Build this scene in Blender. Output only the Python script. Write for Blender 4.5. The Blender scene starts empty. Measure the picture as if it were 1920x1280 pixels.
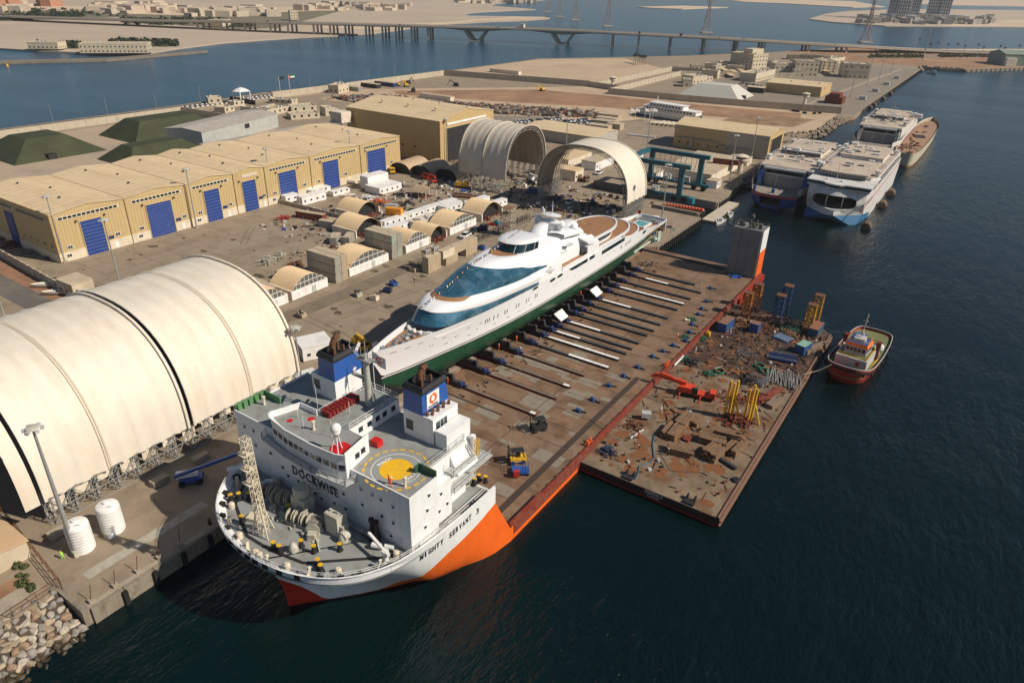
import bpy,bmesh,math,random
from math import sin,cos,pi,radians,sqrt,atan2
from mathutils import Vector,Matrix
S = bpy.context.scene
COL = S.collection
RND = random.Random(7)
# ------------------------------------------------------------ camera
CP = Vector((90.937,-222.977,83.661)); YAW,PIT,ROL,FPX = -0.58183,0.479212,0.026214,1315.2
_f = Vector((sin(YAW)*cos(PIT),cos(YAW)*cos(PIT),-sin(PIT)))
_r0 = Vector((cos(YAW),-sin(YAW),0)); _u0 = _r0.cross(_f)
CR = cos(ROL)*_r0 + sin(ROL)*_u0; CU = -sin(ROL)*_r0 + cos(ROL)*_u0
cam = bpy.data.cameras.new('camera'); co = bpy.data.objects.new('camera',cam); COL.objects.link(co)
co.matrix_world = Matrix(((CR.x,CU.x,-_f.x,CP.x),(CR.y,CU.y,-_f.y,CP.y),(CR.z,CU.z,-_f.z,CP.z),(0,0,0,1)))
cam.sensor_width = 36; cam.lens = FPX/1920*36; cam.clip_start = 1; cam.clip_end = 60000
S.camera = co
# ------------------------------------------------------------ light
SUN_AZ = math.atan2(0.957,0.29); SUN_EL = radians(40)
W = bpy.data.worlds.new('World'); S.world = W; W.use_nodes = True
nt = W.node_tree; bgn = nt.nodes['Background']
sk = nt.nodes.new('ShaderNodeTexSky'); sk.sky_type = 'NISHITA'; sk.sun_disc = False
sk.sun_elevation = SUN_EL; sk.sun_rotation = SUN_AZ; sk.dust_density = .3; sk.air_density = 1.0; sk.ozone_density = 2.5
nt.links.new(sk.outputs[0],bgn.inputs[0]); bgn.inputs[1].default_value = 0.06
sl = bpy.data.lights.new('sun','SUN'); sl.energy = 5.0; sl.angle = radians(0.5); sl.color = (1,0.90,0.76)
so = bpy.data.objects.new('sun',sl); COL.objects.link(so)
sd = Vector((sin(SUN_AZ)*cos(SUN_EL),cos(SUN_AZ)*cos(SUN_EL),sin(SUN_EL)))
so.rotation_euler = sd.to_track_quat('Z','Y').to_euler(); so.location = (200,0,200)
S.view_settings.view_transform = 'Standard'; S.view_settings.look = 'None'
S.view_settings.exposure = 0.0; S.view_settings.gamma = 1; S.view_settings.use_curve_mapping = False
S.render.engine = 'CYCLES'
# ------------------------------------------------------------ helpers
def at(px,py,z=0.0):
 """point of the level plane z that the survey picture shows at (px, py)"""
 d = _f + CR*((px-960)/FPX) - CU*((py-640)/FPX)
 return CP + d*((z-CP.z)/d.z)
def srgb(r,g,b):
 f = lambda c: (c/255/12.92 if c/255 <= .04045 else ((c/255+.055)/1.055)**2.4)
 return (f(r),f(g),f(b))
MATS = {}
def mat(name,col,rough=.6,metal=0.0,var=.15,vs=.35,dirt_or_sheen=None,damt=.35,ds=.15,bump=0.0,bs=3.0,streak=None,samt=.4,ss=(.9,.9,.07),spec=.5,rib=None,emis=None,stretch=None,cell=None):
 if name in MATS: return MATS[name]
 m = bpy.data.materials.new(name); m.use_nodes = True; t = m.node_tree; N = t.nodes; L = t.links
 b = N['Principled BSDF']; b.inputs['Roughness'].default_value = rough; b.inputs['Metallic'].default_value = metal
 b.inputs['Specular IOR Level'].default_value = spec
 g = N.new('ShaderNodeNewGeometry'); pos = g.outputs['Position']
 def noise(scale,vec=pos,det=5,ro=.6):
  n = N.new('ShaderNodeTexNoise'); n.inputs['Scale'].default_value = scale; n.inputs['Detail'].default_value = det; n.inputs['Roughness'].default_value = ro
  L.new(vec,n.inputs['Vector']); return n.outputs['Fac']
 def mp(sc):
  k = N.new('ShaderNodeMapping'); k.inputs['Scale'].default_value = sc; L.new(pos,k.inputs['Vector']); return k.outputs[0]
 def ramp(fac,a,c):
  k = N.new('ShaderNodeMapRange'); k.inputs[1].default_value = a; k.inputs[2].default_value = c; L.new(fac,k.inputs[0]); return k.outputs[0]
 def mix(fac,a,c,amt=1.0):
  k = N.new('ShaderNodeMix'); k.data_type = 'RGBA'
  if amt != 1.0:
   q = N.new('ShaderNodeMath'); q.operation = 'MULTIPLY'; q.inputs[1].default_value = amt; L.new(fac,q.inputs[0]); fac = q.outputs[0]
  L.new(fac,k.inputs[0])
  for v,i in ((a,6),(c,7)):
   if hasattr(v,'links'): L.new(v,k.inputs[i])
   else: k.inputs[i].default_value = (*v,1)
  return k.outputs[2]
 sc = lambda k: tuple(min(1,c*k) for c in col)
 v0 = mp(stretch) if stretch else pos
 c = mix(ramp(noise(vs,v0),.3,.7),sc(1-var),sc(1+var))
 c = mix(ramp(noise(vs*9,v0,3),.35,.65),c,sc(1-var*.9),.45)
 if cell:   # plates or slabs of slightly different tone: (sx, sy, colour, amount)
  k = N.new('ShaderNodeTexBrick'); k.inputs['Scale'].default_value = 1; k.inputs['Brick Width'].default_value = cell[0]; k.inputs['Row Height'].default_value = cell[1]
  k.inputs['Mortar Size'].default_value = .06; k.inputs['Color1'].default_value = (0,0,0,1); k.inputs['Color2'].default_value = (.75,.75,.75,1); k.inputs['Mortar'].default_value = (1,1,1,1)
  L.new(pos,k.inputs['Vector']); c = mix(k.outputs['Color'],c,cell[2],cell[3])
 if dirt_or_sheen: c = mix(ramp(noise(ds),.5,.62),c,dirt_or_sheen,damt); c = mix(ramp(noise(ds*5,det=8,ro=.7),.55,.68),c,dirt_or_sheen,damt*.8)
 if streak: c = mix(ramp(noise(1.0,mp(ss),6),.5,.72),c,streak,samt)
 L.new(c,b.inputs['Base Color'])
 if bump or rib:
  bn = N.new('ShaderNodeBump'); bn.inputs['Strength'].default_value = bump or .5; bn.inputs['Distance'].default_value = .15
  h = noise(bs,pos,6)
  if rib:
   w = N.new('ShaderNodeTexWave'); w.bands_direction = rib[0]; w.inputs['Scale'].default_value = rib[1]; w.inputs['Detail'].default_value = 0; L.new(pos,w.inputs['Vector'])
   a = N.new('ShaderNodeMath'); a.operation = 'MULTIPLY_ADD'; a.inputs[1].default_value = rib[2]; L.new(w.outputs['Fac'],a.inputs[0]); L.new(h,a.inputs[2]); h = a.outputs[0]
  L.new(h,bn.inputs['Height']); L.new(bn.outputs[0],b.inputs['Normal'])
 MATS[name] = m; return m
class MB:
 def __init__(s): s.v = []; s.f = []; s.m = []; s.cm = 0
 def add(s,vs,fs):
  o = len(s.v); s.v += [tuple(v) for v in vs]; s.f += [tuple(i+o for i in f) for f in fs]; s.m += [s.cm]*len(fs); return s
 def box(s,x0,y0,z0,x1,y1,z1,rz=0,piv=None):
  vs = [(x0,y0,z0),(x1,y0,z0),(x1,y1,z0),(x0,y1,z0),(x0,y0,z1),(x1,y0,z1),(x1,y1,z1),(x0,y1,z1)]
  if rz:
   px,py = piv or ((x0+x1)/2,(y0+y1)/2); c,q = cos(rz),sin(rz)
   vs = [(px+(x-px)*c-(y-py)*q,py+(x-px)*q+(y-py)*c,z) for x,y,z in vs]
  return s.add(vs,[(0,3,2,1),(4,5,6,7),(0,1,5,4),(1,2,6,5),(2,3,7,6),(3,0,4,7)])
 def cbox(s,x,y,z,w,d,h,rz=0): return s.box(x-w/2,y-d/2,z,x+w/2,y+d/2,z+h,rz)
 def bar(s,p,q,w,h=None):
  h = h or w; p = Vector(p); q = Vector(q); d = q-p
  if d.length < 1e-6: return s
  d.normalize(); up = Vector((0,0,1)) if abs(d.z) < .95 else Vector((1,0,0))
  a = d.cross(up).normalized()*w/2; b = a.cross(d).normalized()*h/2
  return s.add([p-a-b,p+a-b,p+a+b,p-a+b,q-a-b,q+a-b,q+a+b,q-a+b],[(0,3,2,1),(4,5,6,7),(0,1,5,4),(1,2,6,5),(2,3,7,6),(3,0,4,7)])
 def tube(s,p,q,r,n=8,r2=None,cap=True):
  r2 = r if r2 is None else r2; p = Vector(p); q = Vector(q); d = (q-p).normalized()
  up = Vector((0,0,1)) if abs(d.z) < .95 else Vector((1,0,0)); a = d.cross(up).normalized(); b = a.cross(d)
  vs = [p+(a*cos(2*pi*i/n)+b*sin(2*pi*i/n))*r for i in range(n)]+[q+(a*cos(2*pi*i/n)+b*sin(2*pi*i/n))*r2 for i in range(n)]
  fs = [(i,(i+1) % n,n+(i+1) % n,n+i) for i in range(n)]
  if cap: fs += [tuple(range(n))[::-1],tuple(range(n,2*n))]
  return s.add(vs,fs)
 def path(s,pts,r,n=6):
  for a,b in zip(pts,pts[1:]): s.tube(a,b,r,n)
  return s
 def lathe(s,prof,c=(0,0,0),n=16):
  vs = []; fs = []
  for r,z in prof: vs += [(c[0]+r*cos(2*pi*i/n),c[1]+r*sin(2*pi*i/n),c[2]+z) for i in range(n)]
  for k in range(len(prof)-1): fs += [(k*n+i,k*n+(i+1) % n,(k+1)*n+(i+1) % n,(k+1)*n+i) for i in range(n)]
  fs += [tuple(range(n))[::-1],tuple(range((len(prof)-1)*n,len(prof)*n))]
  return s.add(vs,fs)
 def ball(s,c,r,n=12,sq=1): return s.lathe([(r*sin(pi*k/8)+.001,-r*cos(pi*k/8)*sq) for k in range(9)],c,n)
 def prism(s,poly,z0,z1):
  a = sum(poly[i][0]*poly[(i+1) % len(poly)][1]-poly[(i+1) % len(poly)][0]*poly[i][1] for i in range(len(poly)))
  if a < 0: poly = poly[::-1]
  n = len(poly)
  return s.add([(x,y,z0) for x,y in poly]+[(x,y,z1) for x,y in poly],[tuple(range(n))[::-1],tuple(range(n,2*n))]+[(i,(i+1) % n,n+(i+1) % n,n+i) for i in range(n)])
 def xprism(s,poly,x0,x1):   # poly in (y, z), extruded along x
  n = len(poly)
  return s.add([(x0,y,z) for y,z in poly]+[(x1,y,z) for y,z in poly],[tuple(range(n)),tuple(range(n,2*n))[::-1]]+[((i+1) % n,i,n+i,n+(i+1) % n) for i in range(n)])
 def yprism(s,poly,y0,y1):   # poly in (x, z)
  n = len(poly)
  return s.add([(x,y0,z) for x,z in poly]+[(x,y1,z) for x,z in poly],[tuple(range(n))[::-1],tuple(range(n,2*n))]+[(i,(i+1) % n,n+(i+1) % n,n+i) for i in range(n)])
 def loft(s,rings,closed=False,caps=False):
  n = len(rings[0]); vs = [p for r in rings for p in r]; fs = []
  for k in range(len(rings)-1):
   for i in range(n if closed else n-1): j = (i+1) % n; fs.append((k*n+i,k*n+j,(k+1)*n+j,(k+1)*n+i))
  if caps: fs += [tuple(range(n))[::-1],tuple(range((len(rings)-1)*n,len(rings)*n))]
  return s.add(vs,fs)
 def mirror(s,x=0):
  n = len(s.v); s.v += [(2*x-a,b,c) for a,b,c in s.v]; s.m += list(s.m); s.f += [tuple(i+n for i in f)[::-1] for f in s.f]; return s
 def lattice(s,p,q,w,bays,r=.06,up=None):
  p = Vector(p); q = Vector(q); d = (q-p).normalized(); u = Vector(up) if up else (Vector((0,0,1)) if abs(d.z) < .9 else Vector((1,0,0)))
  a = d.cross(u).normalized()*w/2; b = a.cross(d).normalized()*w/2; C = [a+b,a-b,-a-b,-a+b]
  for c in C: s.bar(p+c,q+c,r*1.5)
  for k in range(bays):
   t0,t1 = k/bays,(k+1)/bays; P = p.lerp(q,t0); Q = p.lerp(q,t1)
   for i in range(4):
    j = (i+1) % 4
    s.bar(P+C[i],Q+C[j],r); s.bar(P+C[j],Q+C[i],r) if (k+i) % 2 else None; s.bar(Q+C[i],Q+C[j],r)
  return s
 def rail(s,pts,h=1.05,step=1.6,r=.035,rows=2):
  for a,b in zip(pts,pts[1:]):
   a = Vector(a); b = Vector(b); n = max(1,int((b-a).length/step)); Z = Vector((0,0,1))
   for i in range(n+1): p = a.lerp(b,i/n); s.bar(p,p+Z*h,r*1.6)
   for k in range(rows): z = Z*h*(k+1)/rows; s.bar(a+z,b+z,r*1.6)
  return s
 def mesh(s,name,mats,smooth=False,recalc=False):
  me = bpy.data.meshes.new(name); me.from_pydata(s.v,[],s.f)
  for m in (mats if isinstance(mats,(list,tuple)) else [mats]): me.materials.append(m)
  if any(s.m): me.polygons.foreach_set('material_index',s.m)
  if recalc:
   bm = bmesh.new(); bm.from_mesh(me); bmesh.ops.remove_doubles(bm,verts=bm.verts,dist=.001); bmesh.ops.recalc_face_normals(bm,faces=bm.faces); bm.to_mesh(me); bm.free()
  if smooth is not False:
   for p in me.polygons: p.use_smooth = True
   if smooth is not True:
    try: me.set_sharp_from_angle(angle=radians(smooth))
    except Exception: pass
  me.update(); return me
 def build(s,name,mats,parent=None,smooth=False,loc=None,rz=0,kind=None,label=None,recalc=False):
  o = bpy.data.objects.new(name,s.mesh(name,mats,smooth,recalc)); COL.objects.link(o)
  if parent: o.parent = parent
  if loc is not None: o.location = loc
  if rz: o.rotation_euler = (0,0,rz)
  if kind: o['kind'] = kind
  if label: o['label'] = label
  return o
def tag(o,label,cat,group=None):
 o['label'] = label; o['category'] = cat
 if group: o['group'] = group
 return o
def thing(name,label,cat,loc=(0,0,0),rz=0,group=None):
 o = bpy.data.objects.new(name,None); o.empty_display_size = .5; COL.objects.link(o)
 o.location = loc; o.rotation_euler = (0,0,rz); return tag(o,label,cat,group)
def inst(src,parent,loc=None,rz=None,name=None):   # one more child sharing mesh data
 o = src.copy(); COL.objects.link(o); o.parent = parent
 if loc is not None: o.location = loc
 if rz is not None: o.rotation_euler = (0,0,rz)
 return o
def dup(root,loc,rz=0,label=None,group=None,scale=None):
 r = root.copy(); COL.objects.link(r); r.location = loc; r.rotation_euler = (0,0,rz)
 if label: r['label'] = label
 if group: r['group'] = group
 if scale: r.scale = scale
 for ch in list(root.children):
  c = ch.copy(); COL.objects.link(c); c.parent = r
  for g in list(ch.children): d = g.copy(); COL.objects.link(d); d.parent = c
 return r
def recolor(root,mapping):   # give a copied thing other paint, object-linked slots
 for ch in list(root.children)+[root]:
  if ch.type != 'MESH': continue
  for sl_ in ch.material_slots:
   if sl_.material and sl_.material.name in mapping:
    k = mapping[sl_.material.name]; sl_.link = 'OBJECT'; sl_.material = k
 return root
def cr(P,n):   # Catmull-Rom through control points
 P = [Vector(p) for p in P]; Q = [P[0]*2-P[1]]+P+[P[-1]*2-P[-2]]; out = []; seg = len(P)-1
 for i in range(n):
  t = i/(n-1)*seg; k = min(int(t),seg-1); t -= k; a,b,c,d = Q[k:k+4]
  out.append(.5*((2*b)+(c-a)*t+(2*a-5*b+4*c-d)*t*t+(3*b-a-3*c+d)*t**3))
 return out
def text(s,size,mat_,parent,origin,xdir,ydir,name='lettering',depth=.02,align='LEFT',label=None,space=1.0):
 c = bpy.data.curves.new(name,'FONT'); c.body = s; c.size = size; c.extrude = depth; c.align_x = align; c.space_character = space; c.resolution_u = 2; c.offset = .022*size
 tmp = bpy.data.objects.new('tmp',c); COL.objects.link(tmp); bpy.context.view_layer.update()
 me = bpy.data.meshes.new_from_object(tmp.evaluated_get(bpy.context.evaluated_depsgraph_get())); bpy.data.objects.remove(tmp)
 o = bpy.data.objects.new(name,me); COL.objects.link(o); me.materials.clear(); me.materials.append(mat_)
 X = Vector(xdir).normalized(); Y = Vector(ydir).normalized(); Z = X.cross(Y).normalized(); Y = Z.cross(X)
 o.matrix_world = Matrix(((X.x,Y.x,Z.x,origin[0]),(X.y,Y.y,Z.y,origin[1]),(X.z,Y.z,Z.z,origin[2]),(0,0,0,1)))
 if parent: o.parent = parent
 if label: o['label'] = label
 return o
# ------------------------------------------------------------ paints
DIRT = (.16,.10,.055); RUST = (.13,.045,.016)
white = mat('white_paint',(.80,.79,.77),.45,var=.04,dirt_or_sheen=(.42,.33,.22),damt=.22,ds=.4)
whiteship = mat('ship_white',(.78,.79,.79),.4,var=.03,streak=(.42,.26,.13),samt=.20,dirt_or_sheen=(.5,.42,.32),damt=.12,ds=.6)
gloss = mat('yacht_white',(.76,.77,.78),.12,var=.01,vs=.1)
tan = mat('tan_cladding',(.52,.385,.19),.6,var=.06,streak=(.40,.27,.12),samt=.25,bump=.25,rib=('Y',.9,.8),bs=.5)
tanx = mat('tan_cladding_side',(.50,.36,.17),.6,var=.07,streak=(.36,.25,.11),samt=.3,bump=.25,rib=('X',.9,.8),bs=.5)
tanroof = mat('tan_roof',(.68,.53,.33),.6,var=.06,dirt_or_sheen=(.50,.37,.22),damt=.35,ds=.06,bump=.2,rib=('Y',.8,.6),bs=.5,streak=(.48,.35,.20),samt=.4,ss=(.03,.5,1))
cream = mat('cream_plinth',(.66,.58,.44),.7,var=.06,dirt_or_sheen=(.35,.25,.15),damt=.25,ds=.4)
bluedoor = mat('blue_shutter',(.012,.05,.24),.45,var=.12,dirt_or_sheen=(.05,.08,.2),damt=.25,ds=.5)
navy = mat('navy_paint',(.012,.03,.12),.5,var=.15,dirt_or_sheen=(.1,.08,.06),damt=.3,ds=1)
dark = mat('dark_steel',(.02,.02,.022),.6,var=.3)
black = mat('black_rubber',(.012,.012,.012),.75,var=.3)
glass = mat('window_glass',(.012,.022,.03),.08,var=.2,spec=.8)
grey = mat('grey_steel',(.25,.26,.26),.55,var=.12,dirt_or_sheen=RUST,damt=.25,ds=.8)
lgrey = mat('pale_grey_steel',(.48,.49,.48),.5,var=.08,dirt_or_sheen=(.3,.2,.12),damt=.25,ds=.8)
galv = mat('galvanised_steel',(.36,.36,.34),.5,metal=.3,var=.15)
concrete = mat('concrete',(.36,.30,.225),.85,var=.12,dirt_or_sheen=(.16,.12,.08),damt=.4,ds=.25,bump=.3,bs=2)
conc_d = mat('quay_concrete',(.27,.23,.175),.85,var=.18,dirt_or_sheen=(.07,.055,.035),damt=.55,ds=.35,bump=.4,bs=1.5,streak=(.1,.07,.045),samt=.6)
orangeh = mat('hull_orange',(.82,.135,.012),.45,var=.07,streak=(.5,.07,.01),samt=.25)
redh = mat('hull_red',(.34,.028,.012),.55,var=.15,streak=(.15,.02,.01),samt=.3)
redp = mat('red_paint',(.42,.022,.015),.5,var=.15,dirt_or_sheen=DIRT,damt=.3,ds=1.5)
orangep = mat('orange_paint',(.78,.13,.015),.5,var=.12,dirt_or_sheen=DIRT,damt=.35,ds=1.2)
yellow = mat('yellow_paint',(.75,.44,.02),.5,var=.1,dirt_or_sheen=DIRT,damt=.3,ds=1.5)
bluep = mat('blue_paint',(.015,.09,.36),.45,var=.1,dirt_or_sheen=DIRT,damt=.3,ds=1)
cyanp = mat('teal_blue_paint',(.01,.17,.24),.5,var=.12,dirt_or_sheen=DIRT,damt=.25,ds=.5)
deckgrey = mat('deck_grey_green',(.27,.285,.275),.6,var=.07,dirt_or_sheen=(.19,.16,.12),damt=.45,ds=.45,cell=(6,2.4,(.33,.34,.32),.25))
bluegrey = mat('blue_grey_paint',(.60,.63,.66),.5,var=.05,streak=(.35,.27,.2),samt=.25,dirt_or_sheen=(.42,.36,.3),damt=.2,ds=.5)
machgrey = mat('machinery_beige',(.52,.50,.42),.55,var=.15,dirt_or_sheen=(.18,.11,.05),damt=.5,ds=2.5)
rust = mat('rusty_steel',(.15,.062,.03),.8,var=.4,vs=1.2,bump=.3)
rustred = mat('red_brown_steel',(.20,.035,.02),.7,var=.3,vs=1,dirt_or_sheen=DIRT,damt=.4,ds=1)
timber = mat('timber',(.22,.13,.07),.8,var=.35,vs=1.6,dirt_or_sheen=(.09,.05,.03),damt=.5,ds=2)
beige = mat('beige_container',(.46,.385,.27),.65,var=.1,streak=(.22,.13,.07),samt=.45,dirt_or_sheen=(.3,.2,.12),damt=.3,ds=1,bump=.2,rib=('Y',2.2,.7),bs=1)
greycont = mat('grey_container',(.36,.345,.30),.65,var=.12,streak=(.2,.12,.07),samt=.45,bump=.2,rib=('Y',2.2,.7),bs=1)
redcont = mat('red_container',(.22,.05,.03),.6,var=.15,streak=(.12,.06,.04),samt=.4)
bluecont = mat('blue_container',(.03,.09,.26),.55,var=.15,streak=(.12,.08,.06),samt=.3)
rusttop = mat('rusty_container_roof',(.24,.13,.085),.8,var=.3,vs=.8,dirt_or_sheen=(.12,.05,.03),damt=.5,ds=.8)
conttop = mat('dusty_roof',(.50,.41,.29),.75,var=.12,vs=.8,dirt_or_sheen=(.30,.20,.12),damt=.4,ds=.6)
tents = mat('dusty_white_sheet',(.70,.62,.50),.7,var=.07,dirt_or_sheen=(.5,.38,.24),damt=.35,ds=.3)
fabric = mat('fabric_cover',(.72,.655,.55),.65,var=.07,vs=.12,dirt_or_sheen=(.56,.44,.30),damt=.25,ds=.12,streak=(.58,.47,.34),samt=.5,ss=(.10,.42,.02),bump=.25,bs=.5)
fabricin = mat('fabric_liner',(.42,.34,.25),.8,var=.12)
greentent = mat('camouflage_green',(.04,.048,.018),.8,var=.2,vs=.15,dirt_or_sheen=(.075,.075,.035),damt=.4,ds=.08,streak=(.025,.03,.012),samt=.5,ss=(.3,.3,.03),bump=.8,bs=.35)
teak = mat('teak_deck',(.34,.175,.08),.55,var=.12,vs=1,stretch=(3,.4,1),dirt_or_sheen=(.2,.1,.05),damt=.25,ds=.5)
def atx(px,py,X):
 d = _f + CR*((px-960)/FPX) - CU*((py-640)/FPX); return CP + d*((X-CP.x)/d.x)
def aty(px,py,Y):
 d = _f + CR*((px-960)/FPX) - CU*((py-640)/FPX); return CP + d*((Y-CP.y)/d.y)
def text_fit(s,width,height,mat_,parent,origin,xdir,ydir,name='lettering',label=None,depth=.02,space=1.0):
 o = text(s,1.0,mat_,parent,(0,0,0),(1,0,0),(0,1,0),name,depth,label=label,space=space)
 me = o.data; xs = [v.co.x for v in me.vertices]; ys = [v.co.y for v in me.vertices]
 x0,x1,y0,y1 = min(xs),max(xs),min(ys),max(ys)
 for v in me.vertices: v.co.x = (v.co.x-x0)/(x1-x0)*width; v.co.y = (v.co.y-y0)/(y1-y0)*height
 X = Vector(xdir).normalized(); Y = Vector(ydir).normalized(); Z = X.cross(Y).normalized(); Y = Z.cross(X)
 o.matrix_world = Matrix(((X.x,Y.x,Z.x,origin[0]),(X.y,Y.y,Z.y,origin[1]),(X.z,Y.z,Z.z,origin[2]),(0,0,0,1)))
 return o
# ---- people
def person_mesh(pose,suit,skin=(.30,.16,.10)):
 me = bpy.data.meshes.new('person'); H = 1.0
 J = {'stand': dict(p=(0,0,.95),c=(0,0,1.3),n=(0,0,1.5),h=(0,.02,1.63),t=(0,.02,1.76),kl=(-.11,.03,.5),fl=(-.13,0,.07),tl=(-.14,.16,.05),kr=(.11,.03,.5),fr=(.13,0,.07),tr=(.14,.16,.05),sl=(-.2,0,1.43),el=(-.27,-.02,1.15),hl=(-.25,.1,.9),sr=(.2,0,1.43),er=(.27,-.02,1.15),hr=(.25,.12,.9)),
         'walk': dict(p=(0,0,.93),c=(0,.03,1.28),n=(0,.05,1.48),h=(0,.09,1.61),t=(0,.09,1.74),kl=(-.1,.22,.52),fl=(-.1,.28,.1),tl=(-.1,.44,.1),kr=(.1,0,.5),fr=(.1,-.26,.12),tr=(.1,-.14,.04),sl=(-.2,.03,1.41),el=(-.26,-.14,1.15),hl=(-.24,-.05,.9),sr=(.2,.03,1.41),er=(.27,.14,1.16),hr=(.22,.33,1.02)),
         'bend': dict(p=(0,-.1,.85),c=(0,.18,1.08),n=(0,.36,1.18),h=(0,.48,1.2),t=(0,.58,1.22),kl=(-.12,.08,.46),fl=(-.14,-.05,.07),tl=(-.14,.12,.05),kr=(.12,.08,.46),fr=(.14,-.05,.07),tr=(.14,.12,.05),sl=(-.2,.28,1.14),el=(-.24,.36,.88),hl=(-.16,.52,.68),sr=(.2,.28,1.14),er=(.24,.36,.88),hr=(.14,.54,.68))}[pose]
 K = ['p','c','n','h','t','kl','fl','tl','kr','fr','tr','sl','el','hl','sr','er','hr']; R_ = dict(p=.16,c=.17,n=.07,h=.105,t=.07,kl=.085,fl=.06,tl=.045,kr=.085,fr=.06,tr=.045,sl=.08,el=.06,hl=.045,sr=.08,er=.06,hr=.045)
 E = [('p','c'),('c','n'),('n','h'),('h','t'),('p','kl'),('kl','fl'),('fl','tl'),('p','kr'),('kr','fr'),('fr','tr'),('c','sl'),('sl','el'),('el','hl'),('c','sr'),('sr','er'),('er','hr')]
 me.from_pydata([J[k] for k in K],[(K.index(a),K.index(b)) for a,b in E],[]); o = bpy.data.objects.new('tmp',me); COL.objects.link(o)
 sk_ = o.modifiers.new('s','SKIN'); sv = me.skin_vertices[0].data
 for i,k in enumerate(K): sv[i].radius = (R_[k],R_[k]*.85); sv[i].use_root = (k == 'p')
 o.modifiers.new('u','SUBSURF').levels = 1
 bpy.context.view_layer.update(); m2 = bpy.data.meshes.new_from_object(o.evaluated_get(bpy.context.evaluated_depsgraph_get())); bpy.data.objects.remove(o)
 m2.name = 'person'; m2.materials.clear(); m2.materials.append(suit); m2.materials.append(mat('skin_tone',skin,.6)); m2.materials.append(dark)
 hd = Vector(J['h'])
 for p in m2.polygons:
  c = sum((m2.vertices[i].co for i in p.vertices),Vector())/len(p.vertices)
  p.use_smooth = True
  if (c-hd).length < .16 and c.z > J['n'][2]+.03*(pose != 'bend'): p.material_index = 1
  elif min((c-Vector(J['hl'])).length,(c-Vector(J['hr'])).length) < .09: p.material_index = 1
  elif c.z < .1: p.material_index = 2
 hb = MB().lathe([(.16,0),(.14,.02),(.125,.06),(.08,.12),(.01,.14)],(hd.x,hd.y,hd.z+.05),10)
 return m2,hb
_pc = {}
def person(loc,label,suit='orange',pose='stand',rz=0.0,hat='white',group=None):
 cols = dict(orange=mat('orange_overall',(.75,.11,.02),.8),blue=mat('blue_overall',(.03,.06,.2),.8),green=mat('hi_vis_green',(.35,.7,.08),.7),white=mat('white_shirt',(.6,.58,.55),.8),dark=mat('dark_clothes',(.03,.03,.04),.8))
 hats = dict(white=white,yellow=yellow,red=redp,blue=bluep)
 if (suit,pose) not in _pc: _pc[(suit,pose)] = person_mesh(pose,cols[suit])
 me,hb = _pc[(suit,pose)]
 o = bpy.data.objects.new('person',me); COL.objects.link(o); o.location = loc; o.rotation_euler = (0,0,rz); tag(o,label,'person',group)
 k = ('hat',pose,hat)
 if k not in _pc: _pc[k] = hb.mesh('hard_hat',hats[hat],True)
 h = bpy.data.objects.new('hard_hat',_pc[k]); COL.objects.link(h); h.parent = o
 return o
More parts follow.
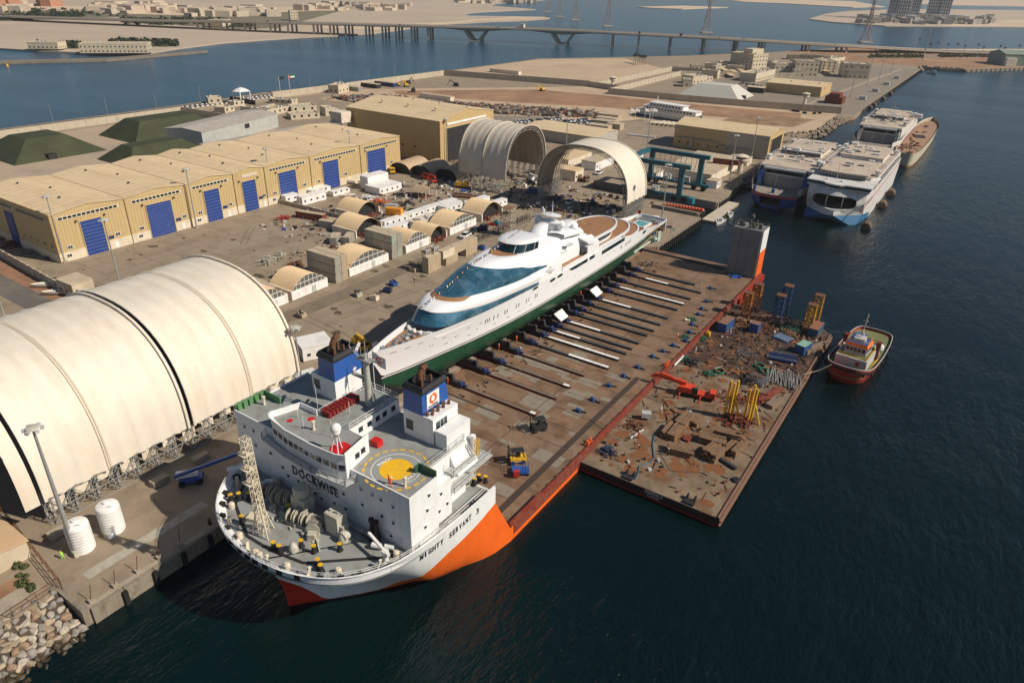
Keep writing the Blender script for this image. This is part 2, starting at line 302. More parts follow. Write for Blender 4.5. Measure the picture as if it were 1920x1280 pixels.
# ============================================================ SETTING
def struct(name,mb,m,smooth=False): return mb.build(name,m,kind='structure',smooth=smooth)
def seamat():
 m = bpy.data.materials.new('sea_water'); m.use_nodes = True; t = m.node_tree; N = t.nodes; L = t.links; b = N['Principled BSDF']
 b.inputs['Roughness'].default_value = .2; b.inputs['IOR'].default_value = 1.33
 g = N.new('ShaderNodeNewGeometry')
 def nz(sc,st,det=4,rot=0):
  k = N.new('ShaderNodeMapping'); k.inputs['Scale'].default_value = st; k.inputs['Rotation'].default_value = (0,0,rot); L.new(g.outputs['Position'],k.inputs['Vector'])
  n = N.new('ShaderNodeTexNoise'); n.inputs['Scale'].default_value = sc; n.inputs['Detail'].default_value = det; n.inputs['Roughness'].default_value = .6; L.new(k.outputs[0],n.inputs['Vector']); return n.outputs['Fac']
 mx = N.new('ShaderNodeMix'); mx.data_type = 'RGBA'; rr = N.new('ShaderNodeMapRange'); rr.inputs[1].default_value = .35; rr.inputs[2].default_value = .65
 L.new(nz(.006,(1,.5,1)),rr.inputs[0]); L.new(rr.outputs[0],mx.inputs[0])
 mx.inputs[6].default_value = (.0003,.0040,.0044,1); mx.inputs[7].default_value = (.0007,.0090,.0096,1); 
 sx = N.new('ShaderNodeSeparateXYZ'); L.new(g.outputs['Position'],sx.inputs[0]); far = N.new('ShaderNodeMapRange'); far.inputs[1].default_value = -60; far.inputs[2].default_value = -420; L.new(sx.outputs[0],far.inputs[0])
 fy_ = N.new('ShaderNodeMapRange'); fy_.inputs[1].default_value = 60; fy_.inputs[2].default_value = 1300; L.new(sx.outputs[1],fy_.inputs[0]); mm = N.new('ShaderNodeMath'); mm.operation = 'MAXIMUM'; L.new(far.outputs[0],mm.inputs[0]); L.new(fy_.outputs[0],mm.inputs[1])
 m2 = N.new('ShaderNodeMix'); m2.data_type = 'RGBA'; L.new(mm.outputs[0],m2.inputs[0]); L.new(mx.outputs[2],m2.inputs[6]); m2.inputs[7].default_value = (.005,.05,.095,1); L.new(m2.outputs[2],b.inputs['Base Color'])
 h = None
 for sc,st,w,rot in ((.28,(1,.35,1),1.0,.5),(.9,(1,.5,1),.45,.3),(2.6,(1,.7,1),.16,.7)):
  a = N.new('ShaderNodeMath'); a.operation = 'MULTIPLY_ADD'; a.inputs[1].default_value = w; L.new(nz(sc,st,3,rot),a.inputs[0])
  if h: L.new(h,a.inputs[2])
  else: a.inputs[2].default_value = 0
  h = a.outputs[0]
 bn = N.new('ShaderNodeBump'); bn.inputs['Strength'].default_value = .75; bn.inputs['Distance'].default_value = .9; L.new(h,bn.inputs['Height']); L.new(bn.outputs[0],b.inputs['Normal'])
 w1 = N.new('ShaderNodeMapRange'); w1.inputs[1].default_value = .38; w1.inputs[2].default_value = .62; w1.inputs[3].default_value = .25; w1.inputs[4].default_value = .8; L.new(nz(.013,(.45,1.6,1),4,.6),w1.inputs[0]); L.new(w1.outputs[0],bn.inputs['Strength'])
 return m
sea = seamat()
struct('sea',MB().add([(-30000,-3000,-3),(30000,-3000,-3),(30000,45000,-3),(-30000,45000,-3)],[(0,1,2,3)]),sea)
struct('seabed',MB().add([(-30000,-3000,-16),(30000,-3000,-16),(30000,45000,-16),(-30000,45000,-16)],[(0,1,2,3)]),mat('seabed_sand',(.1,.12,.1)))
yard = mat('yard_ground',(.30,.235,.165),.9,var=.10,vs=.035,dirt_or_sheen=(.12,.085,.055),damt=.34,ds=.16,stretch=(.6,.25,1),bump=.25,bs=1.5,cell=(7,7,(.22,.17,.12),.14),streak=(.19,.14,.10),samt=.35,ss=(.5,.05,1))
sand = mat('sand',(.49,.365,.245),.95,var=.10,vs=.02,dirt_or_sheen=(.34,.22,.13),damt=.35,ds=.02,bump=.2,bs=.3,stretch=(1,.4,1))
brownearth = mat('brown_earth',(.33,.19,.105),.95,var=.25,vs=.035,dirt_or_sheen=(.20,.10,.05),damt=.6,ds=.04,bump=.3,bs=.3,stretch=(1,.5,1))
asphalt = mat('asphalt',(.13,.115,.10),.9,var=.12,vs=.08,dirt_or_sheen=(.24,.19,.14),damt=.45,ds=.07)
apron = mat('grey_apron',(.245,.205,.16),.9,var=.1,vs=.05,dirt_or_sheen=(.15,.12,.09),damt=.35,ds=.05)
ISL = [(0,-196),(0,0),(3,2),(3,45),(-20,45),(-20,50),(0,50),(0,57),(-58,57),(-58,70),(1,70),(1,84),(-1,110),(-2,240),(-10,250),(-2,268),(-3,321),(-2,340),(4,355),(1,427),(1,756),(-4,790),(44,800),(99,883),(420,1250),(3000,2300),(800,1900),(250,1420),(-9,1120),(-130,1010),(-190,845),(-260,690),(-305,618),(-370,520),(-372,340),(-371,210),(-385,150),(-379,68),(-379,-45),(-375,-500),(-7,-500),(-7,-196)]
m_ = MB().prism(ISL,-16,0); struct('ground',m_,[yard])
def patch(name,pts,z,m): return struct(name,MB().prism(pts,.001,z),m)
patch('sand_field',[(-345,203),(-215,349),(-118,328),(-8,353),(-5,300),(-4,262),(-20,240),(-58,215),(-110,236),(-122,204),(-160,180),(-230,150),(-330,150)],.03,sand)
patch('excavated_earth',[(-320,215),(-236,305),(-180,314),(-120,318),(-30,335),(-20,300),(-100,268),(-150,262),(-210,235),(-300,205)],.05,brownearth)
patch('earth_mound_field',[(-62,300),(-15,318),(-20,275),(-66,262)],.07,mat('dug_soil',(.29,.18,.10),.95,var=.35,vs=.12,dirt_or_sheen=(.15,.08,.04),damt=.6,ds=.1,bump=.6,bs=.5))
patch('sand_lot',[(-350,325),(-212,353),(-206,520),(-300,600),(-365,515),(-368,345)],.03,sand)
patch('compound_sand',[(-372,-45),(-352,-45),(-348,200),(-370,205)],.02,mat('beige_verge',(.40,.31,.21),.9,dirt_or_sheen=(.25,.18,.12),damt=.3))
patch('depot_ground',[(-345,-120),(-195,-120),(-195,28),(-235,55),(-300,52),(-345,42)],.02,mat('depot_floor',(.42,.325,.23),.9,var=.1,vs=.03,dirt_or_sheen=(.26,.22,.18),damt=.5,ds=.03))
patch('coast_road',[(-377,-300),(-366,-300),(-362,210),(-366,345),(-372,345),(-376,210)],.04,asphalt)
patch('naval_apron',[(-130,362),(3,357),(.5,428),(.5,755),(-60,740),(-150,560)],.03,apron)
patch('apron_track',[(-40,362),(-36,362),(-15,740),(-19,740)],.05,mat('pale_track',(.36,.29,.21),.9))
patch('car_park',[(-262,120),(-175,112),(-118,150),(-105,205),(-160,200),(-215,165),(-268,150)],.06,apron)
patch('shore_verge',[(-180,850),(-120,1005),(-10,1110),(100,1240),(420,1500),(420,1260),(98,890),(44,806),(-30,790),(-90,790)],.03,brownearth)
patch('beach_strip',[(-30,1075),(-9,1119),(250,1418),(800,1890),(900,1890),(300,1350),(60,1140)],.06,mat('pale_sand',(.62,.48,.33),.95,var=.06))
patch('shore_road',[(-100,880),(-60,868),(160,1130),(420,1420),(400,1440),(130,1150),(-30,960)],.09,apron)
patch('gate_road',[(-100,-196),(-94,-196),(-101,-150),(-104,-145),(-380,-141),(-380,-147),(-112,-152),(-106,-160)],.05,asphalt)
patch('red_soil_plot',[(-112,-150),(-106,-141),(-190,-136),(-190,-149)],.04,mat('red_soil',(.30,.16,.09),.95,var=.2,dirt_or_sheen=(.18,.09,.05),damt=.4,ds=.2))
patch('wheel_lane',[(-58,-120),(-52,-120),(-48,5),(-54,5)],.02,mat('dark_lane',(.20,.155,.11),.9,var=.1,vs=.1,dirt_or_sheen=(.1,.075,.05),damt=.4,ds=.15))
patch('quay_margin',[(-.9,-195.9),(-.05,-195.9),(-.05,-.1),(-.9,-.1)],.03,concrete)
patch('pale_quay_strip',[(-7.5,-193),(-5.5,-193),(-5.5,-172),(-7.5,-172)],.02,mat('pale_concrete',(.40,.37,.30),.9,var=.15,dirt_or_sheen=(.25,.2,.14),damt=.5,ds=.5))
# kerbs with black and white blocks along the coast road and by the gate house
kb = MB(); 
for i in range(240):
 kb.cm = i % 2; kb.cbox(-362+.0,-200+i*1.9,0,.6,1.9,.5)
 kb.cbox(-369.5,-200+i*1.9+.9,0,.6,1.9,.5)
o = kb.build('road_kerb',[white,dark]); o['kind'] = 'structure'
# stains, tyre tracks and joints worn into the yard
b = MB()
for _ in range(150):
 x = RND.uniform(-138,-8); y = RND.uniform(-128,50); r = RND.uniform(.3,1.5)*(1.6 if RND.random() < .1 else 1)
 if -46 < x < -20 and y < -130: continue
 b.add([(x+r*RND.uniform(.5,1.1)*cos(k*pi/5)*RND.choice([1,1.6]),y+r*RND.uniform(.5,1.1)*sin(k*pi/5),.03+_*.00005) for k in range(10)],[tuple(range(10))])
b.build('oil_stain',mat('oil_stain',(.095,.068,.045),.8,var=.3,vs=.5),kind='structure')
b = MB()
for _ in range(34):
 p = Vector((RND.uniform(-135,-20),RND.uniform(-125,35),0)); a = RND.gauss(pi/2,.35) if RND.random() < .7 else RND.uniform(0,pi); cv = RND.uniform(-.03,.03)
 for k in range(RND.randrange(8,22)):
  q = p+Vector((cos(a),sin(a),0))*2.2; n = Vector((-sin(a),cos(a),0)); z = .025+_*.0001
  if not (-140 < q.x < -10 and -128 < q.y < 42): break
  for o_ in (-1,1): b.add([(*(p+n*(o_-.16))[:2],z),(*(q+n*(o_-.16))[:2],z),(*(q+n*(o_+.16))[:2],z),(*(p+n*(o_+.16))[:2],z)],[(3,2,1,0)])
  p = q; a += cv
b.build('tyre_track',mat('tyre_track',(.19,.145,.10),.9,var=.25,vs=.4),kind='structure')
b = MB()
for i in range(11): b.box(-139,-126+i*15.5,.004,-14,-125.9+i*15.5,.022)
for i in range(7): b.box(-137+i*15,-127,.004,-136.9+i*15,40,.024)
b.build('slab_joint',mat('slab_joint',(.16,.12,.085),.9),kind='structure')
# ---- quay face: concrete blocks and rubber fenders
def quay_run(name,lab,x0,y0,x1,y1,n,fw,group,grp='quay walls'):
 t = thing(name,lab,'quay wall',(0,0,0),group=group)
 d = Vector((x1-x0,y1-y0,0)); Ln = d.length; d.normalize(); nrm = Vector((d.y,-d.x,0)); st = Ln/n
 b = MB(); b.box(0,0,-3.6,st-.12,.5,.02); src = None
 f = MB(); f.box(-.35,.5,-3.2,.35,1.05,-.35); fs = None; rz = atan2(d.y,d.x)+pi
 for i in range(n):
  p = Vector((x0,y0,0))+d*st*(i+1)
  if src is None: src = b.build('wall_block',conc_d,t,loc=p,rz=rz)
  else: inst(src,t,p,rz)
  if fs is None: fs = f.build('rubber_fender',black,t,loc=p,rz=rz)
  elif fw == 1 or i % fw == 0: inst(fs,t,p,rz)
 return t
quay_run('quay_wall','long stained concrete quay face below the big fabric shelter and the ship',0,-195.9,0,-.1,40,1,None)
quay_run('quay_wall','concrete quay face with closely spaced black fenders behind the yacht stern',3,2.1,3,45,22,1,None)
quay_run('quay_wall','short end face of the quay next to the boat lift slip',3,45,-20,45,8,2,None)
quay_run('quay_wall','head of the lift pier beside the orange buoys',0,50,0,57,4,1,None)
quay_run('quay_wall','head of the lift pier nearer the blue ferry',1,70,1,84,6,1,None)
quay_run('quay_wall','far straight naval quay face with dark fenders',2.0,357,.6,756,60,1,None)
def pier_face(y,x0,x1,lab):
 t = thing('slip_wall',lab,'slip wall'); n = 10; st = (x1-x0)/n; b = MB(); b.box(0,-.25,-3.6,st-.1,.25,.3); s_ = None
 for i in range(n):
  if s_ is None: s_ = b.build('wall_block',concrete,t,loc=(x0,y,0))
  else: inst(s_,t,(x0+st*i,y,0))
for y,a,b_,l in ((50,-20,0,'grey concrete side of the lift pier seen past the quay end'),(57,-58,0,'slip wall on the quay side of the boat lift basin'),(70,-58,1,'slip wall on the far side of the boat lift basin')): pier_face(y,a,b_,l)
# ---- near corner wall ends
cw = MB(); cw.box(-7,-196.9,-3.6,-4.7,-196,.02); cw.box(-4.6,-196.9,-3.6,-2.4,-196,.02); cw.box(-2.3,-196.9,-3.6,0,-196,.02)
tag(cw.build('quay_end_wall',conc_d),'short concrete end wall of the quay above the boulders','quay wall')
# ---- boulders of the revetment
rv = thing('rock_revetment','sloping bank of tan and grey boulders at the near corner of the quay','rock bank')
sl_ = MB(); sl_.add([(-9,-300,0),(-9,-196.5,0),(-7,-196.5,-.3),(3.2,-197,-4),(3.2,-300,-4)],[(0,4,3,2,1)]); sl_.build('gravel_bed',mat('wet_gravel',(.075,.055,.04),.9,var=.3),rv)
rm = []
rcols = [(.42,.34,.24),(.33,.26,.18),(.40,.36,.30),(.27,.24,.21),(.30,.20,.13),(.22,.23,.20),(.46,.40,.32)]
for k in range(7):
 bm = bmesh.new()
 vs = []
 for i in range(16):
  v = Vector((RND.gauss(0,1),RND.gauss(0,1),RND.gauss(0,1))).normalized(); v.x *= RND.uniform(.75,1); v.y *= RND.uniform(.7,.95); v.z *= RND.uniform(.5,.75); vs.append(bm.verts.new(v))
 bmesh.ops.convex_hull(bm,input=vs); bmesh.ops.delete(bm,geom=[v for v in bm.verts if not v.link_faces],context='VERTS')
 bmesh.ops.bevel(bm,geom=bm.edges[:],offset=.09,segments=1,affect='EDGES')
 me = bpy.data.meshes.new('boulder'); bm.to_mesh(me); bm.free(); me.materials.append(mat('boulder_%d' % k,rcols[k],.9,var=.25,vs=1.2,dirt_or_sheen=(.16,.12,.08),damt=.4,ds=1.5,bump=.5,bs=2)); rm.append(me)
wet = mat('boulder_wet',(.055,.04,.02),.45,var=.4,vs=1.2,bump=.5,bs=2)
nrk = 0
for j in range(12):
 for i in range(28):
  t = (j+RND.uniform(-.2,.2))/11
  x = -7.6+t*10.4; y = -197.4-i*1.22-(.6 if j % 2 else 0)+RND.uniform(-.2,.2); z = -.15-t*3.6+RND.uniform(-.1,.15)
  if y > -197.6+(0) and x > 0: continue
  q = CP; d = Vector((x,y,z))-q; zz = d.dot(_f)
  px = 960+FPX*d.dot(CR)/zz; py = 640-FPX*d.dot(CU)/zz
  if px < -25 or py > 1310: continue
  o = bpy.data.objects.new('boulder',rm[RND.randrange(7)]); COL.objects.link(o); o.parent = rv; o.location = (x,y,z)
  o.rotation_euler = (RND.uniform(-.3,.3),RND.uniform(-.1,.5),RND.uniform(0,6.3)); s = RND.uniform(.82,1.12)
  o.scale = (s*RND.uniform(.9,1.2),s,s*RND.uniform(.8,1.1)); nrk += 1
  if t > .72: o.material_slots[0].link = 'OBJECT'; o.material_slots[0].material = wet
# concrete ramp strip and gravel beside the boulders
patch('shore_path',[(-9.2,-500),(-9.2,-198),(-12.2,-198),(-12.2,-500)],.06,concrete)
patch('shore_gravel',[(-12.3,-500),(-12.3,-198),(-15.0,-198),(-15.0,-500)],.03,brownearth)
# ---- far land
def land(name,pts,m,z=-2): return struct(name,MB().prism([tuple(at(px,py,-3)[:2]) if abs(px) < 6000 and kind_ == 0 else (px,py) for px,py,kind_ in pts],-5,z),m)
def A(*p): return [(a,b,0) for a,b in p]
palesand = mat('far_pale_sand',(.60,.46,.32),.95,var=.1,vs=.006,dirt_or_sheen=(.42,.31,.21),damt=.5,ds=.004,stretch=(.3,1,1))
greysand = mat('far_grey_sand',(.46,.37,.28),.95,var=.1,vs=.01,dirt_or_sheen=(.36,.28,.2),damt=.4,ds=.006,stretch=(.3,1,1))
scrub = mat('far_scrub',(.20,.17,.11),.95,var=.4,vs=.02,dirt_or_sheen=(.07,.08,.04),damt=.6,ds=.02)
land('far_shore',[(-1400,40,1)]+A((0,93),(60,97),(190,103),(270,103),(340,92),(420,82),(500,76),(560,72),(640,68),(700,64),(760,56),(830,47),(920,42),(985,40),(1032,36),(1020,33),(950,32),(880,31),(868,27))+A((900,24),(960,21),(1005,19),(960,15),(920,12),(930,8))+[(-3500,9000,1),(-16000,14000,1),(-9000,-1500,1)],greysand,-1.6)
land('far_scrub_land',A((0,42),(150,38),(220,34),(340,50),(450,57),(520,55),(640,22),(450,20),(200,17),(-60,14),(-200,30)),scrub,-1.2)
land('far_pale_flat',A((330,31),(520,25),(640,20),(640,15),(300,15),(60,14),(40,20),(200,27)),palesand,-.9)
land('far_horizon_land',[(-12000,12000,1),(-1800,6500,1),(3000,6800,1),(14000,9000,1),(14000,40000,1),(-25000,40000,1)],greysand,-1.4)
land('breakwater',A((0,117),(200,112),(390,97),(390,99),(200,116),(0,121),(-100,124),(-100,120)),mat('breakwater_rock',(.2,.17,.13),.9,var=.3,vs=.2),-1.2)
land('tower_island',A((1516,37),(1550,27),(1590,22),(1700,18),(1900,20),(2300,24),(2300,58),(1920,52),(1760,51),(1660,50),(1560,43)),greysand,-1.2)
land('tower_island_beach',A((1760,51.0),(1920,51.6),(2300,57),(2300,46),(1920,38),(1800,46)),palesand,-.9)
land('far_islet',A((1195,14),(1280,12),(1365,15),(1280,18),(1220,16)),palesand,-1.2)
land('far_sandbar',A((1365,1),(1440,-1),(1600,3),(1660,14),(1600,15),(1480,8),(1400,5)),palesand,-1.0)
land('far_east_land',A((1660,7),(1750,-2),(1920,-4),(2300,-6),(2300,15),(1920,13),(1760,10)),palesand,-1.0)
land('pale_spit',A((700,58),(900,40),(1031,35.5),(960,33),(840,44),(560,54)),palesand,-1.1)
# ---- haze
hz = MB().box(-29000,-2900,-17,29000,15000,110).build('haze',[],kind='stuff')
hm = bpy.data.materials.new('haze_air'); hm.use_nodes = True; t = hm.node_tree; t.nodes.remove(t.nodes['Principled BSDF'])
pv = t.nodes.new('ShaderNodeVolumePrincipled'); pv.inputs['Color'].default_value = (.86,.88,.9,1); pv.inputs['Density'].default_value = .000065; pv.inputs['Anisotropy'].default_value = .2
t.links.new(pv.outputs[0],t.nodes['Material Output'].inputs['Volume']); hz.data.materials.append(hm)
# ============================================================ HEAVY LIFT SHIP
deckbrown = mat('rusty_ship_deck',(.20,.112,.060),.75,var=.28,vs=.12,dirt_or_sheen=(.075,.04,.02),damt=.55,ds=.16,cell=(7.5,3.2,(.24,.20,.15),.42),bump=.2,bs=2)
deckpatch = mat('bare_grey_plate',(.25,.22,.17),.7,var=.25,vs=.5,dirt_or_sheen=(.16,.10,.06),damt=.6,ds=.5)
SH = thing('heavy_lift_ship','orange and white heavy lift ship with long low brown cargo deck alongside the quay','ship')
HX = 21.0
b = MB(); b.box(1,-146.0,-12,41,0,-.02); b.add([(1,-146,-12),(1.6,-149.8,-12),(40.4,-149.8,-12),(41,-146,-12),(1,-146,-.02),(1.6,-149.8,7.9),(40.4,-149.8,7.9),(41,-146,-.02)],[(0,1,5,4),(2,3,7,6),(4,5,6,7)]); b.build('hull',orangeh,SH)
b = MB(); b.box(1.15,-146.2,-.02,40.75,-.15,0.02); b.build('cargo_deck',deckbrown,SH)
# forecastle hull
rim = cr([(19.4,-149.8,0),(19.4,-156,0),(19.0,-164,0),(18.0,-170.5,0),(15.8,-175.2,0),(12.4,-178.6,0),(7.5,-181.0,0),(3,-181.9,0),(0,-182.1,0)],30)
wl = cr([(19.4,-149.8,0),(18.6,-152,0),(17,-155,0),(14,-160,0),(10.5,-165,0),(7.0,-169.5,0),(4.3,-172.5,0),(2,-175,0),(0,-177.3,0)],30)
ZR,ZD = 11.3,10.0
def zb(i):
 T = [(0,7.9),(.25,5.4),(.42,1.6),(.53,-2.9),(.78,-2.9),(.9,1.2),(1.01,3.9)]; t = i/29
 for a,c in zip(T,T[1:]):
  if t <= c[0]: return a[1]+(c[1]-a[1])*(t-a[0])/(c[0]-a[0])
def lvl(i,z):
 u = max(0,(z+3)/(ZR+3))**(.6+1.5*max(0,min(1,(i-10)/13))); p = wl[i].lerp(rim[i],u); return p.x,p.y,z
rows_low = [[(HX+s*wl[i].x*k,wl[i].y+(1-k)*3,z) for i in range(30)] for s in (1,) for z,k in ((-12,.8),(-7,.96),(-3,1))]
def side(sgn,fn): return [(HX+sgn*x,y,z) for x,y,z in fn]
for sgn in (1,-1):
 lo = MB(); up = MB(); bw_ = MB()
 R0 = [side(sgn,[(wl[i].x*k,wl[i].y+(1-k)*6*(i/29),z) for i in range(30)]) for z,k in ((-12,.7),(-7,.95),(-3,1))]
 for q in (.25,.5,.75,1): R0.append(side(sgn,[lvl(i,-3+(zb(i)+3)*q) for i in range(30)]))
 RA = [r[:19] for r in R0]; RB = [r[18:] for r in R0]; lo.loft(RA if sgn > 0 else [r[::-1] for r in RA]); bw_.loft(RB if sgn > 0 else [r[::-1] for r in RB]); bw_.build('bow_bottom',mat('bow_orange_shaded',(.50,.03,.012),.45,var=.1),SH,smooth=40)  # same hull orange, the bow's shade painted in as a darker red
 R1 = [R0[-1]]+[side(sgn,[lvl(i,zb(i)+(ZR-zb(i))*q) for i in range(30)]) for q in [j_/10 for j_ in range(1,11)]]
 R1.append([(HX+sgn*(rim[i].x-.35),rim[i].y+(.35 if i > 20 else 0),ZR) for i in range(30)]); R1.append([(HX+sgn*(rim[i].x-.35),rim[i].y+(.35 if i > 20 else 0),ZD) for i in range(30)])
 up.loft(R1 if sgn > 0 else [r[::-1] for r in R1])
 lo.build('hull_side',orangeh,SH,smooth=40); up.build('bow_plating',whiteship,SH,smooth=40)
pl = [(HX+p.x-.2,p.y+.2) for p in rim]+[(HX-p.x+.2,p.y+.2) for p in rim[::-1]]
b = MB(); b.prism(pl,ZD-.3,ZD); b.build('forecastle_deck',deckgrey,SH)
b = MB(); b.box(1.7,-150.2,0,40.3,-149.8,ZD+.02); b.build('forecastle_bulkhead',whiteship,SH)
b = MB(); b.box(40.6,-146,0,41,-136,1.0); b.box(40.5,-136,0,41,-.2,.45)
for i in range(45): b.box(40.2,-135.5+i*3,0,40.5,-135.3+i*3,.5)
b.build('edge_coaming',mat('edge_dark_red',(.22,.03,.015),.6,var=.25,vs=.5,dirt_or_sheen=DIRT,damt=.5,ds=.4),SH)
b = MB(); b.box(41.05,-25,-2.2,41.9,0,-.3)
for i in range(9): b.box(41.05,-24+i*2.7,-2.9,42.0,-23.8+i*2.7,-.2)
b.build('sponson',redh,SH)
MB().box(41,-145,-1.9,41.12,-.3,.1).build('side_strake',rustred,SH)
# deck markings
b = MB()
for x,y,w,d in ((20,-112,7,5),(26,-103,5,3),(12,-96,6,4),(30,-90,5,2.2),(18,-88,4,5),(24,-120,4,2.4),(33,-126,3,2),(35,-116,2.4,1.2),(14,-121,6,3),(8,-104,4,2),(30,-110,4,2),(34,-100,3,1.5),(22,-97,4,1),(16,-80,5,1),(32,-140,4,3),*[(RND.uniform(4,33),RND.uniform(-144,-92),RND.uniform(1,6),RND.uniform(.5,4)) for _ in range(34)]): MB().box(x,y,.02,x+w,y+d,.03+RND.random()*.01).build('deck_plate',deckpatch,SH)
b = MB(); b.box(36.3,-147,.02,37.6,-86,.05); b.box(4,-118.5,.02,20,-117.9,.05)
for i in range(16): b.box(24.6,-140+i*8.7,.02,24.75,-140+i*8.7+8.5,.045)
for i in range(22): b.box(2,-140+i*6.4,.02,39,-139.88+i*6.4,.04)
b.build('deck_seam',mat('dark_seam',(.05,.032,.022),.8),SH)
# ---- deckhouse
H0,H1 = ZD,20.0
b = MB(); b.box(1.2,-168,H0,38.7,-162,H1); b.build('deckhouse_front',whiteship,SH)
b = MB(); b.box(1.2,-162,H0,36.2,-152.2,H1); b.box(36.2,-162,H0,37.6,-157.5,H1-3.0); b.box(31.5,-152.2,9.2,32.3,-146,16.4)
b.build('deckhouse',whiteship,SH)
b = MB(); b.box(1.35,-167.85,H1,38.55,-162,H1+.03); b.box(1.35,-162,H1,36.05,-152.3,H1+.03); b.build('top_deck',deckgrey,SH)
b = MB(); b.box(1.2,-168,H1,38.7,-167.8,H1+.35); b.box(38.5,-167.8,H1,38.7,-162,H1+.35); b.box(1.2,-167.8,H1,1.4,-152.3,H1+.3); b.build('deck_edge_trim',whiteship,SH)
gp = mat('green_bulwark',(.10,.24,.10),.55,var=.1)
b = MB(); b.box(1.3,-167.8,H1,1.5,-162,H1+1.3); b.box(1.5,-162.2,H1,5.4,-162,H1+1.3)
for i in range(6): b.box(1.5,-167.6+i*1.1,H1,1.9,-167.5+i*1.1,H1+1.2)
b.build('wind_screen',gp,SH,label='pale green bulwark at the port wing of the top deck')
b = MB(); b.box(35.3,-162.2,H1,38.6,-162,H1+1.3); b.box(35.3,-163.0,H1,35.5,-162.2,H1+1.2); b.build('wind_screen',mat('dark_green_bulwark',(.035,.10,.05),.5),SH,label='dark green bulwark behind the helicopter circle')
# port windows of the front wall
M5 = lambda x,y: (380+x/2.327,600+y/2.327)
wpane = MB().box(-.22,-.06,-.3,.22,.02,.3).mesh('window',glass); wbrow = MB().box(-.32,-.16,.32,.32,.02,.40).mesh('window_brow',whiteship)
def porthole(x,y,z,rz=0):
 o = bpy.data.objects.new('window',wpane); COL.objects.link(o); o.parent = SH; o.location = (x,y,z); o.rotation_euler = (0,0,rz)
 q = bpy.data.objects.new('window_brow',wbrow); COL.objects.link(q); q.parent = o
for a in [(183,463),(222,482),(287,518),(232,545),(297,578),(435,655),(374,676),(480,680),(418,700),(462,728),(492,752),(568,728),(615,755),(690,735),(697,802),(625,820),(575,795),(777,782),(830,812),(783,852),(832,882),(823,938),(660,690),(740,760),(520,775),(350,640)]:
 p = aty(*M5(*a),-168); porthole(p.x,-168.02,min(max(p.z,10.8),19.5))
for z in (18.3,15.9,13.2): porthole(38.72,-164.6+(z-15)*.2,z,pi/2)
for y,z in ((-160,15.4),(-158.6,12.6),(-160.5,12.4)): porthole(37.62 if z < 17 else 36.22,y,z,pi/2)
nav = mat('lettering_navy',(.012,.016,.03),.5)
p0 = aty(*M5(395,672),-168.06); p1 = aty(*M5(592,772),-168.06)
text_fit('DOCKWISE',p1.x-p0.x,1.65,nav,SH,(p0.x,-168.05,(p0.z+p1.z)/2),(1,0,0),(0,0,1),space=1.15)
for x in (33.5,36.0):  # door outlines and ladders
 b = MB(); b.box(x,-168.07,H0+.2,x+.9,-168,H0+2.2); b.build('door',bluegrey,SH)
# bridge house and bridge front
BZ = 22.5
b = MB(); b.box(15.8,-163.2,H1+.03,22.8,-152.3,BZ); b.prism([(10.4,-167.9),(11.6,-168.6),(16,-169.4),(22,-169.6),(26.4,-169.3),(27.6,-168.8),(26.6,-163.2),(15.8,-163.2),(12.2,-163.2)],H1-.9,BZ)
b.build('bridge_house',whiteship,SH)
b = MB(); b.prism([(10.8,-167.7),(16.1,-169.1),(22,-169.3),(27.1,-168.5),(26.3,-163.4),(22.6,-163.2),(22.6,-152.5),(16,-152.5),(16,-163.4),(12.2,-163.4)],BZ,BZ+.03); b.build('bridge_roof',deckgrey,SH)
b = MB(); par = [(10.4,-167.9),(11.6,-168.6),(16,-169.4),(22,-169.6),(26.4,-169.3),(27.6,-168.8)]
for p,q in zip(par,par[1:]):
 b.add([(p[0],p[1],BZ),(q[0],q[1],BZ),(q[0],q[1]-.35,BZ+.95),(p[0],p[1]-.35,BZ+.95),(p[0],p[1]+.2,BZ),(q[0],q[1]+.2,BZ),(q[0],q[1]-.15,BZ+.95),(p[0],p[1]-.15,BZ+.95)],[(0,1,2,3),(5,4,7,6),(3,2,6,7)])
b.bar((10.4,-167.9,BZ+.5),(12.1,-163.3,BZ+.5),.15,1.0); b.bar((12.1,-163.3,BZ+.5),(15.8,-163.3,BZ+.5),.15,1.0); b.bar((27.5,-168.8,BZ+.5),(26.6,-163.2,BZ+.5),.15,1.0)
b.build('roof_bulwark',whiteship,SH)
wb = MB(); k = 0
for p,q in zip(par,par[1:]):
 p = Vector((*p,0)); q = Vector((*q,0)); n = max(1,int((q-p).length/1.15)); d = (q-p)/n; nr = Vector((d.y,-d.x,0)).normalized()
 for i in range(n):
  a = p+d*(i+.12)+nr*.03; c = p+d*(i+.88)+nr*.03
  mb = MB().add([(a.x,a.y,H1+.5),(c.x,c.y,H1+.5),(c.x,c.y,H1+1.45),(a.x,a.y,H1+1.45)],[(0,1,2,3)]); mb.build('bridge_window',glass,SH)
for i,(y,w) in enumerate(((-161.5,.9),(-159.6,.9),(-157.8,.9),(-156.2,.9),(-154.2,.9),(-166.6,.9),(-165.2,.9))):
 x = 22.82 if i < 5 else 27.28-(y+168.8)*-.0; 
 if i >= 5: x = 27.5+(y+168.8)*(-.16)+.03
 MB().box(x-.03,y,H1+1.0,x+.03,y+w,H1+1.9).build('bridge_window',glass,SH)
b = MB(); b.prism([(9,-168.05),(9.5,-169.4),(16,-170.4),(22,-170.6),(28.4,-170.0),(28.8,-168.05)],18.75,18.9)
b.rail([(9,-168.1,18.9),(9.5,-169.35,18.9),(16,-170.35,18.9),(22,-170.55,18.9),(28.4,-169.95,18.9),(28.8,-168.1,18.9)],1.1,1.3,.045,3)
b.build('bridge_catwalk',lgrey,SH)
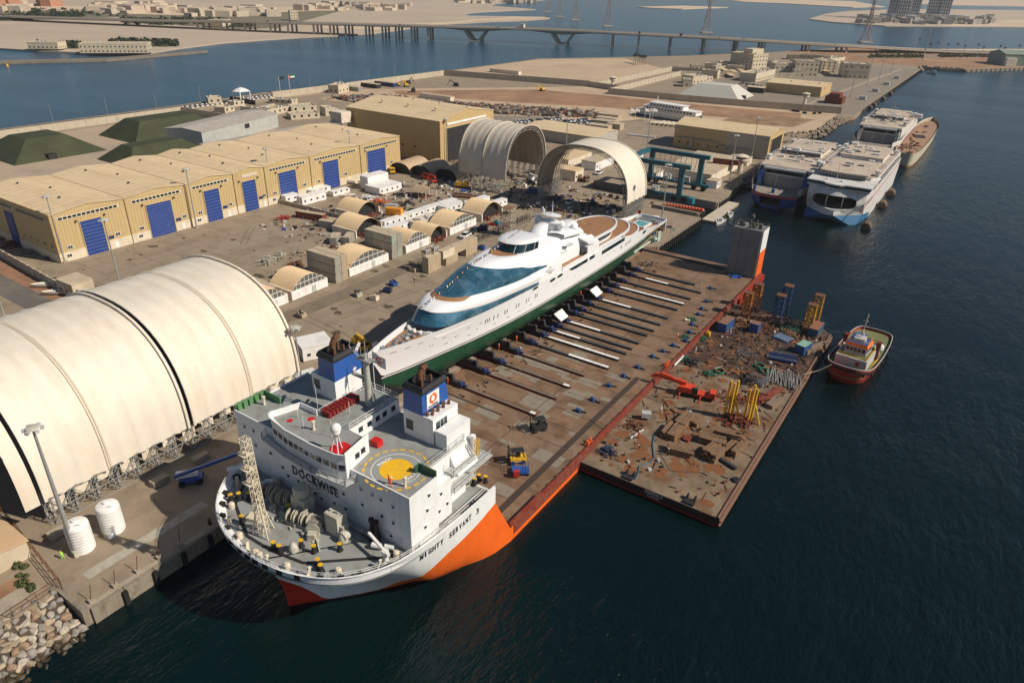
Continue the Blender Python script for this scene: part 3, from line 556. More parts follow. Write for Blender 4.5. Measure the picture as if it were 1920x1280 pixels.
# helicopter winching circle
hc = (32.6,-163.9)
def ring(b,c,r0,r1,z,n=48,a0=0,a1=2*pi):
 vs = []; 
 for i in range(n+1):
  a = a0+(a1-a0)*i/n; vs += [(c[0]+r0*cos(a),c[1]+r0*sin(a),z),(c[0]+r1*cos(a),c[1]+r1*sin(a),z)]
 b.add(vs,[(2*i,2*i+1,2*i+3,2*i+2) for i in range(n)])
hy = mat('helideck_yellow',(.80,.46,.01),.6,var=.1,dirt_or_sheen=(.5,.3,.1),damt=.3,ds=1)
b = MB(); ring(b,hc,0,2.45,H1+.05); 
for i in range(22):
 ring(b,hc,4.55,4.85,H1+.05,4,i*2*pi/22,i*2*pi/22+.19)
b.build('helicopter_mark',hy,SH); b = MB(); ring(b,hc,3.55,3.67,H1+.05,64); b.build('helicopter_ring',white,SH)
text_fit('WINCH',2.6,.6,white,SH,(30.1,-165.0,H1+.06),(.12,1,0),(-1,.12,0)); text_fit('ONLY',2.3,.6,white,SH,(35.8,-165.2,H1+.06),(-.02,1,0),(-1,-.02,0))
# funnels
for fx,bx0,w0,w1 in ((6.8,8.6,5.6,3.9),(27.4,27.4,5.9,3.9)):
 y0,y1 = -156.3,-150.3
 b = MB(); b.box(fx,y0,H1+.03,fx+w0,y1,H1+3.9 if fx < 10 else H1+4.6); b.build('funnel_base',whiteship,SH)
 z0 = H1+(3.9 if fx < 10 else 4.6); z1 = z0+3.6; n0 = b
 b = MB(); X0,X1 = bx0+(0 if fx > 10 else -.0),bx0+w1; s = .25
 b.add([(X0,y0,z0),(X1,y0,z0),(X1,y1+.3,z0),(X0,y1+.3,z0),(X0+s*.3,y0+s,z1),(X1-s,y0+s,z1),(X1-s,y1-.2,z1),(X0+s*.3,y1-.2,z1)],[(4,5,6,7),(0,1,5,4),(1,2,6,5),(2,3,7,6),(3,0,4,7)])
 fo = b.build('funnel',bluep,SH)
 c = MB(); T = [(X0-.1,y0+.05),(X1+.1,y0+.05),(X1+.1,y1),(X0-.1,y1)]; U = [(X0+.35,y0+.6),(X1-.45,y0+.6),(X1-.45,y1-.6),(X0+.35,y1-.6)]
 c.add([(x,y,z1-.05) for x,y in T]+[(x,y,z1+.35) for x,y in T]+[(x+(.25 if x < X0+1 else -.25),y+(.3 if y < y0+1 else -.3),z1+.95) for x,y in T]+[(x,y,z1+.95) for x,y in U]+[(x,y,z1+.1) for x,y in U],[(i,(i+1) % 4,4+(i+1) % 4,4+i) for i in range(4)]+[(4+i,4+(i+1) % 4,8+(i+1) % 4,8+i) for i in range(4)]+[(8+i,8+(i+1) % 4,12+(i+1) % 4,12+i) for i in range(4)]+[(12+i,12+(i+1) % 4,16+(i+1) % 4,16+i) for i in range(4)]+[(16,17,18,19)])
 c.build('funnel_rim',dark,fo)
 c = MB(); cx = (X0+X1)/2; c.path([(cx,-154.4,z1),(cx,-154.4,z1+2.0),(cx+.1,-153.9,z1+2.9),(cx+.2,-153.2,z1+3.4)],.52,12)
 for dx,dy in ((-.7,-1.2),(.5,-1.6),(-.8,.4),(.7,.3)): c.tube((cx+dx,-153+dy,z1-.2),(cx+dx,-153+dy,z1+1.5),.22,8)
 c.build('exhaust_pipe',rust,fo,smooth=50)
 MB().box(fx+.5,y0-.04,H1+1.2,fx+1.9,y0,H1+3.0).build('louvre',glass,SH)
 if fx > 10:
  p = MB().box(X1-.06,-155.2,z0+.5,X1+.0,-152.3,z0+3.1); po = p.build('logo_panel',white,SH,label='white panel with a split orange ring and DOCKWISE lettering')
  c = MB(); 
  def vring(b,cy,cz,r0,r1,a0,a1,x,n=14):
   vs = []
   for i in range(n+1): a = a0+(a1-a0)*i/n; vs += [(x,cy+r0*cos(a),cz+r0*sin(a)),(x,cy+r1*cos(a),cz+r1*sin(a))]
   b.add(vs,[(2*i,2*i+1,2*i+3,2*i+2) for i in range(n)])
  vring(c,-153.75,z0+1.95,.45,.88,radians(110),radians(280),X1+.03); vring(c,-153.75,z0+1.95,.45,.88,radians(-70),radians(100),X1+.03)
  c.build('logo_ring',orangep,po); text_fit('DOCKWISE',2.2,.3,nav,po,(X1+.04,-154.9,z0+.65),(0,1,0),(0,0,1))
  MB().box(fx+w0-.02,-155.6,H1+.9,fx+w0+.05,-153.0,H1+3.8).build('louvre',glass,SH)
  c = MB(); 
  for yy in (-154.75,-153.9): c.box(fx+w0,yy,H1+.9,fx+w0+.1,yy+.08,H1+3.8)
  c.box(fx+w0,-155.7,H1+2.3,fx+w0+.1,-153,H1+2.4); c.build('louvre_frame',whiteship,SH)
  c = MB(); 
  for i in range(8): c.tube((X1+.5+.5*(i % 2),-155.8+i*.65,z0),(X1+.5+.5*(i % 2),-155.8+i*.65,z0+.6),.25,8)
  c.build('roof_vent',rust,SH)
  MB().box(33.4,-152.5,H1-6,37.4,-146.5,H1-5.7).rail([(37.3,-152.5,H1-5.7),(37.3,-146.6,H1-5.7),(33.4,-146.6,H1-5.7)]).build('aft_platform',lgrey,SH)
# stepped platforms and rails on the starboard side
b = MB(); b.box(36.2,-157.5,17.2,38.2,-152,17.35); b.box(36.2,-157.5,13.9,38.2,-152,14.05); b.rail([(36.2,-157.5,17.35),(38.1,-157.5,17.35),(38.1,-152,17.35)]); b.rail([(36.2,-157.5,14.05),(38.1,-157.5,14.05),(38.1,-152,14.05)])
b.box(36.25,-162,20,36.4,-152.3,20.05); b.rail([(36.1,-161.8,20.03),(36.1,-152.4,20.03),(33.6,-152.4,20.03)]); b.build('side_platform',lgrey,SH)
b = MB(); b.box(33.6,-156.2,20,35.8,-150.4,22.8); b.add([(35.8,-156,20),(37.8,-156,16),(37.8,-151,16),(35.8,-151,20),(35.8,-156,15),(35.8,-151,15)],[(0,1,2,3),(0,4,1),(3,2,5),(1,4,5,2)]); b.tube((36.8,-151,15),(36.8,-151,20.4),.45,12)
b.build('casing',whiteship,SH)
b = MB()
for i in range(11): b.box(32.5+i*.3,-150.2,10.2+i*.5,32.9+i*.3,-149.2,10.26+i*.5)
b.bar((32.6,-150.2,10.2),(35.8,-150.2,15.4),.08,.2); b.bar((32.6,-149.2,10.2),(35.8,-149.2,15.4),.08,.2); b.build('stairway',galv,SH)
b = MB(); b.lattice((38.0,-151.6,17.4),(38.0,-151.6,20.4),.6,3,.05); b.build('yellow_ladder_cage',yellow,SH)
# mast
b = MB(); b.tube((20.2,-156.4,BZ),(20.2,-156.4,BZ+9.2),.62,14,.42); b.build('radar_mast',mat('mast_grey',(.44,.45,.40),.5,var=.12,dirt_or_sheen=RUST,damt=.3,ds=2),SH,smooth=50)
b = MB(); b.box(18.6,-157.1,BZ+8.2,21.6,-155.7,BZ+8.4); b.box(17.2,-156.7,BZ+4.6,20,-156,BZ+4.85); b.bar((18.6,-156.4,BZ+8.3),(16.6,-156.4,BZ+9.6),.15); b.bar((21.6,-156.4,BZ+8.3),(23.6,-156.4,BZ+9.2),.15)
b.bar((21.2,-155.8,BZ),(20.5,-156.2,BZ+5),.18); b.bar((20.2,-156.4,BZ+9.2),(20.2,-156.4,BZ+11.5),.12); b.bar((16.9,-156.4,BZ+9.4),(16.9,-156.4,BZ+11),.06)
for p in ((20.7,-156.4),(19.2,-156.4)): b.bar((p[0],p[1],BZ+8.3),(p[0],p[1],BZ+10.4),.07)
b.build('mast_platform',galv,SH); MB().cbox(18.9,-156.6,BZ+10.0,.35,2.6,.28,.6).build('radar_scanner',white,SH); MB().cbox(17.4,-156.5,BZ+5.3,.3,2.0,.22,.5).build('radar_scanner',white,SH)
b = MB(); b.ball((25.2,-167.9,BZ+3.9),.8,14); b.lathe([(.5,0),(.6,.5),(.75,.9)],(25.2,-167.9,BZ+2.7),14); b.build('radome',white,SH,smooth=True)
b = MB(); 
for dx,dy in ((-.7,-.6),(.7,-.6),(0,.8)): b.bar((25.2+dx,-167.9+dy,BZ),(25.2+dx*.3,-167.9+dy*.3,BZ+2.9),.12)
b.bar((24.7,-168.2,BZ+1.3),(25.7,-168.2,BZ+1.3),.07); b.build('radome_stand',white,SH)
for a_ in (((25,-167.3),1.55),((13.6,-166.8),.5),((15.9,-164.6),.6)): b = MB(); ring(b,a_[0],0,a_[1],BZ+.04,24); b.build('red_roof_disc',mat('signal_red',(.55,.012,.012),.5),SH)
b = MB(); b.cbox(26.2,-161.2,H1+.03,1.5,1.2,1.0); b.build('red_fan_housing',mat('signal_red',(.5,.01,.01)),SH)
for p in ((17,-167,2.4),(14,-165.5,1.6),(19.5,-160,2.2),(22,-166,3.2),(12.6,-160.5,3.0),(21.4,-154,3)):
 MB().tube((p[0],p[1],BZ if p[0] > 15.9 else H1),(p[0],p[1],BZ+p[2]),.04,5).build('whip_aerial',white,SH)
for x,y,z in ((36.2,-166.0,H1),(3.4,-163.8,H1),(18.4,-166.3,BZ)): MB().lathe([(.28,0),(.2,.15),(.17,1.2),(.3,1.3),(.3,1.6),(.05,1.7)],(x,y,z),12).build('vent_post',cream,SH,smooth=50)
b = MB(); b.rail([(22.7,-163.2,BZ),(22.7,-152.4,BZ),(16,-152.4,BZ),(16,-163,BZ)]); b.rail([(1.4,-152.4,H1),(6.8,-152.4,H1)]); b.rail([(12.6,-152.4,H1),(15.8,-152.4,H1)]); b.rail([(23,-152.4,H1),(27.2,-152.4,H1)]); b.build('guard_rail',white,SH)
b = MB(); b.box(1.3,-152.2,10,31.5,-148.1,10.1); b.box(22.9,-152.2,17,27,-149,17.2); b.cbox(19,-150.3,17,4.5,3,.3); b.box(12.6,-152.2,17,23,-148.4,17.15); b.build('aft_house_deck',mat('rust_stained_deck',(.25,.2,.14),.7,dirt_or_sheen=RUST,damt=.6,ds=.5),SH)
b = MB(); b.box(12.6,-148.6,10,27,-148.1,17); b.build('aft_house_wall',whiteship,SH)
for i in range(3):
 b = MB(); b.tube((16+i*2.4,-150.6,17.6),(16+i*2.4,-149.2,17.6),.55,12); b.build('hose_reel',machgrey,SH,smooth=50)
MB().rail([(12.6,-148.3,17.2),(27,-148.3,17.2)]).build('guard_rail',white,SH)
# forecastle equipment
def winch(x,y,rz,n=4,s=1.0):
 fr = MB(); 
 for i in range(n+1): fr.box(-n*.55+i*1.1-.06,-.7,0,-n*.55+i*1.1+.06,.7,.9)
 fr.box(-n*.55,-.75,0,n*.55,-.6,.25); fr.box(-n*.55,.6,0,n*.55,.75,.25); fr.box(n*.55,-.5,0,n*.55+.9,.5,1.0)
 o = fr.build('winch',machgrey,SH,loc=(x,y,ZD),rz=rz)
 for i in range(n):
  cx = -n*.55+i*1.1+.55; d = MB(); d.tube((cx-.36,0,.95),(cx+.36,0,.95),.42,12); d.build('winch_drum',mat('rope_brown',(.16,.11,.07),.8),o,smooth=50)
  d = MB(); 
  for q in (-.42,.34): d.tube((cx+q,0,.95),(cx+q+.08,0,.95),.92,18)
  d.build('drum_flange',machgrey,o,smooth=50)
 o.scale = (s,s,s); return o
winch(11.6,-171.6,.5,3,1.2); winch(15.2,-171.0,.35,3,1.2); winch(20.6,-172.6,.25,3,1.2); winch(23.6,-172.4,-1.0,2,1.15)
winch(35.2,-151.0,1.2,3,.9)
b = MB(); 
for i in range(30): p = Vector((RND.uniform(14,26),RND.uniform(-174.6,-171.4),ZD)); b.cbox(p.x,p.y,ZD,RND.uniform(.3,1.2),RND.uniform(.2,.6),RND.uniform(.1,.6),RND.uniform(0,3))
for i in range(9): b.bar((24.5+i*.35,-173.2-i*.22,ZD+.25),(24.8+i*.35,-173.4-i*.22,ZD+.35),.2)
b.build('deck_machinery',machgrey,SH)
b = MB(); fm = (18.0,-177.2)
b.lattice((fm[0],fm[1],ZD),(fm[0]-.3,fm[1]-.2,ZD+17),1.1,15,.07)
for dx,dy in ((-1.4,-1),(1.6,-.6),(.2,1.6)): b.bar((fm[0]+dx,fm[1]+dy,ZD),(fm[0],fm[1],ZD+7),.14)
for z in (9.5,12,14.5): b.box(fm[0]-1.4,fm[1]-1.2,ZD+z,fm[0]+.4,fm[1]+.4,ZD+z+.1)
b.build('foremast',cream,SH)
b = MB(); b.box(17.6,-171.6,ZD,20.6,-169.6,ZD+3.2); b.build('winch_house',machgrey,SH); b = MB(); b.lathe([(1.3,0),(1.3,1.3),(1.2,1.5),(.2,1.6)],(18.9,-170.4,ZD+3.2),20); b.bar((19.5,-170,ZD+4),(23,-168.4,ZD+4.6),.2); b.build('winch_house_tank',machgrey,SH,smooth=50)
b = MB(); b.box(25.0,-171.6,ZD,27.6,-169.6,ZD+3.6); b.box(27.6,-171.2,ZD+.3,28.3,-170,ZD+2); b.tube((28.6,-171.8,ZD+.9),(28.6,-170.6,ZD+.9),.8,14); b.build('vent_house',machgrey,SH)
b = MB(); b.cbox(14.4,-176.0,ZD,2.2,1.5,.6,.3); b.build('hatch',cream,SH)
b = MB(); 
for x,y in ((28.6,-171.6),(24.2,-177.0),(10.6,-168.8)): b.lathe([(.7,0),(.7,.5),(.5,1.2),(.2,1.5)],(x,y,ZD),14)
b.build('mushroom_vent',machgrey,SH,smooth=50)
def bollard(x,y,two=True,rz=0):
 b = MB(); c = MB()
 if two: b.cbox(0,0,0,2.2,.9,.3)
 for dx in ((-.6,.6) if two else (0,)):
  b.lathe([(.5,0),(.34,.25),(.3,1.15),(.36,1.2)],(dx,0,.1),12); c.lathe([(.37,0),(.37,.08)],(dx,0,1.3),12)
 o = b.build('bollard',black,SH,smooth=50,loc=(x,y,ZD),rz=rz); c.build('bollard_cap',yellow,o)
for p in ((8.4,-175.0,1,.9),(9.9,-173.6,0,0),(22.3,-178.4,1,.05),(24.6,-175.9,0,0),(26.9,-175.6,0,0),(29.6,-173.2,0,0),(29.9,-177.3,1,-.4),(13.5,-177.6,0,0),(17.2,-171.9,0,0),(36.4,-149.6,1,1.5),(37.6,-148.7,0,0)): bollard(*p)
b = MB(); chn = [(3.6,-168.4),(9.2,-175.6),(16.4,-179.0),(21.6,-178.9),(27.2,-177.9),(35.8,-170.5),(37.4,-168.0)]
for p,q in zip(chn,chn[1:]): b.bar((*p,ZD+.06),(*q,ZD+.06),.42,.12)
for i in range(3): b.tube((30+i*.0,-168.5-i*.35,ZD+.3),(38.2,-168.5-i*.35,ZD+.3),.12,8)
b.build('pipe_run',dark,SH)
b = MB(); 
for k in range(2): b.tube((38.9-k*.5,-167,ZD+.3+k*.05),(38.9-k*.5,-150,ZD+.3),.13,8)
for i in range(3): b.tube((22,-168.35-i*.3,ZD+.35),(38,-168.35-i*.3,ZD+.35),.11,6)
b.build('deck_pipe',lgrey,SH)
b = MB(); 
for x in (32.0,32.9): b.lathe([(.55,0),(.5,1.5),(.3,3),(.25,3.6),(.45,3.7),(.4,4.2)],(x,-169.0,ZD),12)
b.build('covered_davit',black,SH,smooth=50)
for (x,y,rz) in ((33.6,-169.9,.4),(35.3,-169.0,.4),(8.0,-171.6,.7),(8.9,-170.6,.7),(9.6,-169.4,.7)):
 c = MB(); c.tube((-.7,0,.6),(.7,0,.6),.42,14); c.build('liferaft_canister',white,SH,smooth=50,loc=(x,y,ZD),rz=rz)
for (x,y,rz) in ((36.4,-171.0,2.9),(3.6,-171.6,.8)):
 c = MB(); c.lathe([(.5,0),(.4,.3),(.38,1.6),(.55,1.7),(.5,2.1)],(0,0,0),12); c.bar((0,0,1.9),(4.2,0,2.4),.38); c.bar((0,0,1.3),(1.8,0,2.1),.2); c.bar((-.9,0,1.8),(0,0,1.9),.5); c.build('deck_crane',white,SH,loc=(x,y,ZD),rz=rz)
b = MB(); ic = [3,6,9,12,15,17,19,21,23,25,27]
for s_ in (1,-1):
 for i in ic: x,y = HX+s_*(rim[i].x-.75),rim[i].y+.5; MB().cbox(x,y,ZD,.8,.8,.9,.4).build('fairlead',black,SH)
rp = [(HX-p.x+.25,p.y+.25,ZR) for p in rim]+[(HX+p.x-.25,p.y+.25,ZR) for p in rim[::-1]]
b = MB(); b.rail(rp[4:-4:2],.7,1.6,.035,2); b.build('bow_rail',white,SH)
for s_ in (1,-1):
 for i in (11,17,22,26): MB().lathe([(.45,0),(.45,.8),(.3,1)],(HX+s_*(rim[i].x-2.0),rim[i].y+1.3,ZD),12).build('rope_bin',cream,SH)
for i in (13,20,25): MB().bar((HX-rim[i].x+1.5,rim[i].y+.9,ZD),(HX-rim[i].x+1.2,rim[i].y+1.2,ZD+1.5),.5,.25).build('roller_horn',cream,SH); MB().bar((HX+rim[i].x-1.5,rim[i].y+.9,ZD),(HX+rim[i].x-1.2,rim[i].y+1.2,ZD+1.5),.5,.25).build('roller_horn',cream,SH)
q0 = lvl(9,9.4)
def hull_pt(y,z):
 for i in range(29):
  def L2(j): k = zb(j); h = (ZR-k)/10; s_ = max(0,min(9,int((z-k)/h))); z0 = k+h*s_; return Vector(lvl(j,z0)).lerp(Vector(lvl(j,z0+h)),(z-z0)/h)
  a = L2(i); c = L2(i+1)
  if c.y <= y <= a.y: return a.lerp(c,(a.y-y)/(a.y-c.y))
 return Vector(lvl(0,z))
for wd,y0,y1,z in (('MIGHTY',-167.0,-162.4,8.5),('SERVANT',-161.3,-156.1,8.8),('3',-155.0,-154.2,9.1)):
 pt_ = (y1-y0)/len(wd)
 for c_,ch in enumerate(wd):
  a_ = y0+pt_*(c_+(.1 if ch != 'I' else .32)); e_ = a_+pt_*(.74 if ch != 'I' else .26); A_ = hull_pt(a_,z+.05*c_); B_ = hull_pt(e_,z+.05*c_+.03); u_ = hull_pt((a_+e_)/2,z+1)-hull_pt((a_+e_)/2,z); d_ = B_-A_; n_ = d_.cross(u_).normalized(); n_ = n_ if n_.x > 0 else -n_
  sg = max((hull_pt(a_+(e_-a_)*i/6,z+h)-A_).dot(n_) for i in range(7) for h in (0,.4,.8,1.15)); p = A_+n_*(max(0,sg)+(.04 if wd != 'MIGHTY' else .06))
  text_fit(ch,d_.length,1.15,nav,SH,(HX+p.x,p.y,p.z),d_,u_)
# red barrels, people on board
n_ = 0; bar0 = None
for r_ in range(3):
 for c_ in range(9):
  x = 16.5+r_*.72; y = -162.6+c_*.74
  if bar0 is None:
   bar0 = MB().lathe([(.3,0),(.3,.28),(.32,.3),(.3,.32),(.3,.58),(.32,.6),(.3,.62),(.3,.88),(.1,.9)],(0,0,0),12).build('oil_drum',mat('dark_red_drum',(.22,.012,.01),.45,dirt_or_sheen=DIRT,damt=.3,ds=2),smooth=40,loc=(x,y,BZ+.03))
   tag(bar0,'dark red oil drum standing in the block of drums on the bridge roof','drum','red oil drums on the ship'); o = bar0
  else: o = inst(bar0,None,(x,y,BZ+.03))
  o.scale = (1.1,1.1,1.1)
person(at(*M5(1180,683),ZD),'worker in orange overalls on the starboard mooring deck of the big ship','orange','stand',2.0)
person((34.7,-167.3,H1+.03),'worker in orange bending at the front edge of the helicopter deck','orange','bend',.5)
person((34.0,-166.9,H1+.03),'second orange worker standing behind the bending one on the helicopter deck','orange','stand',2.4,'yellow')
fl = aty(712,676,-152); t = thing('ship_flag','white flag with a split orange ring flying behind the ship mast','flag',(fl.x-1.6,-152,17.2)); z_ = fl.z-17.2
MB().tube((0,0,0),(0,0,z_+1.4),.06,6).build('flag_pole',white,t); MB().loft([[(.05+k*.55,.12*sin(k*1.7),z_+1.2-k*.12) for k in range(6)],[(.05+k*.55,.12*sin(k*1.7),z_-.8-k*.12) for k in range(6)]]).build('flag_cloth',white,t)
c = MB()
for a0,a1 in ((100,260),(-80,80)): n_ = 10; v_ = []; [v_.extend([(1.5+r*cos(radians(a0+(a1-a0)*i/n_)),-.16,z_+r*sin(radians(a0+(a1-a0)*i/n_))) for r in (.35,.65)]) for i in range(n_+1)]; c.add(v_,[(2*i,2*i+1,2*i+3,2*i+2) for i in range(n_)])
c.build('flag_ring',orangep,t,kind='stuff')
# stern casing tower
TW = thing('stern_casing','tall ribbed grey tower with white and orange side at the stern of the cargo deck','casing tower',(31.2,-6.4,.02))
b = MB(); b.box(0,0,0,9.2,6.4,15.6); b.build('casing_body',grey,TW)
for i in range(11): b = MB(); b.box(.15+i*.86,-.3,.2,.32+i*.86,0,15.4); b.build('rib',grey,TW)
b = MB(); b.box(9.2,.05,0,9.3,6.4,8.6); b.build('orange_side',orangeh,TW); b = MB(); b.box(9.2,.05,8.6,9.3,6.4,15.6); b.build('white_side',whiteship,TW)
b = MB()
for r_ in range(12): 
 for c_ in range(3): b.box(2.4+c_*2.7,-.03,1.3+r_*1.2,2.75+c_*2.7,0,1.75+r_*1.2)
b.build('hole',black,TW,kind='stuff')
b = MB(); b.rail([(0,0,15.6),(9.2,0,15.6),(9.2,6.4,15.6),(0,6.4,15.6),(0,0,15.6)],1.1)
for i in range(16): b.cbox(RND.uniform(1,8.4),RND.uniform(1,5.4),15.6,RND.uniform(.3,1.2),RND.uniform(.3,1),RND.uniform(.4,1.6))
b.bar((4.5,3,15.6),(4.5,3,20),.15); b.cbox(4.5,3,18.5,.9,.9,.8); b.cbox(7.6,2,15.6,1,1,1.6); b.build('top_machinery',mat('dark_machinery',(.12,.11,.09),.7),TW)
b = MB(); 
for i in range(7): b.cbox(RND.uniform(33,36),RND.uniform(-9.5,-8),.02,RND.uniform(.8,1.8),RND.uniform(.6,1.2),RND.uniform(.3,.7),RND.uniform(0,1))
tag(b.build('tarpaulin_bundle',bluep),'crumpled blue tarpaulin bundle at the foot of the stern tower','tarpaulin')
# ---- skid beams across the deck
BE = [(-4.0,2.6,29.6,'b',[]),(-23.6,3,27.1,'b',[]),(-28.6,3,31,'b',[(.35,.62)]),(-34.9,3,30.1,'b',[(.1,.16)]),(-39.9,3,30,'b',[(.15,1.0)]),(-44.6,3,29.9,'b',[]),(-51.6,3,29.9,'b',[(.16,.58)]),(-56.6,3,29.9,'b',[]),(-61.2,3,30,'b',[(.05,.17)]),(-64.8,3,29.7,'b',[]),(-70.2,3,29.8,'b',[(.04,.58)]),(-74.2,3,29.7,'b',[]),(-77.4,3,29.7,'b',[(.1,.5)]),(-81.4,3,29.6,'b',[(.12,1.0)]),(-86.7,0,29.4,'b',[(.06,.2),(.58,1.0)]),(-93.2,.5,26.4,'r',[]),(-99.9,0,26.4,'r',[(.92,.99)]),(-106,0,26.3,'r',[]),(-114.2,0,26.2,'r',[(.93,.99)])]
bl = mat('beam_blue_black',(.035,.042,.055),.55,var=.3,dirt_or_sheen=(.12,.08,.05),damt=.3,ds=.5); brd = mat('beam_red_brown',(.16,.03,.018),.6,var=.25); btop = mat('beam_top_grey',(.17,.14,.11),.6,var=.25)
TT = ['first skid beam at the stern, dark and bare, near the tower','short dark skid beam next forward of the stern one','dark skid beam with a pale middle stretch, longest at the stern end','dark skid beam with one small white plate near the yacht','skid beam topped with white plates for nearly its whole length, nearest the stern','bare dark skid beam just forward of the fully white topped one','dark skid beam with white plates on its yacht half behind the white flap','bare dark skid beam level with the yacht amidships','dark skid beam with a short white patch beside the hull','bare dark skid beam in the close set middle group','skid beam with white plates on its inner half in the middle group','bare dark skid beam just aft of the two white topped ones','dark skid beam with white plates along its inner third','skid beam with white plates almost to its outer end','forwardmost dark blue skid beam with two separate white stretches','aftmost of the four red brown skid beams','red brown skid beam with a white tip, second of its kind from aft','third red brown skid beam from aft, without a white tip','forwardmost red brown skid beam near the funnels']
for (y,x0,x1,k,wh),lab in zip(BE,TT):
 x0 = -4; t = thing('skid_beam',lab,'skid beam',(x0,y,.03),group='skid beams across the cargo deck'); Ln = x1-x0
 MB().box(0,-.28,.06,Ln,.28,.5).build('beam_web',bl if k == 'b' else brd,t); MB().box(0,-.42,0,Ln,.42,.06).build('beam_foot',bl if k == 'b' else brd,t)
 if k == 'r': MB().box(0,-.36,.5,Ln,.36,.56).build('beam_top',btop,t); MB().box(Ln*.55,.36,.5,Ln,.42,.62).build('guide_strip',dark,t)
 else: MB().box(0,-.33,.5,Ln,.33,.55).build('beam_top',mat('beam_top_dark',(.07,.075,.08),.45,var=.3),t)
 v = Ln*7/(Ln)  # yacht covers the first metres
 for a,c in wh:
  u0 = 7+(Ln-7)*a; u1 = 7+(Ln-7)*c; n = max(1,int((u1-u0)/1.9)); st = (u1-u0)/n; s_ = None
  for i in range(n):
   if s_ is None: s_ = MB().box(0,-.42,0,st-.1,.42,.06).build('slide_plate',white,t,loc=(u0,0,.555))
   else: inst(s_,t,(u0+i*st,0,.555))
# ---- sea fastening clamps along the deck
CL = [(32.5,-107.3),(33.0,-101.4),(33.0,-93.8),(34.0,-87.7),(34.8,-81.8),(35.5,-74.6),(36.4,-70.4),(37.4,-65.9),(39.0,-61.5),(37.9,-56.1),(36.7,-51.0),(35.7,-43.7),(35.2,-39.4),(34.4,-33.6),(31.8,-23.1)]
wb_ = mat('winch_blue',(.03,.09,.24),.5,var=.3,dirt_or_sheen=DIRT,damt=.3,ds=2)
c0 = None
for i,(x,y) in enumerate(CL):
 lab = 'small blue winch, %s' % ['forwardmost of the line','second from the forward end of the line','third in the line from forward, beside the outer deck edge','fourth in the line from forward, abreast of the red brown beams','fifth in the line from forward, inboard of the orange crane','sixth in the line, level with the crane boom tip','seventh in the line, just aft of the crane boom','eighth in the line, abreast of the white plated beams','ninth in the line, closest to the deck edge','tenth in the line, beside the green net heap','eleventh in the line, next to the second green net','twelfth in the line, near the worker in red','thirteenth in the line, abreast of the white topped aft beam','next but one to the stern tower','nearest the stern tower at the end of a beam'][i]
 if c0 is None:
  c0 = thing('deck_winch',lab,'deck winch',(x,y,.03),group='blue winches along the cargo deck')
  b = MB(); b.cbox(0,0,0,1.5,.9,.15); b.box(-.5,-.45,.15,-.35,.45,.7); b.box(.35,-.45,.15,.5,.45,.7); b.build('winch_frame',wb_,c0)
  b = MB(); b.tube((-.4,0,.5),(.4,0,.5),.38,12); b.build('winch_drum',wb_,c0,smooth=50); b = MB(); b.bar((.6,.1,.3),(1.9,.4,.2),.28,.25); b.build('tail_bar',bl,c0)
 else: dup(c0,(x,y,.03),RND.uniform(-.35,.35),lab)
# deck vehicles and workers
def forklift(loc,rz,label,c1):
 t = thing('forklift',label,'forklift',loc,rz)
 b = MB(); b.box(-.65,-1.3,.45,.65,1.0,1.15); b.box(-.6,-1.5,.5,.6,-1.3,1.3); b.build('chassis',c1,t)
 b = MB(); 
 for x in (-.55,.5): 
  for y in (-1.1,.7): b.box(x,y,1.15,x+.07,y+.07,2.3)
 b.box(-.6,-1.15,2.3,.6,.85,2.38); b.build('overhead_guard',dark,t)
 b = MB(); b.box(-.5,1.15,.2,-.38,1.3,3.3); b.box(.38,1.15,.2,.5,1.3,3.3)
 for z in (.4,1.6,3.1): b.box(-.5,1.18,z,.5,1.28,z+.12)
 b.build('mast',dark,t); b = MB(); b.box(-.4,1.3,.15,-.25,2.5,.22); b.box(.25,1.3,.15,.4,2.5,.22); b.build('fork',grey,t)
 w = MB().tube((-.14,0,0),(.14,0,0),.38,14).mesh('wheel',black,50)
 for x,y in ((-.65,.75),(.65,.75),(-.6,-.95),(.6,-.95)): o = bpy.data.objects.new('wheel',w); COL.objects.link(o); o.parent = t; o.location = (x,y,.38)
 MB().box(-.3,-.6,1.15,.3,0,1.7).build('seat',black,t); return t
f1 = forklift((29.2,-118.5,.03),2.6,'black and yellow forklift standing alone on the brown deck',dark)
f2 = forklift((31.6,-130.2,.03),2.4,'yellow forklift with raised mast near the ship house',yellow); f1.scale = f2.scale = (1.25,1.25,1.25)
t = thing('work_platform','blue framed work platform with red engine on the deck behind the deckhouse','work platform',(34.0,-132.4,.03),.6)
b = MB(); b.box(-1.6,-1.1,.5,1.6,1.1,.8); b.rail([(-1.6,-1.1,.8),(1.6,-1.1,.8),(1.6,1.1,.8),(-1.6,1.1,.8),(-1.6,-1.1,.8)],1,.8); b.build('platform',bluep,t); MB().box(-1.3,-1.9,.4,-.2,-1.1,1.6).build('engine_box',redp,t)
w = MB().tube((-.12,0,0),(.12,0,0),.35,12).mesh('wheel',black)
for x,y in ((-1.5,-.8),(1.5,-.8),(-1.5,.8),(1.5,.8)): o = bpy.data.objects.new('wheel',w); COL.objects.link(o); o.parent = t; o.location = (x,y,.35)
Z6 = lambda x,y: (800+x/2.909,460+y/2.909)
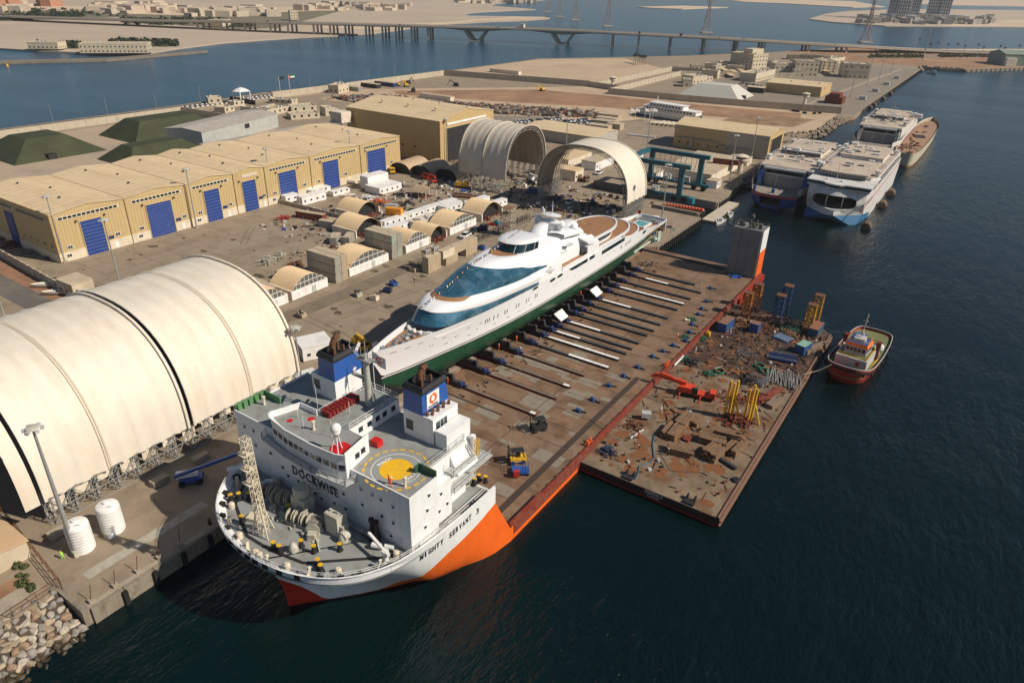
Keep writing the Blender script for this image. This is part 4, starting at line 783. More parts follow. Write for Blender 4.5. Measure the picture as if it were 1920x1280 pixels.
for i,(a,su,po,rz,lab) in enumerate([((955,280),'orange','stand',0,'orange worker standing between two dark skid beams under the yacht midship'),((1078,118),'orange','walk',1,'orange worker near the aft end of the yacht hull'),((972,190),'orange','bend',2,'orange worker bending at the hull aft of the white flap'),((395,570),'orange','walk',2.2,'orange worker walking at the head of a red brown beam below the green hull'),((490,525),'orange','stand',1,'orange worker leaning by the aft red brown beam'),((125,655),'orange','walk',.5,'left of two orange workers between the forward beams'),((148,660),'orange','stand',1.2,'right of two orange workers between the forward beams'),((115,755),'orange','stand',3,'orange worker near the bow beside the forwardmost beam'),((1480,460),'orange','walk',2,'red clad worker walking by the deck edge near the blue container'),((1368,515),'orange','stand',1,'red clad worker beside the green net on the cargo deck'),((1493,238),'white','stand',0,'worker in pale clothes at the end of an aft beam'),((800,290),'blue','bend',0,'blue clad worker crouching at the cradle amidships'),((610,425),'orange','stand',2,'orange worker beside the forward white flap'),((840,280),'orange','walk',1,'orange worker just aft of the midship cradle')]):
 person(at(*Z6(*a),.03),lab,su,po,rz,['white','yellow','blue'][i % 3])
gnet = mat('green_net',(.03,.12,.07),.8,var=.4,vs=2)
def heap(c,r,n,sc=(.3,1.2),zt=.5):
 b = MB()
 for i in range(n):
  a = RND.uniform(0,6.3); q = RND.uniform(0,r); L_ = RND.uniform(*sc); an = RND.uniform(0,6.3); z = RND.uniform(.05,zt)*(1-q/r*.6); x,y = q*cos(a),q*sin(a)
  b.bar((x-L_*cos(an)/2,y-L_*sin(an)/2,z),(x+L_*cos(an)/2,y+L_*sin(an)/2,z+RND.uniform(-.1,.15)),RND.uniform(.08,.3))
 return b
for a,lab in (((1445,405),'heap of dark green netting on the cargo deck, nearer the stern'),((1408,500),'heap of dark green netting on the cargo deck, beside the standing red worker')):
 p = at(*Z6(*a),.03); tag(heap(p,1.4,40).build('net_heap',gnet,loc=p),lab,'net heap','green net heaps')
p = at(*Z6(1412,410),.03); tag(MB().ball((0,0,.3),.55,10,.6).ball((.8,.3,.25),.4,8,.6).build('sack',cream,loc=p,smooth=True),'pale sack beside the green net on the cargo deck','sack')
for k,(a,lab) in enumerate([((1310,655),'orange mooring fitting at the deck edge beside the crane boom'),((880,1080),'orange mooring fitting at the deck edge near the barge corner')]):
 p = at(*Z6(*a),0); p.x = 40.2; b = MB(); b.cbox(0,0,0,1.2,2.2,.4); b.tube((0,-.6,.3),(0,-.6,1.1),.3,10); b.tube((0,.6,.3),(0,.6,1.1),.3,10); tag(b.build('mooring_bitt',orangep,loc=p),lab,'mooring bitts')
# ============================================================ YACHT
YC = -0.5
YT = thing('motor_yacht','long white superyacht with dark green lower hull and sloping blue glass front','yacht')
ygreen = mat('yacht_green',(.005,.055,.027),.35,var=.1,dirt_or_sheen=(.015,.085,.05),damt=.4,ds=.3)
yglass = mat('yacht_glass',(.04,.15,.23),.05,var=.6,vs=.3,spec=1.0,dirt_or_sheen=(.2,.34,.44),damt=.4,ds=.3,stretch=(1,.4,.4)); yglass.node_tree.nodes['Principled BSDF'].inputs['Metallic'].default_value = .35  # pale patches are sky reflections painted into the glass colour
ydark = mat('yacht_dark_glass',(.006,.025,.032),.06,var=.2,spec=.9)
ST = [(-136.6,.02,0,16.2),(-135.4,.45,0,16.15),(-133,1.25,.04,16.1),(-128,2.6,1.25,16.0),(-122,3.9,2.4,15.85),(-115,5.1,3.6,15.7),(-105,6.4,5.2,15.55),(-90,7.3,6.7,15.4),(-70,7.6,7.4,15.25),(-50,7.6,7.5,15.1),(-36,7.45,7.3,14.7),(-28,7.2,7.0,13.3),(-20,6.9,6.6,12.6),(-12,6.5,6.1,11.6),(-5,6.1,5.6,10.6),(2,5.6,5.1,10.1),(4.6,5.0,4.6,10.0)]
ST = [tuple(v) for v in (lambda: [tuple(x) for x in [cr([(a[0],a[1],a[2]) for a in ST],65)[i] for i in range(65)]])()]
ZS = [(-136.6,16.2),(-128,16.0),(-115,15.7),(-90,15.4),(-50,15.1),(-38,14.9),(-33,14.3),(-28,13.3),(-20,12.7),(-12,11.7),(-5,10.6),(4.6,10.0)]
def itp(T,y):
 for a,b in zip(T,T[1:]):
  if y <= b[0]: return a[1]+(b[1]-a[1])*max(0,(y-a[0])/(b[0]-a[0]))
 return T[-1][1]
ZW = 8.8
def stemz(y): return 16.2-(y+136.6)/3.8*7.2   # stem line above the stripe
for sgn in (1,-1):
 H = MB(); Gm = MB(); Sp = MB(); hr = []; gr = []; sr = []; br = []
 for y,bs,bw in ST:
  bs = max(bs,.02); bw = max(bw,.015); zs = itp(ZS,y); zl = ZW if y > -133 else stemz(y)
  f = lambda z,x: (YC+sgn*x,y,z)
  ins = min(.28,bs*.8)
  hr.append([f(zl+.45,bw if y > -133 else .02)]+[f(zl+.45+(zs-zl-.45)*q,bw+(bs-bw)*q**1.3) for q in (.2,.4,.6,.8,1)]+[f(zs,bs-ins),f(zs-1.0,bs-ins)])
  k = 0 if y > -126 else (-126-y)/8
  kz = 3.0+max(0,(y+38)/40)*4.2+max(0,k)*5.2
  if y > -133.3: gr.append([f(ZW,bw),f(ZW-(ZW-kz)*.35,bw*.97),f(ZW-(ZW-kz)*.7,bw*.84),f(ZW-(ZW-kz)*.92,bw*.5),f(kz,.0)]); sr.append([f(ZW-.1,bw+.04),f(ZW+.62,bw+.05)])
  br.append(f(zs-1.0,bs-ins))
 for m__,R in ((H,hr),(Gm,gr),(Sp,sr)): m__.loft(R if sgn > 0 else [r[::-1] for r in R])
 H.build('hull',gloss,YT,smooth=50); Gm.build('lower_hull',ygreen,YT,smooth=50)
 s2 = MB(); 
 a_ = [[r[0],(r[0][0],r[0][1],r[0][2]+.27)] for r in sr]; c_ = [[(r[0][0],r[0][1],r[0][2]+.27),(r[0][0],r[0][1],r[0][2]+.47)] for r in sr]; d_ = [[(r[0][0],r[0][1],r[0][2]+.47),r[1]] for r in sr]
 s2.cm = 0; s2.loft(a_ if sgn > 0 else [r[::-1] for r in a_]); s2.cm = 1; s2.loft(c_ if sgn > 0 else [r[::-1] for r in c_]); s2.cm = 0; s2.loft(d_ if sgn > 0 else [r[::-1] for r in d_]); s2.build('boot_stripe',[dark,white],YT)
def xs(y,T): return T(y)
bst = [(a[0],a[1]) for a in ST]
# decks closing the hull top
b = MB(); ys = [-136+i*1.5 for i in range(12)]
b.prism([(YC+max(.05,itp(bst,y)*.93-.45),y) for y in ys]+[(YC-max(.05,itp(bst,y)*.93-.45),y) for y in ys[::-1]],14.75,14.9); b.build('foredeck',teak,YT)
b = MB(); ys = [-120,-110,-95,-80,-60,-45,-36]
b.prism([(YC+itp(bst,y)-.3,y) for y in ys]+[(YC-itp(bst,y)+.3,y) for y in ys[::-1]],14.2,14.75)
b.build('main_deck',gloss,YT)
b = MB(); ys = [-36,-28,-20,-10,-2,4.2]; b.prism([(YC+itp(bst,y)-.3,y) for y in ys]+[(YC-itp(bst,y)+.3,y) for y in ys[::-1]],9.0,9.3)
b.build('stern_deck',teak,YT)
b = MB(); b.box(YC-5.0,4.35,6.5,YC+5.0,4.75,10.0); b.build('transom',gloss,YT)
N = 26
R0 = cr([(0,-120.6,16.6),(2.2,-120.2,16.5),(4.0,-118.2,16.2),(5.0,-114.8,15.95),(6.25,-106,15.7),(7.1,-93,15.55),(7.5,-84,15.5)],N)
R1 = cr([(0,-118.6,19.2),(2.0,-118.2,19.0),(3.8,-116,18.6),(5.0,-112,18.0),(6.3,-104,17.2),(7.15,-93,16.7),(7.55,-84,16.25)],N)
R1b = cr([(0,-118.9,19.5),(2.1,-118.5,19.3),(3.9,-116.2,18.9),(5.1,-112.2,18.3),(6.4,-104,17.5),(7.25,-93,17.0),(7.6,-84,16.5)],N)
R3 = cr([(0,-114.6,20.4),(1.9,-114.1,20.35),(3.5,-112.6,20.1),(4.7,-109.8,19.8),(5.9,-101,19.2),(6.9,-91,18.6),(7.3,-80,18.4)],N)
R4 = cr([(0,-112.9,20.6),(1.9,-112.3,20.6),(3.4,-110.6,20.4),(4.6,-107,20.0),(5.8,-100,19.4),(6.7,-91,18.9),(7.1,-80,18.9)],N)
R5 = cr([(0,-101,24.0),(1.9,-100.4,23.9),(3.4,-98.8,23.5),(4.7,-95.5,22.7),(5.6,-91,21.8),(6.4,-85.5,20.6),(7.0,-80,19.3)],N)
R6 = cr([(0,-93,24.3),(1.5,-92.6,24.3),(3.0,-90.6,24.1),(4.1,-87.4,23.8),(4.7,-84,23.5),(5.1,-81,23.2),(5.3,-78,22.9)],N)
R7 = cr([(0,-88.9,23.9),(2.0,-88.4,23.9),(3.6,-87.0,23.8),(4.5,-83.4,23.6),(4.8,-80.5,23.6)],N)
R8 = cr([(0,-87.6,25.8),(2.0,-87.1,25.8),(3.5,-85.7,25.6),(4.5,-82.6,25.4),(4.8,-80.3,25.3)],N)
R8b = cr([(0,-88.1,25.9),(2.1,-87.6,25.9),(3.8,-86.0,25.8),(4.8,-82.6,25.6),(5.0,-77.5,25.2)],N)
R9 = cr([(0,-86.0,26.5),(1.7,-85.4,26.5),(2.8,-84.0,26.4),(3.4,-81,26.2),(3.4,-77.5,25.9)],N)
def surf(name,A_,B_,m,bulge=0,k=4,thick=0,i0=0,i1=None,smooth=True):
 i1 = i1 or N; b = MB()
 for sgn in (1,-1):
  rows = []
  for q in range(k+1):
   t = q/k; r = []
   for i in range(i0,i1):
    p = A_[i].lerp(B_[i],t); bz = bulge*4*t*(1-t); x = p.x*(1+bz*.12); r.append((YC+sgn*x,p.y,p.z+bz))
   rows.append(r)
  b.loft(rows if sgn < 0 else [r[::-1] for r in rows])
 return b.build(name,m,YT,smooth=smooth)
surf('window_band',R0,R1,yglass,.1)
surf('eyebrow',R1,R1b,gloss)
surf('forward_cap',R1b,R3,gloss,.45,5)
surf('observation_ledge',R3,R4,teak,0,2,i1=13); surf('cap_edge',R3,R4,gloss,0,2,i0=12)
surf('panorama_glass',R4,R5,yglass,.35,6)
surf('upper_cap',R5,R6,gloss,.45,5)
surf('bridge_ledge',R6,R7,teak,0,2,i1=12); surf('ledge_edge',R6,R7,gloss,0,2,i0=11)
surf('bridge_glass',R7,R8,ydark,0,2)
surf('roof_brow',R8,R8b,gloss); surf('bridge_roof',R8b,R9,gloss,.15,3)
b = MB(); L_ = [(YC+p.x,p.y,p.z) for p in R9]+[(YC-p.x,p.y,p.z) for p in R9[::-1]]; b.add(L_+[(YC,-80,26.6)],[(i,(i+1) % len(L_),len(L_)) for i in range(len(L_))]); b.build('roof_top',gloss,YT,smooth=True)
# glazing bars of the panorama glass
b = MB()
for sgn in (1,-1):
 for i in range(1,N,2):
  P = [R4[i].lerp(R5[i],t/4) for t in range(5)]
  P = [(YC+sgn*p.x*(1+.35*4*(t/4)*(1-t/4)*.12),p.y,p.z+.35*4*(t/4)*(1-t/4)+.02) for t,p in enumerate(P)]
  for a,c in zip(P,P[1:]): b.bar(a,c,.05)
 for q in (.33,.66):
  P = [R4[i].lerp(R5[i],q) for i in range(N)]; z = .35*4*q*(1-q)
  for a,c in zip(P,P[1:]): b.bar((YC+sgn*a.x*(1+z*.12),a.y,a.z+z+.02),(YC+sgn*c.x*(1+z*.12),c.y,c.z+z+.02),.04)
b.build('glazing_bar',mat('glazing_bar_blue',(.05,.12,.17),.3),YT,kind='stuff')
b = MB(); 
for i in (8,15,21):
 for sgn in (1,-1):
  a = R7[min(i,N-1)]; c = R8[min(i,N-1)]; b.bar((YC+sgn*a.x,a.y-.02,a.z),(YC+sgn*c.x,c.y-.02,c.z),.1)
b.build('bridge_mullion',gloss,YT,kind='stuff')
# midship house
def sec(y,w0,w1,z0,z1,w2=None,n=9):
 pts = []
 for i in range(n):
  a = pi/2*i/(n-1); x = w0*cos(a)**.55; z = z0+(z1-z0)*sin(a)**.75; pts.append((x,z))
 return [(YC+x,y,z) for x,z in pts]+[(YC-x,y,z) for x,z in pts[::-1][1:]]
b = MB(); b.loft([sec(-98,5.6,0,15.5,22.6),sec(-92,6.7,0,15.5,23.4),sec(-86,7.2,0,15.5,23.7),sec(-80,7.35,0,15.4,23.8),sec(-74.5,7.45,0,15.3,23.6),sec(-72.2,7.3,0,15.2,23.4)][::-1],caps=True); b.build('midship_house',gloss,YT,smooth=60)
b = MB(); b.loft([sec(-72.3,4.9,0,14.7,23.3),sec(-66,4.9,0,14.7,22.9),sec(-58,5.2,0,14.7,21.8),sec(-52,5.3,0,14.7,19.6)][::-1],caps=True); b.build('central_trunk',gloss,YT,smooth=60)
b = MB()
for sgn in (1,-1):
 x0,x1 = sorted((YC+sgn*4.7,YC+sgn*7.35)); b.box(x0,-58.3,14.7,x1,-51.5,18.0); b.add([(YC+sgn*4.6,-59,20.4),(YC+sgn*7.2,-58.2,19.3),(YC+sgn*7.3,-51.5,18.0),(YC+sgn*4.6,-51.5,19.4),(YC+sgn*4.6,-59,19.9),(YC+sgn*7.2,-58.2,18.8),(YC+sgn*7.3,-51.5,17.4),(YC+sgn*4.6,-51.5,18.8)],[(0,1,2,3),(4,7,6,5),(0,4,5,1),(1,5,6,2),(2,6,7,3)])
b.build('side_arch',gloss,YT,kind='stuff')
for sgn in (1,-1):
 x0,x1 = sorted((YC+sgn*4.7,YC+sgn*7.3)); MB().box(x0,-72.1,15.3,x1,-58.4,15.45).build('balcony_deck',teak,YT)
 x0,x1 = sorted((YC+sgn*7.25,YC+sgn*7.5)); MB().box(x0,-72.1,15.2,x1,-58.4,16.2).build('balcony_bulwark',gloss,YT)
 x0,x1 = sorted((YC+sgn*5.2,YC+sgn*7.0)); MB().box(x0,-58.45,15.5,x1,-58.3,18.0).build('balcony_doorway',ydark,YT)
 for y,z in ((-69.5,19.4),(-66,20.3)): 
  b = MB(); b.loft([[(YC+sgn*4.4,y-1.6,z),(YC+sgn*4.4,y+1.4,z+.3)],[(YC+sgn*6.0,y-1.5,z+.35),(YC+sgn*6.0,y+1.2,z+.5)],[(YC+sgn*7.0,y-1.0,z+.5),(YC+sgn*6.9,y+.6,z+.55)]]); b.loft([[(YC+sgn*4.4,y-1.6,z-.5),(YC+sgn*4.4,y+1.4,z-.2)],[(YC+sgn*6.0,y-1.5,z+.15),(YC+sgn*6.0,y+1.2,z+.3)],[(YC+sgn*7.0,y-1.0,z+.5),(YC+sgn*6.9,y+.6,z+.55)]]); b.build('wing_station',gloss,YT,smooth=True)
# aft decks
def oval(hw,y0,ys_,ye,n=14): 
 P = [(YC+hw*.98,y0),(YC+hw,ys_)]+[(YC+hw*cos(a)**.9 if cos(a) > 0 else YC,ys_+(ye-ys_)*sin(a)) for a in [pi/2*i/n for i in range(1,n)]]+[(YC,ye)]
 return P+[(2*YC-x,y) for x,y in P[::-1][1:]]
for hw,y0,ym,ye,z,gz,gi,nm,ty in ((6.5,-55,-43.5,-31.6,18.6,15.8,.75,'upper',-55.2),(7.35,-52,-36,-23.2,15.7,12.9,.8,'middle',-52),(6.85,-40,-27,-15.4,12.9,9.3,.9,'lower',-40)):
 b = MB(); b.prism(oval(hw,y0,ym,ye),z-.45,z-.02); O = oval(hw,y0,ym,ye,20); I = oval(hw-.5,y0,ym,ye-.55,20); n = len(O)
 b.add([(x,y,z-.02) for x,y in O]+[(x,y,z+.22) for x,y in O]+[(x,y,z+.22) for x,y in I]+[(x,y,z-.02) for x,y in I],[(k*n+i,k*n+i+1,(k+1)*n+i+1,(k+1)*n+i) for k in range(3) for i in range(n-1)])
 b.build('aft_deck_edge',gloss,YT,smooth=40); MB().prism(oval(hw-.5,y0+.1,ym,ye-.6),z-.02,z+.02).build('aft_deck_teak',teak,YT)
 MB().prism(oval(hw-gi,y0,ym-1,ye-3.2),gz,z-.42).build('aft_saloon_glass' if nm != 'lower' else 'aft_saloon_wall',ydark if nm != 'lower' else gloss,YT,smooth=40)
 b = MB(); b.prism(oval(hw-gi+.12,y0,ym-1,ye-3.0),gz,gz+.7); b.build('aft_wall_base',gloss,YT,smooth=40)
b = MB(); b.box(YC-2.6,-9,9.3,YC+2.6,-2.5,9.9); b.build('pool_surround',gloss,YT); MB().box(YC-2.0,-8.4,9.9,YC+2.0,-3.2,9.93).build('pool',mat('pool_aqua',(.12,.38,.36),.1),YT)
b = MB(); b.box(YC-4.8,-.5,9.3,YC-4.2,4,9.9); b.box(YC+3.2,-1.5,9.3,YC+4.6,-1,10.2); b.box(YC+1.2,.5,9.3,YC+4.4,.9,10); b.build('stern_fitting',lgrey,YT)
MB().box(YC-4.6,-1,9.31,YC+4.6,4.1,9.36).build('stern_well',mat('wet_grey_deck',(.16,.18,.18),.4),YT)
# hull windows on the starboard and port sides
def hx(y,z):
 bs = itp(bst,y); bw = itp([(a[0],a[2]) for a in ST],y); zs = itp(ZS,y); q = max(0,(z-ZW-.45)/(zs-ZW-.45)); return bw+(bs-bw)*q**1.3
def hullpanel(name,y0,y1,z0,z1,m,n=8,taper=None,off=.035):
 for sgn in (1,-1):
  b = MB(); rows = []
  for i in range(n+1):
   y = y0+(y1-y0)*i/n; t = i/n; a,c = z0,z1
   if taper == 'oval': e = sqrt(max(0,1-(2*t-1)**2)); mid = (z0+z1)/2; a,c = mid-(mid-z0)*e,mid+(z1-mid)*e
   if taper == 'aft': c = z0+(z1-z0)*min(1,(1-t)*3+.02)
   if taper == 'fwd': a = z1-(z1-z0)*min(1,t*5+.02)
   rows.append([(YC+sgn*(hx(y,a)+off),y,a),(YC+sgn*(hx(y,c)+off),y,c)])
  b.loft(rows if sgn > 0 else [r[::-1] for r in rows]); b.build(name,m,YT,smooth=True)
hullpanel('saloon_window',-49.8,-34.5,13.3,14.5,ydark,8)
hullpanel('saloon_window',-69,-58.4,13.9,14.9,ydark,6,'fwd'); hullpanel('saloon_window',-57.3,-54.2,13.9,14.9,ydark,2)
for y in (-77,-73.4): hullpanel('oval_window',y-1.5,y+1.5,14.1,14.95,ydark,10,'oval')
hullpanel('oval_window',-86.6,-83.8,14.6,15.3,ydark,10,'oval')
for y in (-104.3,-103.6,-102.9,-101.3,-99.8,-97.3,-96.4,-92.8,-91.8,-88.6,-87.6,-84.8,-84.0,-36.6,-36.1,-33.2,-32.2,-31.2,-30.2,-29.2): hullpanel('slot_window',y-.12,y+.12,12.1 if y < -50 else 11.3,13.2 if y < -50 else 12.3,ydark,1)
for y,z in [(-121,12.4),(-120.2,12.4),(-117.5,13.2),(-116.9,13.2),(-116.5,11.3),(-115.9,11.3),(-113.6,12.0),(-112.9,12.0),(-110.2,13.0),(-109.6,13.0),(-109.5,10.8),(-108.9,10.8),(-106.8,11.5),(-106.1,12.7),(-105.6,12.7),(-101,10.6),(-100.4,10.6),(-96,10.6),(-95.4,10.6),(-91.6,10.7),(-91,10.7),(-86.8,10.8),(-86.2,10.8),(-76,12.6),(-74.8,12.6),(-73,12.8),(-71.8,12.8),(-65,11.6),(-50,11.6),(-46,11.8),(-45.4,11.8),(-41.4,11.7),(-40.8,11.7)]: hullpanel('porthole',y-.13,y+.13,z,z+.24,ydark,1)
hullpanel('stern_oval',-19.8,-16.6,11.1,12.1,ydark,8,'oval')
for y0,y1,z in ((-131.5,-129.8,14.6),(-128,-126.4,14.5),(-124.6,-123.2,14.4)): hullpanel('mooring_slot',y0,y1,z,z+.12,dark,2)
# name script on the side, as plain strokes
b = MB(); sx = lambda y,z: (YC+7.52-(z-15.5)*.10,y,z)
for P in ([(-80.5,17.9),(-79.7,17.6),(-79,17.95)],[(-79.2,17.2),(-78.2,17.5),(-77.2,17.1),(-76.2,17.3)],[(-78.8,18.1),(-78,18.3),(-77.5,18.0)],[(-79,16.8),(-78,17.0),(-77.6,16.6)]):
 for a,c in zip(P,P[1:]): b.bar(sx(*a),sx(*c),.12)
b.build('name_script',dark,YT)
# upper works
b = MB(); el = lambda cx,cy,rx,ry,z,n=18: [(cx+rx*cos(2*pi*i/n),cy+ry*sin(2*pi*i/n),z) for i in range(n)]
b.loft([el(YC,-74.6,3.0,4.0,23.0),el(YC,-73.6,2.5,3.3,24.2),el(YC,-72.3,2.0,2.8,25.4),el(YC,-71.4,1.7,2.4,26.3),el(YC,-71,.6,.9,26.6)],closed=True,caps=True); b.build('mast_tower',gloss,YT,smooth=60)
b = MB(); b.loft([el(YC,-66.5,1.3,1.6,23),el(YC,-66.5,1.1,1.4,26)],closed=True,caps=True); b.build('mast_column',gloss,YT,smooth=60)
b = MB()
for z,w,l in ((26.0,3.4,1.6),(27.7,2.9,1.5)):
 b.loft([el(YC,-66.6,w,l,z),el(YC,-66.6,w*1.05,l*1.1,z+.22),el(YC,-66.6,w*.6,l*.7,z+.5)],closed=True,caps=True)
b.tube((YC,-66.6,26),(YC,-66.6,27.8),.5,12); b.tube((YC+.3,-66.6,28),(YC+.3,-66.6,31.6),.13,8,.05); b.bar((YC-.4,-66.6,30.3),(YC+1,-66.6,30.3),.1); b.bar((YC-2.4,-66.4,28),(YC-2.9,-66.5,29.4),.35); b.bar((YC-2.9,-66.5,29.2),(YC-1.9,-66.9,29.0),.3,.12)
b.build('radar_platform',gloss,YT,smooth=40)
for x,y,z,r in ((-4.6,-66.5,26.0,1.15),(2.2,-65.8,25.4,1.2),(3.4,-61.0,23.5,1.05),(-3.4,-61.0,23.5,1.05)):
 b = MB(); b.ball((x,y,z),r,18); b.lathe([(r*.6,-r*1.6),(r*.7,-r*.7)],(x,y,z),12); b.build('radome',gloss,YT,smooth=True)
b = MB(); b.bar((-4.6,-66.5,24.4),(-1,-67,23.6),.8,.25); b.build('radome_arm',gloss,YT)
b = MB()
for sgn in (1,-1):
 b.loft([[(YC+sgn*x,y,z) for x,y,z in r] for r in ([(1.0,-70,24.0),(1.0,-62,23.7),(1.0,-57,22.6)],[(3.5,-69,24.1),(4.2,-61,23.6),(3.6,-56.5,22.4)],[(4.6,-67,23.3),(5.4,-61,22.6),(4.8,-56.6,21.6)],[(4.4,-67,22.4),(5.0,-61,21.8),(4.6,-56.8,21.0)])][::sgn])
b.build('funnel_wing',gloss,YT,smooth=True)
b = MB(); b.loft([el(YC,-58,3.2,3.2,21.5),el(YC,-57.5,3.0,3.0,23.0),el(YC,-57.2,2.2,2.3,23.7),el(YC,-57,.5,.5,23.9)],closed=True,caps=True); b.build('exhaust_housing',gloss,YT,smooth=True)
# foredeck gear
b = MB()
for i in range(34):
 y = RND.uniform(-134,-121.8); w = itp(bst,y)-.6; x = YC+RND.uniform(-w,w)*.8; b.cbox(x,y,14.9,RND.uniform(.2,.9),RND.uniform(.2,1.1),RND.uniform(.1,.7),RND.uniform(0,3))
for s_ in (1,-1):
 for y in (-131,-127,-123.5): b.tube((YC+s_*.8-.3,y,15.3),(YC+s_*.8+.3,y,15.3),.35,10)
b.build('foredeck_gear',mat('polished_steel',(.45,.48,.5),.3,metal=.5),YT)
b = MB()
for i in range(22): a = pi*i/21; b.cbox(YC+2.9*cos(a),-120.9-1.2*sin(a)+.4,14.9,.9,.5,RND.uniform(.4,.9),a)
b.build('foredeck_seating',white,YT)
b = MB(); b.bar((YC,-134.8,15),(YC,-135,18.2),.08); b.box(YC-.02,-135,17.1,YC+.02,-133.4,18.1); b.build('jack_staff',mat('dark_flag',(.06,.05,.07),.8),YT)
# rudder and shafts
b = MB(); b.tube((5.5,-8,6.1),(4.0,-36,4.4),.3,10); b.lathe([(.5,0),(.9,.3),(.5,.8)],(5.5,-6.5,5.6),12); b.box(5.3,-4.5,4.2,5.7,-2,7.6); b.build('propeller_shaft',mat('pale_green_paint',(.42,.52,.44),.5),YT)
b = MB(); b.tube((4.9,-22,5.2),(4.4,-30,4.7),.42,10); b.tube((5.6,-8.5,6.1),(5.35,-10,5.95),.7,12); b.build('shaft_bracket',ygreen,YT)
# white fin plates
for y in (-52.5,-72.6):
 b = MB(); b.add([(6.7,y-2.2,3.9),(8.8,y-2.0,2.4),(8.8,y+1.8,2.4),(6.7,y+2.0,3.9),(6.7,y-2.2,3.5),(8.8,y-2.0,2.1),(8.8,y+1.8,2.1),(6.7,y+2.0,3.5)],[(0,1,2,3),(4,7,6,5),(0,4,5,1),(1,5,6,2),(2,6,7,3)]); b.build('stabiliser_fin',white,YT)
# strings of signal flags
fc = [white,redp,navy,yellow,dark,navy,white]
def flagline(lab,pts,n,sag):
 t = thing('signal_flag_line',lab,'flag line')
 b = MB(); P = []
 for a,c in zip(pts,pts[1:]):
  a = Vector(a); c = Vector(c)
  for i in range(n+1): q = i/n; P.append(a.lerp(c,q)-Vector((0,0,sag*4*q*(1-q))))
 b.path(P,.025,4); b.build('line',dark,t)
 k = 0
 for a,c in zip(P,P[1:]):
  m_ = (a+c)/2; d = (c-a).normalized()*.2; MB().add([m_-d,m_+d,m_+d*.8-Vector((.05,0,.5)),m_-d*.8-Vector((-.05,0,.5))],[(0,1,2,3)]).build('flag',fc[RND.randrange(7)],t,label=None)
flagline('string of small signal flags from the yacht foredeck up to its bridge',[(YC,-119.5,20.6),(YC,-101,25.3),(YC,-88.3,26.8)],20,.4)
flagline('string of signal flags from the yacht bridge roof to the left radome',[(YC,-86,27.2),(-4.4,-68,27.2)],18,.5)
flagline('string of signal flags from the yacht mast down towards its stern',[(YC,-66,31),(-2,-8,13.5)],36,5.0)
t = thing('stern_flag','small red flag on a leaning staff at the yacht stern','flag',(-2.0,-9,9.3)); MB().bar((0,0,0),(.8,1.2,6),.12).build('flag_pole',white,t); MB().add([(.8,1.2,6),(1.9,1.5,5.5),(1.7,1.3,4.2),(.6,.9,4.6)],[(0,1,2,3)]).build('flag_cloth',redp,t)
# skid cradles under the hull
cg = mat('cradle_black',(.03,.035,.045),.6,var=.4,dirt_or_sheen=(.1,.07,.05),damt=.4,ds=1)
c0 = None
for i,(y,x0,x1,k,wh) in enumerate(BE[1:]):
 hw = itp([(a[0],a[2]) for a in ST],y); lab = 'dark cradle under the green hull on %s' % ['the short stern beam','the long beam with a pale middle','the beam with one small white plate','the aft beam with white top','the bare beam forward of the white topped one','the beam by the midship white flap','the bare beam amidships','the beam with the short white patch','the bare beam aft of the forward flap','the half white beam by the forward flap','the bare beam beside the forward flap','the beam with inner white plates','the beam white nearly to its tip','the forwardmost dark blue beam','the aft red brown beam','the white tipped red brown beam','the third red brown beam','the forwardmost red brown beam'][i]
 if c0 is None:
  c0 = thing('skid_cradle',lab,'skid cradle',(YC+hw*.55,y,.6),group='skid cradles under the yacht')
  b = MB(); b.box(-8.5,-.5,0,3.6,.5,.6); b.box(-8.5,-.35,.6,1.6,.35,1.8); b.build('cradle_beam',cg,c0); b = MB(); b.add([(.4,-.35,1.4),(2.2,-.35,.6),(2.2,.35,.6),(.4,.35,1.4),(1.5,-.35,2.2),(2.0,-.35,2.0),(2.0,.35,2.0),(1.5,.35,2.2)],[(0,1,5,4),(1,2,6,5),(2,3,7,6),(3,0,4,7),(4,5,6,7)]); b.build('bilge_block',cg,c0)
  b = MB(); b.box(3.8,-.7,-.3,4.9,.7,.6); b.tube((4.2,-.5,.7),(4.2,.5,.7),.3,10); b.box(4.9,-.25,.0,5.9,.25,.35); b.build('jacking_unit',navy,c0)
 else: dup(c0,(YC+hw*.55,y,.6),0,lab)
# ============================================================ CARGO BARGE
BGZ = -1.0
BG = thing('cargo_barge','flat black sided barge with rusty littered deck moored outside the big ship','barge')
bdeck = mat('barge_deck',(.21,.155,.10),.8,var=.35,vs=.35,dirt_or_sheen=(.13,.055,.02),damt=.75,ds=.16,bump=.3,bs=2,cell=(6,3,(.13,.085,.05),.2))
bdark = mat('barge_deck_dark',(.06,.034,.023),.8,var=.35,vs=.25,dirt_or_sheen=(.15,.065,.025),damt=.5,ds=.3)
bh = mat('barge_hull_black',(.018,.015,.014),.6,var=.3,streak=(.16,.04,.02),samt=.4)
b = MB(); b.prism([(41.15,-121.6),(69.4,-121.6),(69.4,-32),(64.5,-27),(41.15,-27)],-2.6,BGZ-.02); b.build('hull',bh,BG)
b = MB(); b.prism([(41.2,-121.4),(69.3,-121.4),(69.3,-32),(64.5,-27.1),(41.2,-27.1)],-6,-2.6); b.build('lower_hull',redh,BG)
MB().prism([(41.2,-121.4),(69.2,-121.4),(69.2,-32),(64.4,-27.2),(41.2,-27.2)],BGZ-.02,BGZ).build('deck',bdeck,BG)
MB().prism([(41.3,-72),(60,-70.5),(69,-60),(69,-32),(64.2,-27.6),(41.3,-27.6)],BGZ,BGZ+.02).build('dark_deck_area',bdark,BG)
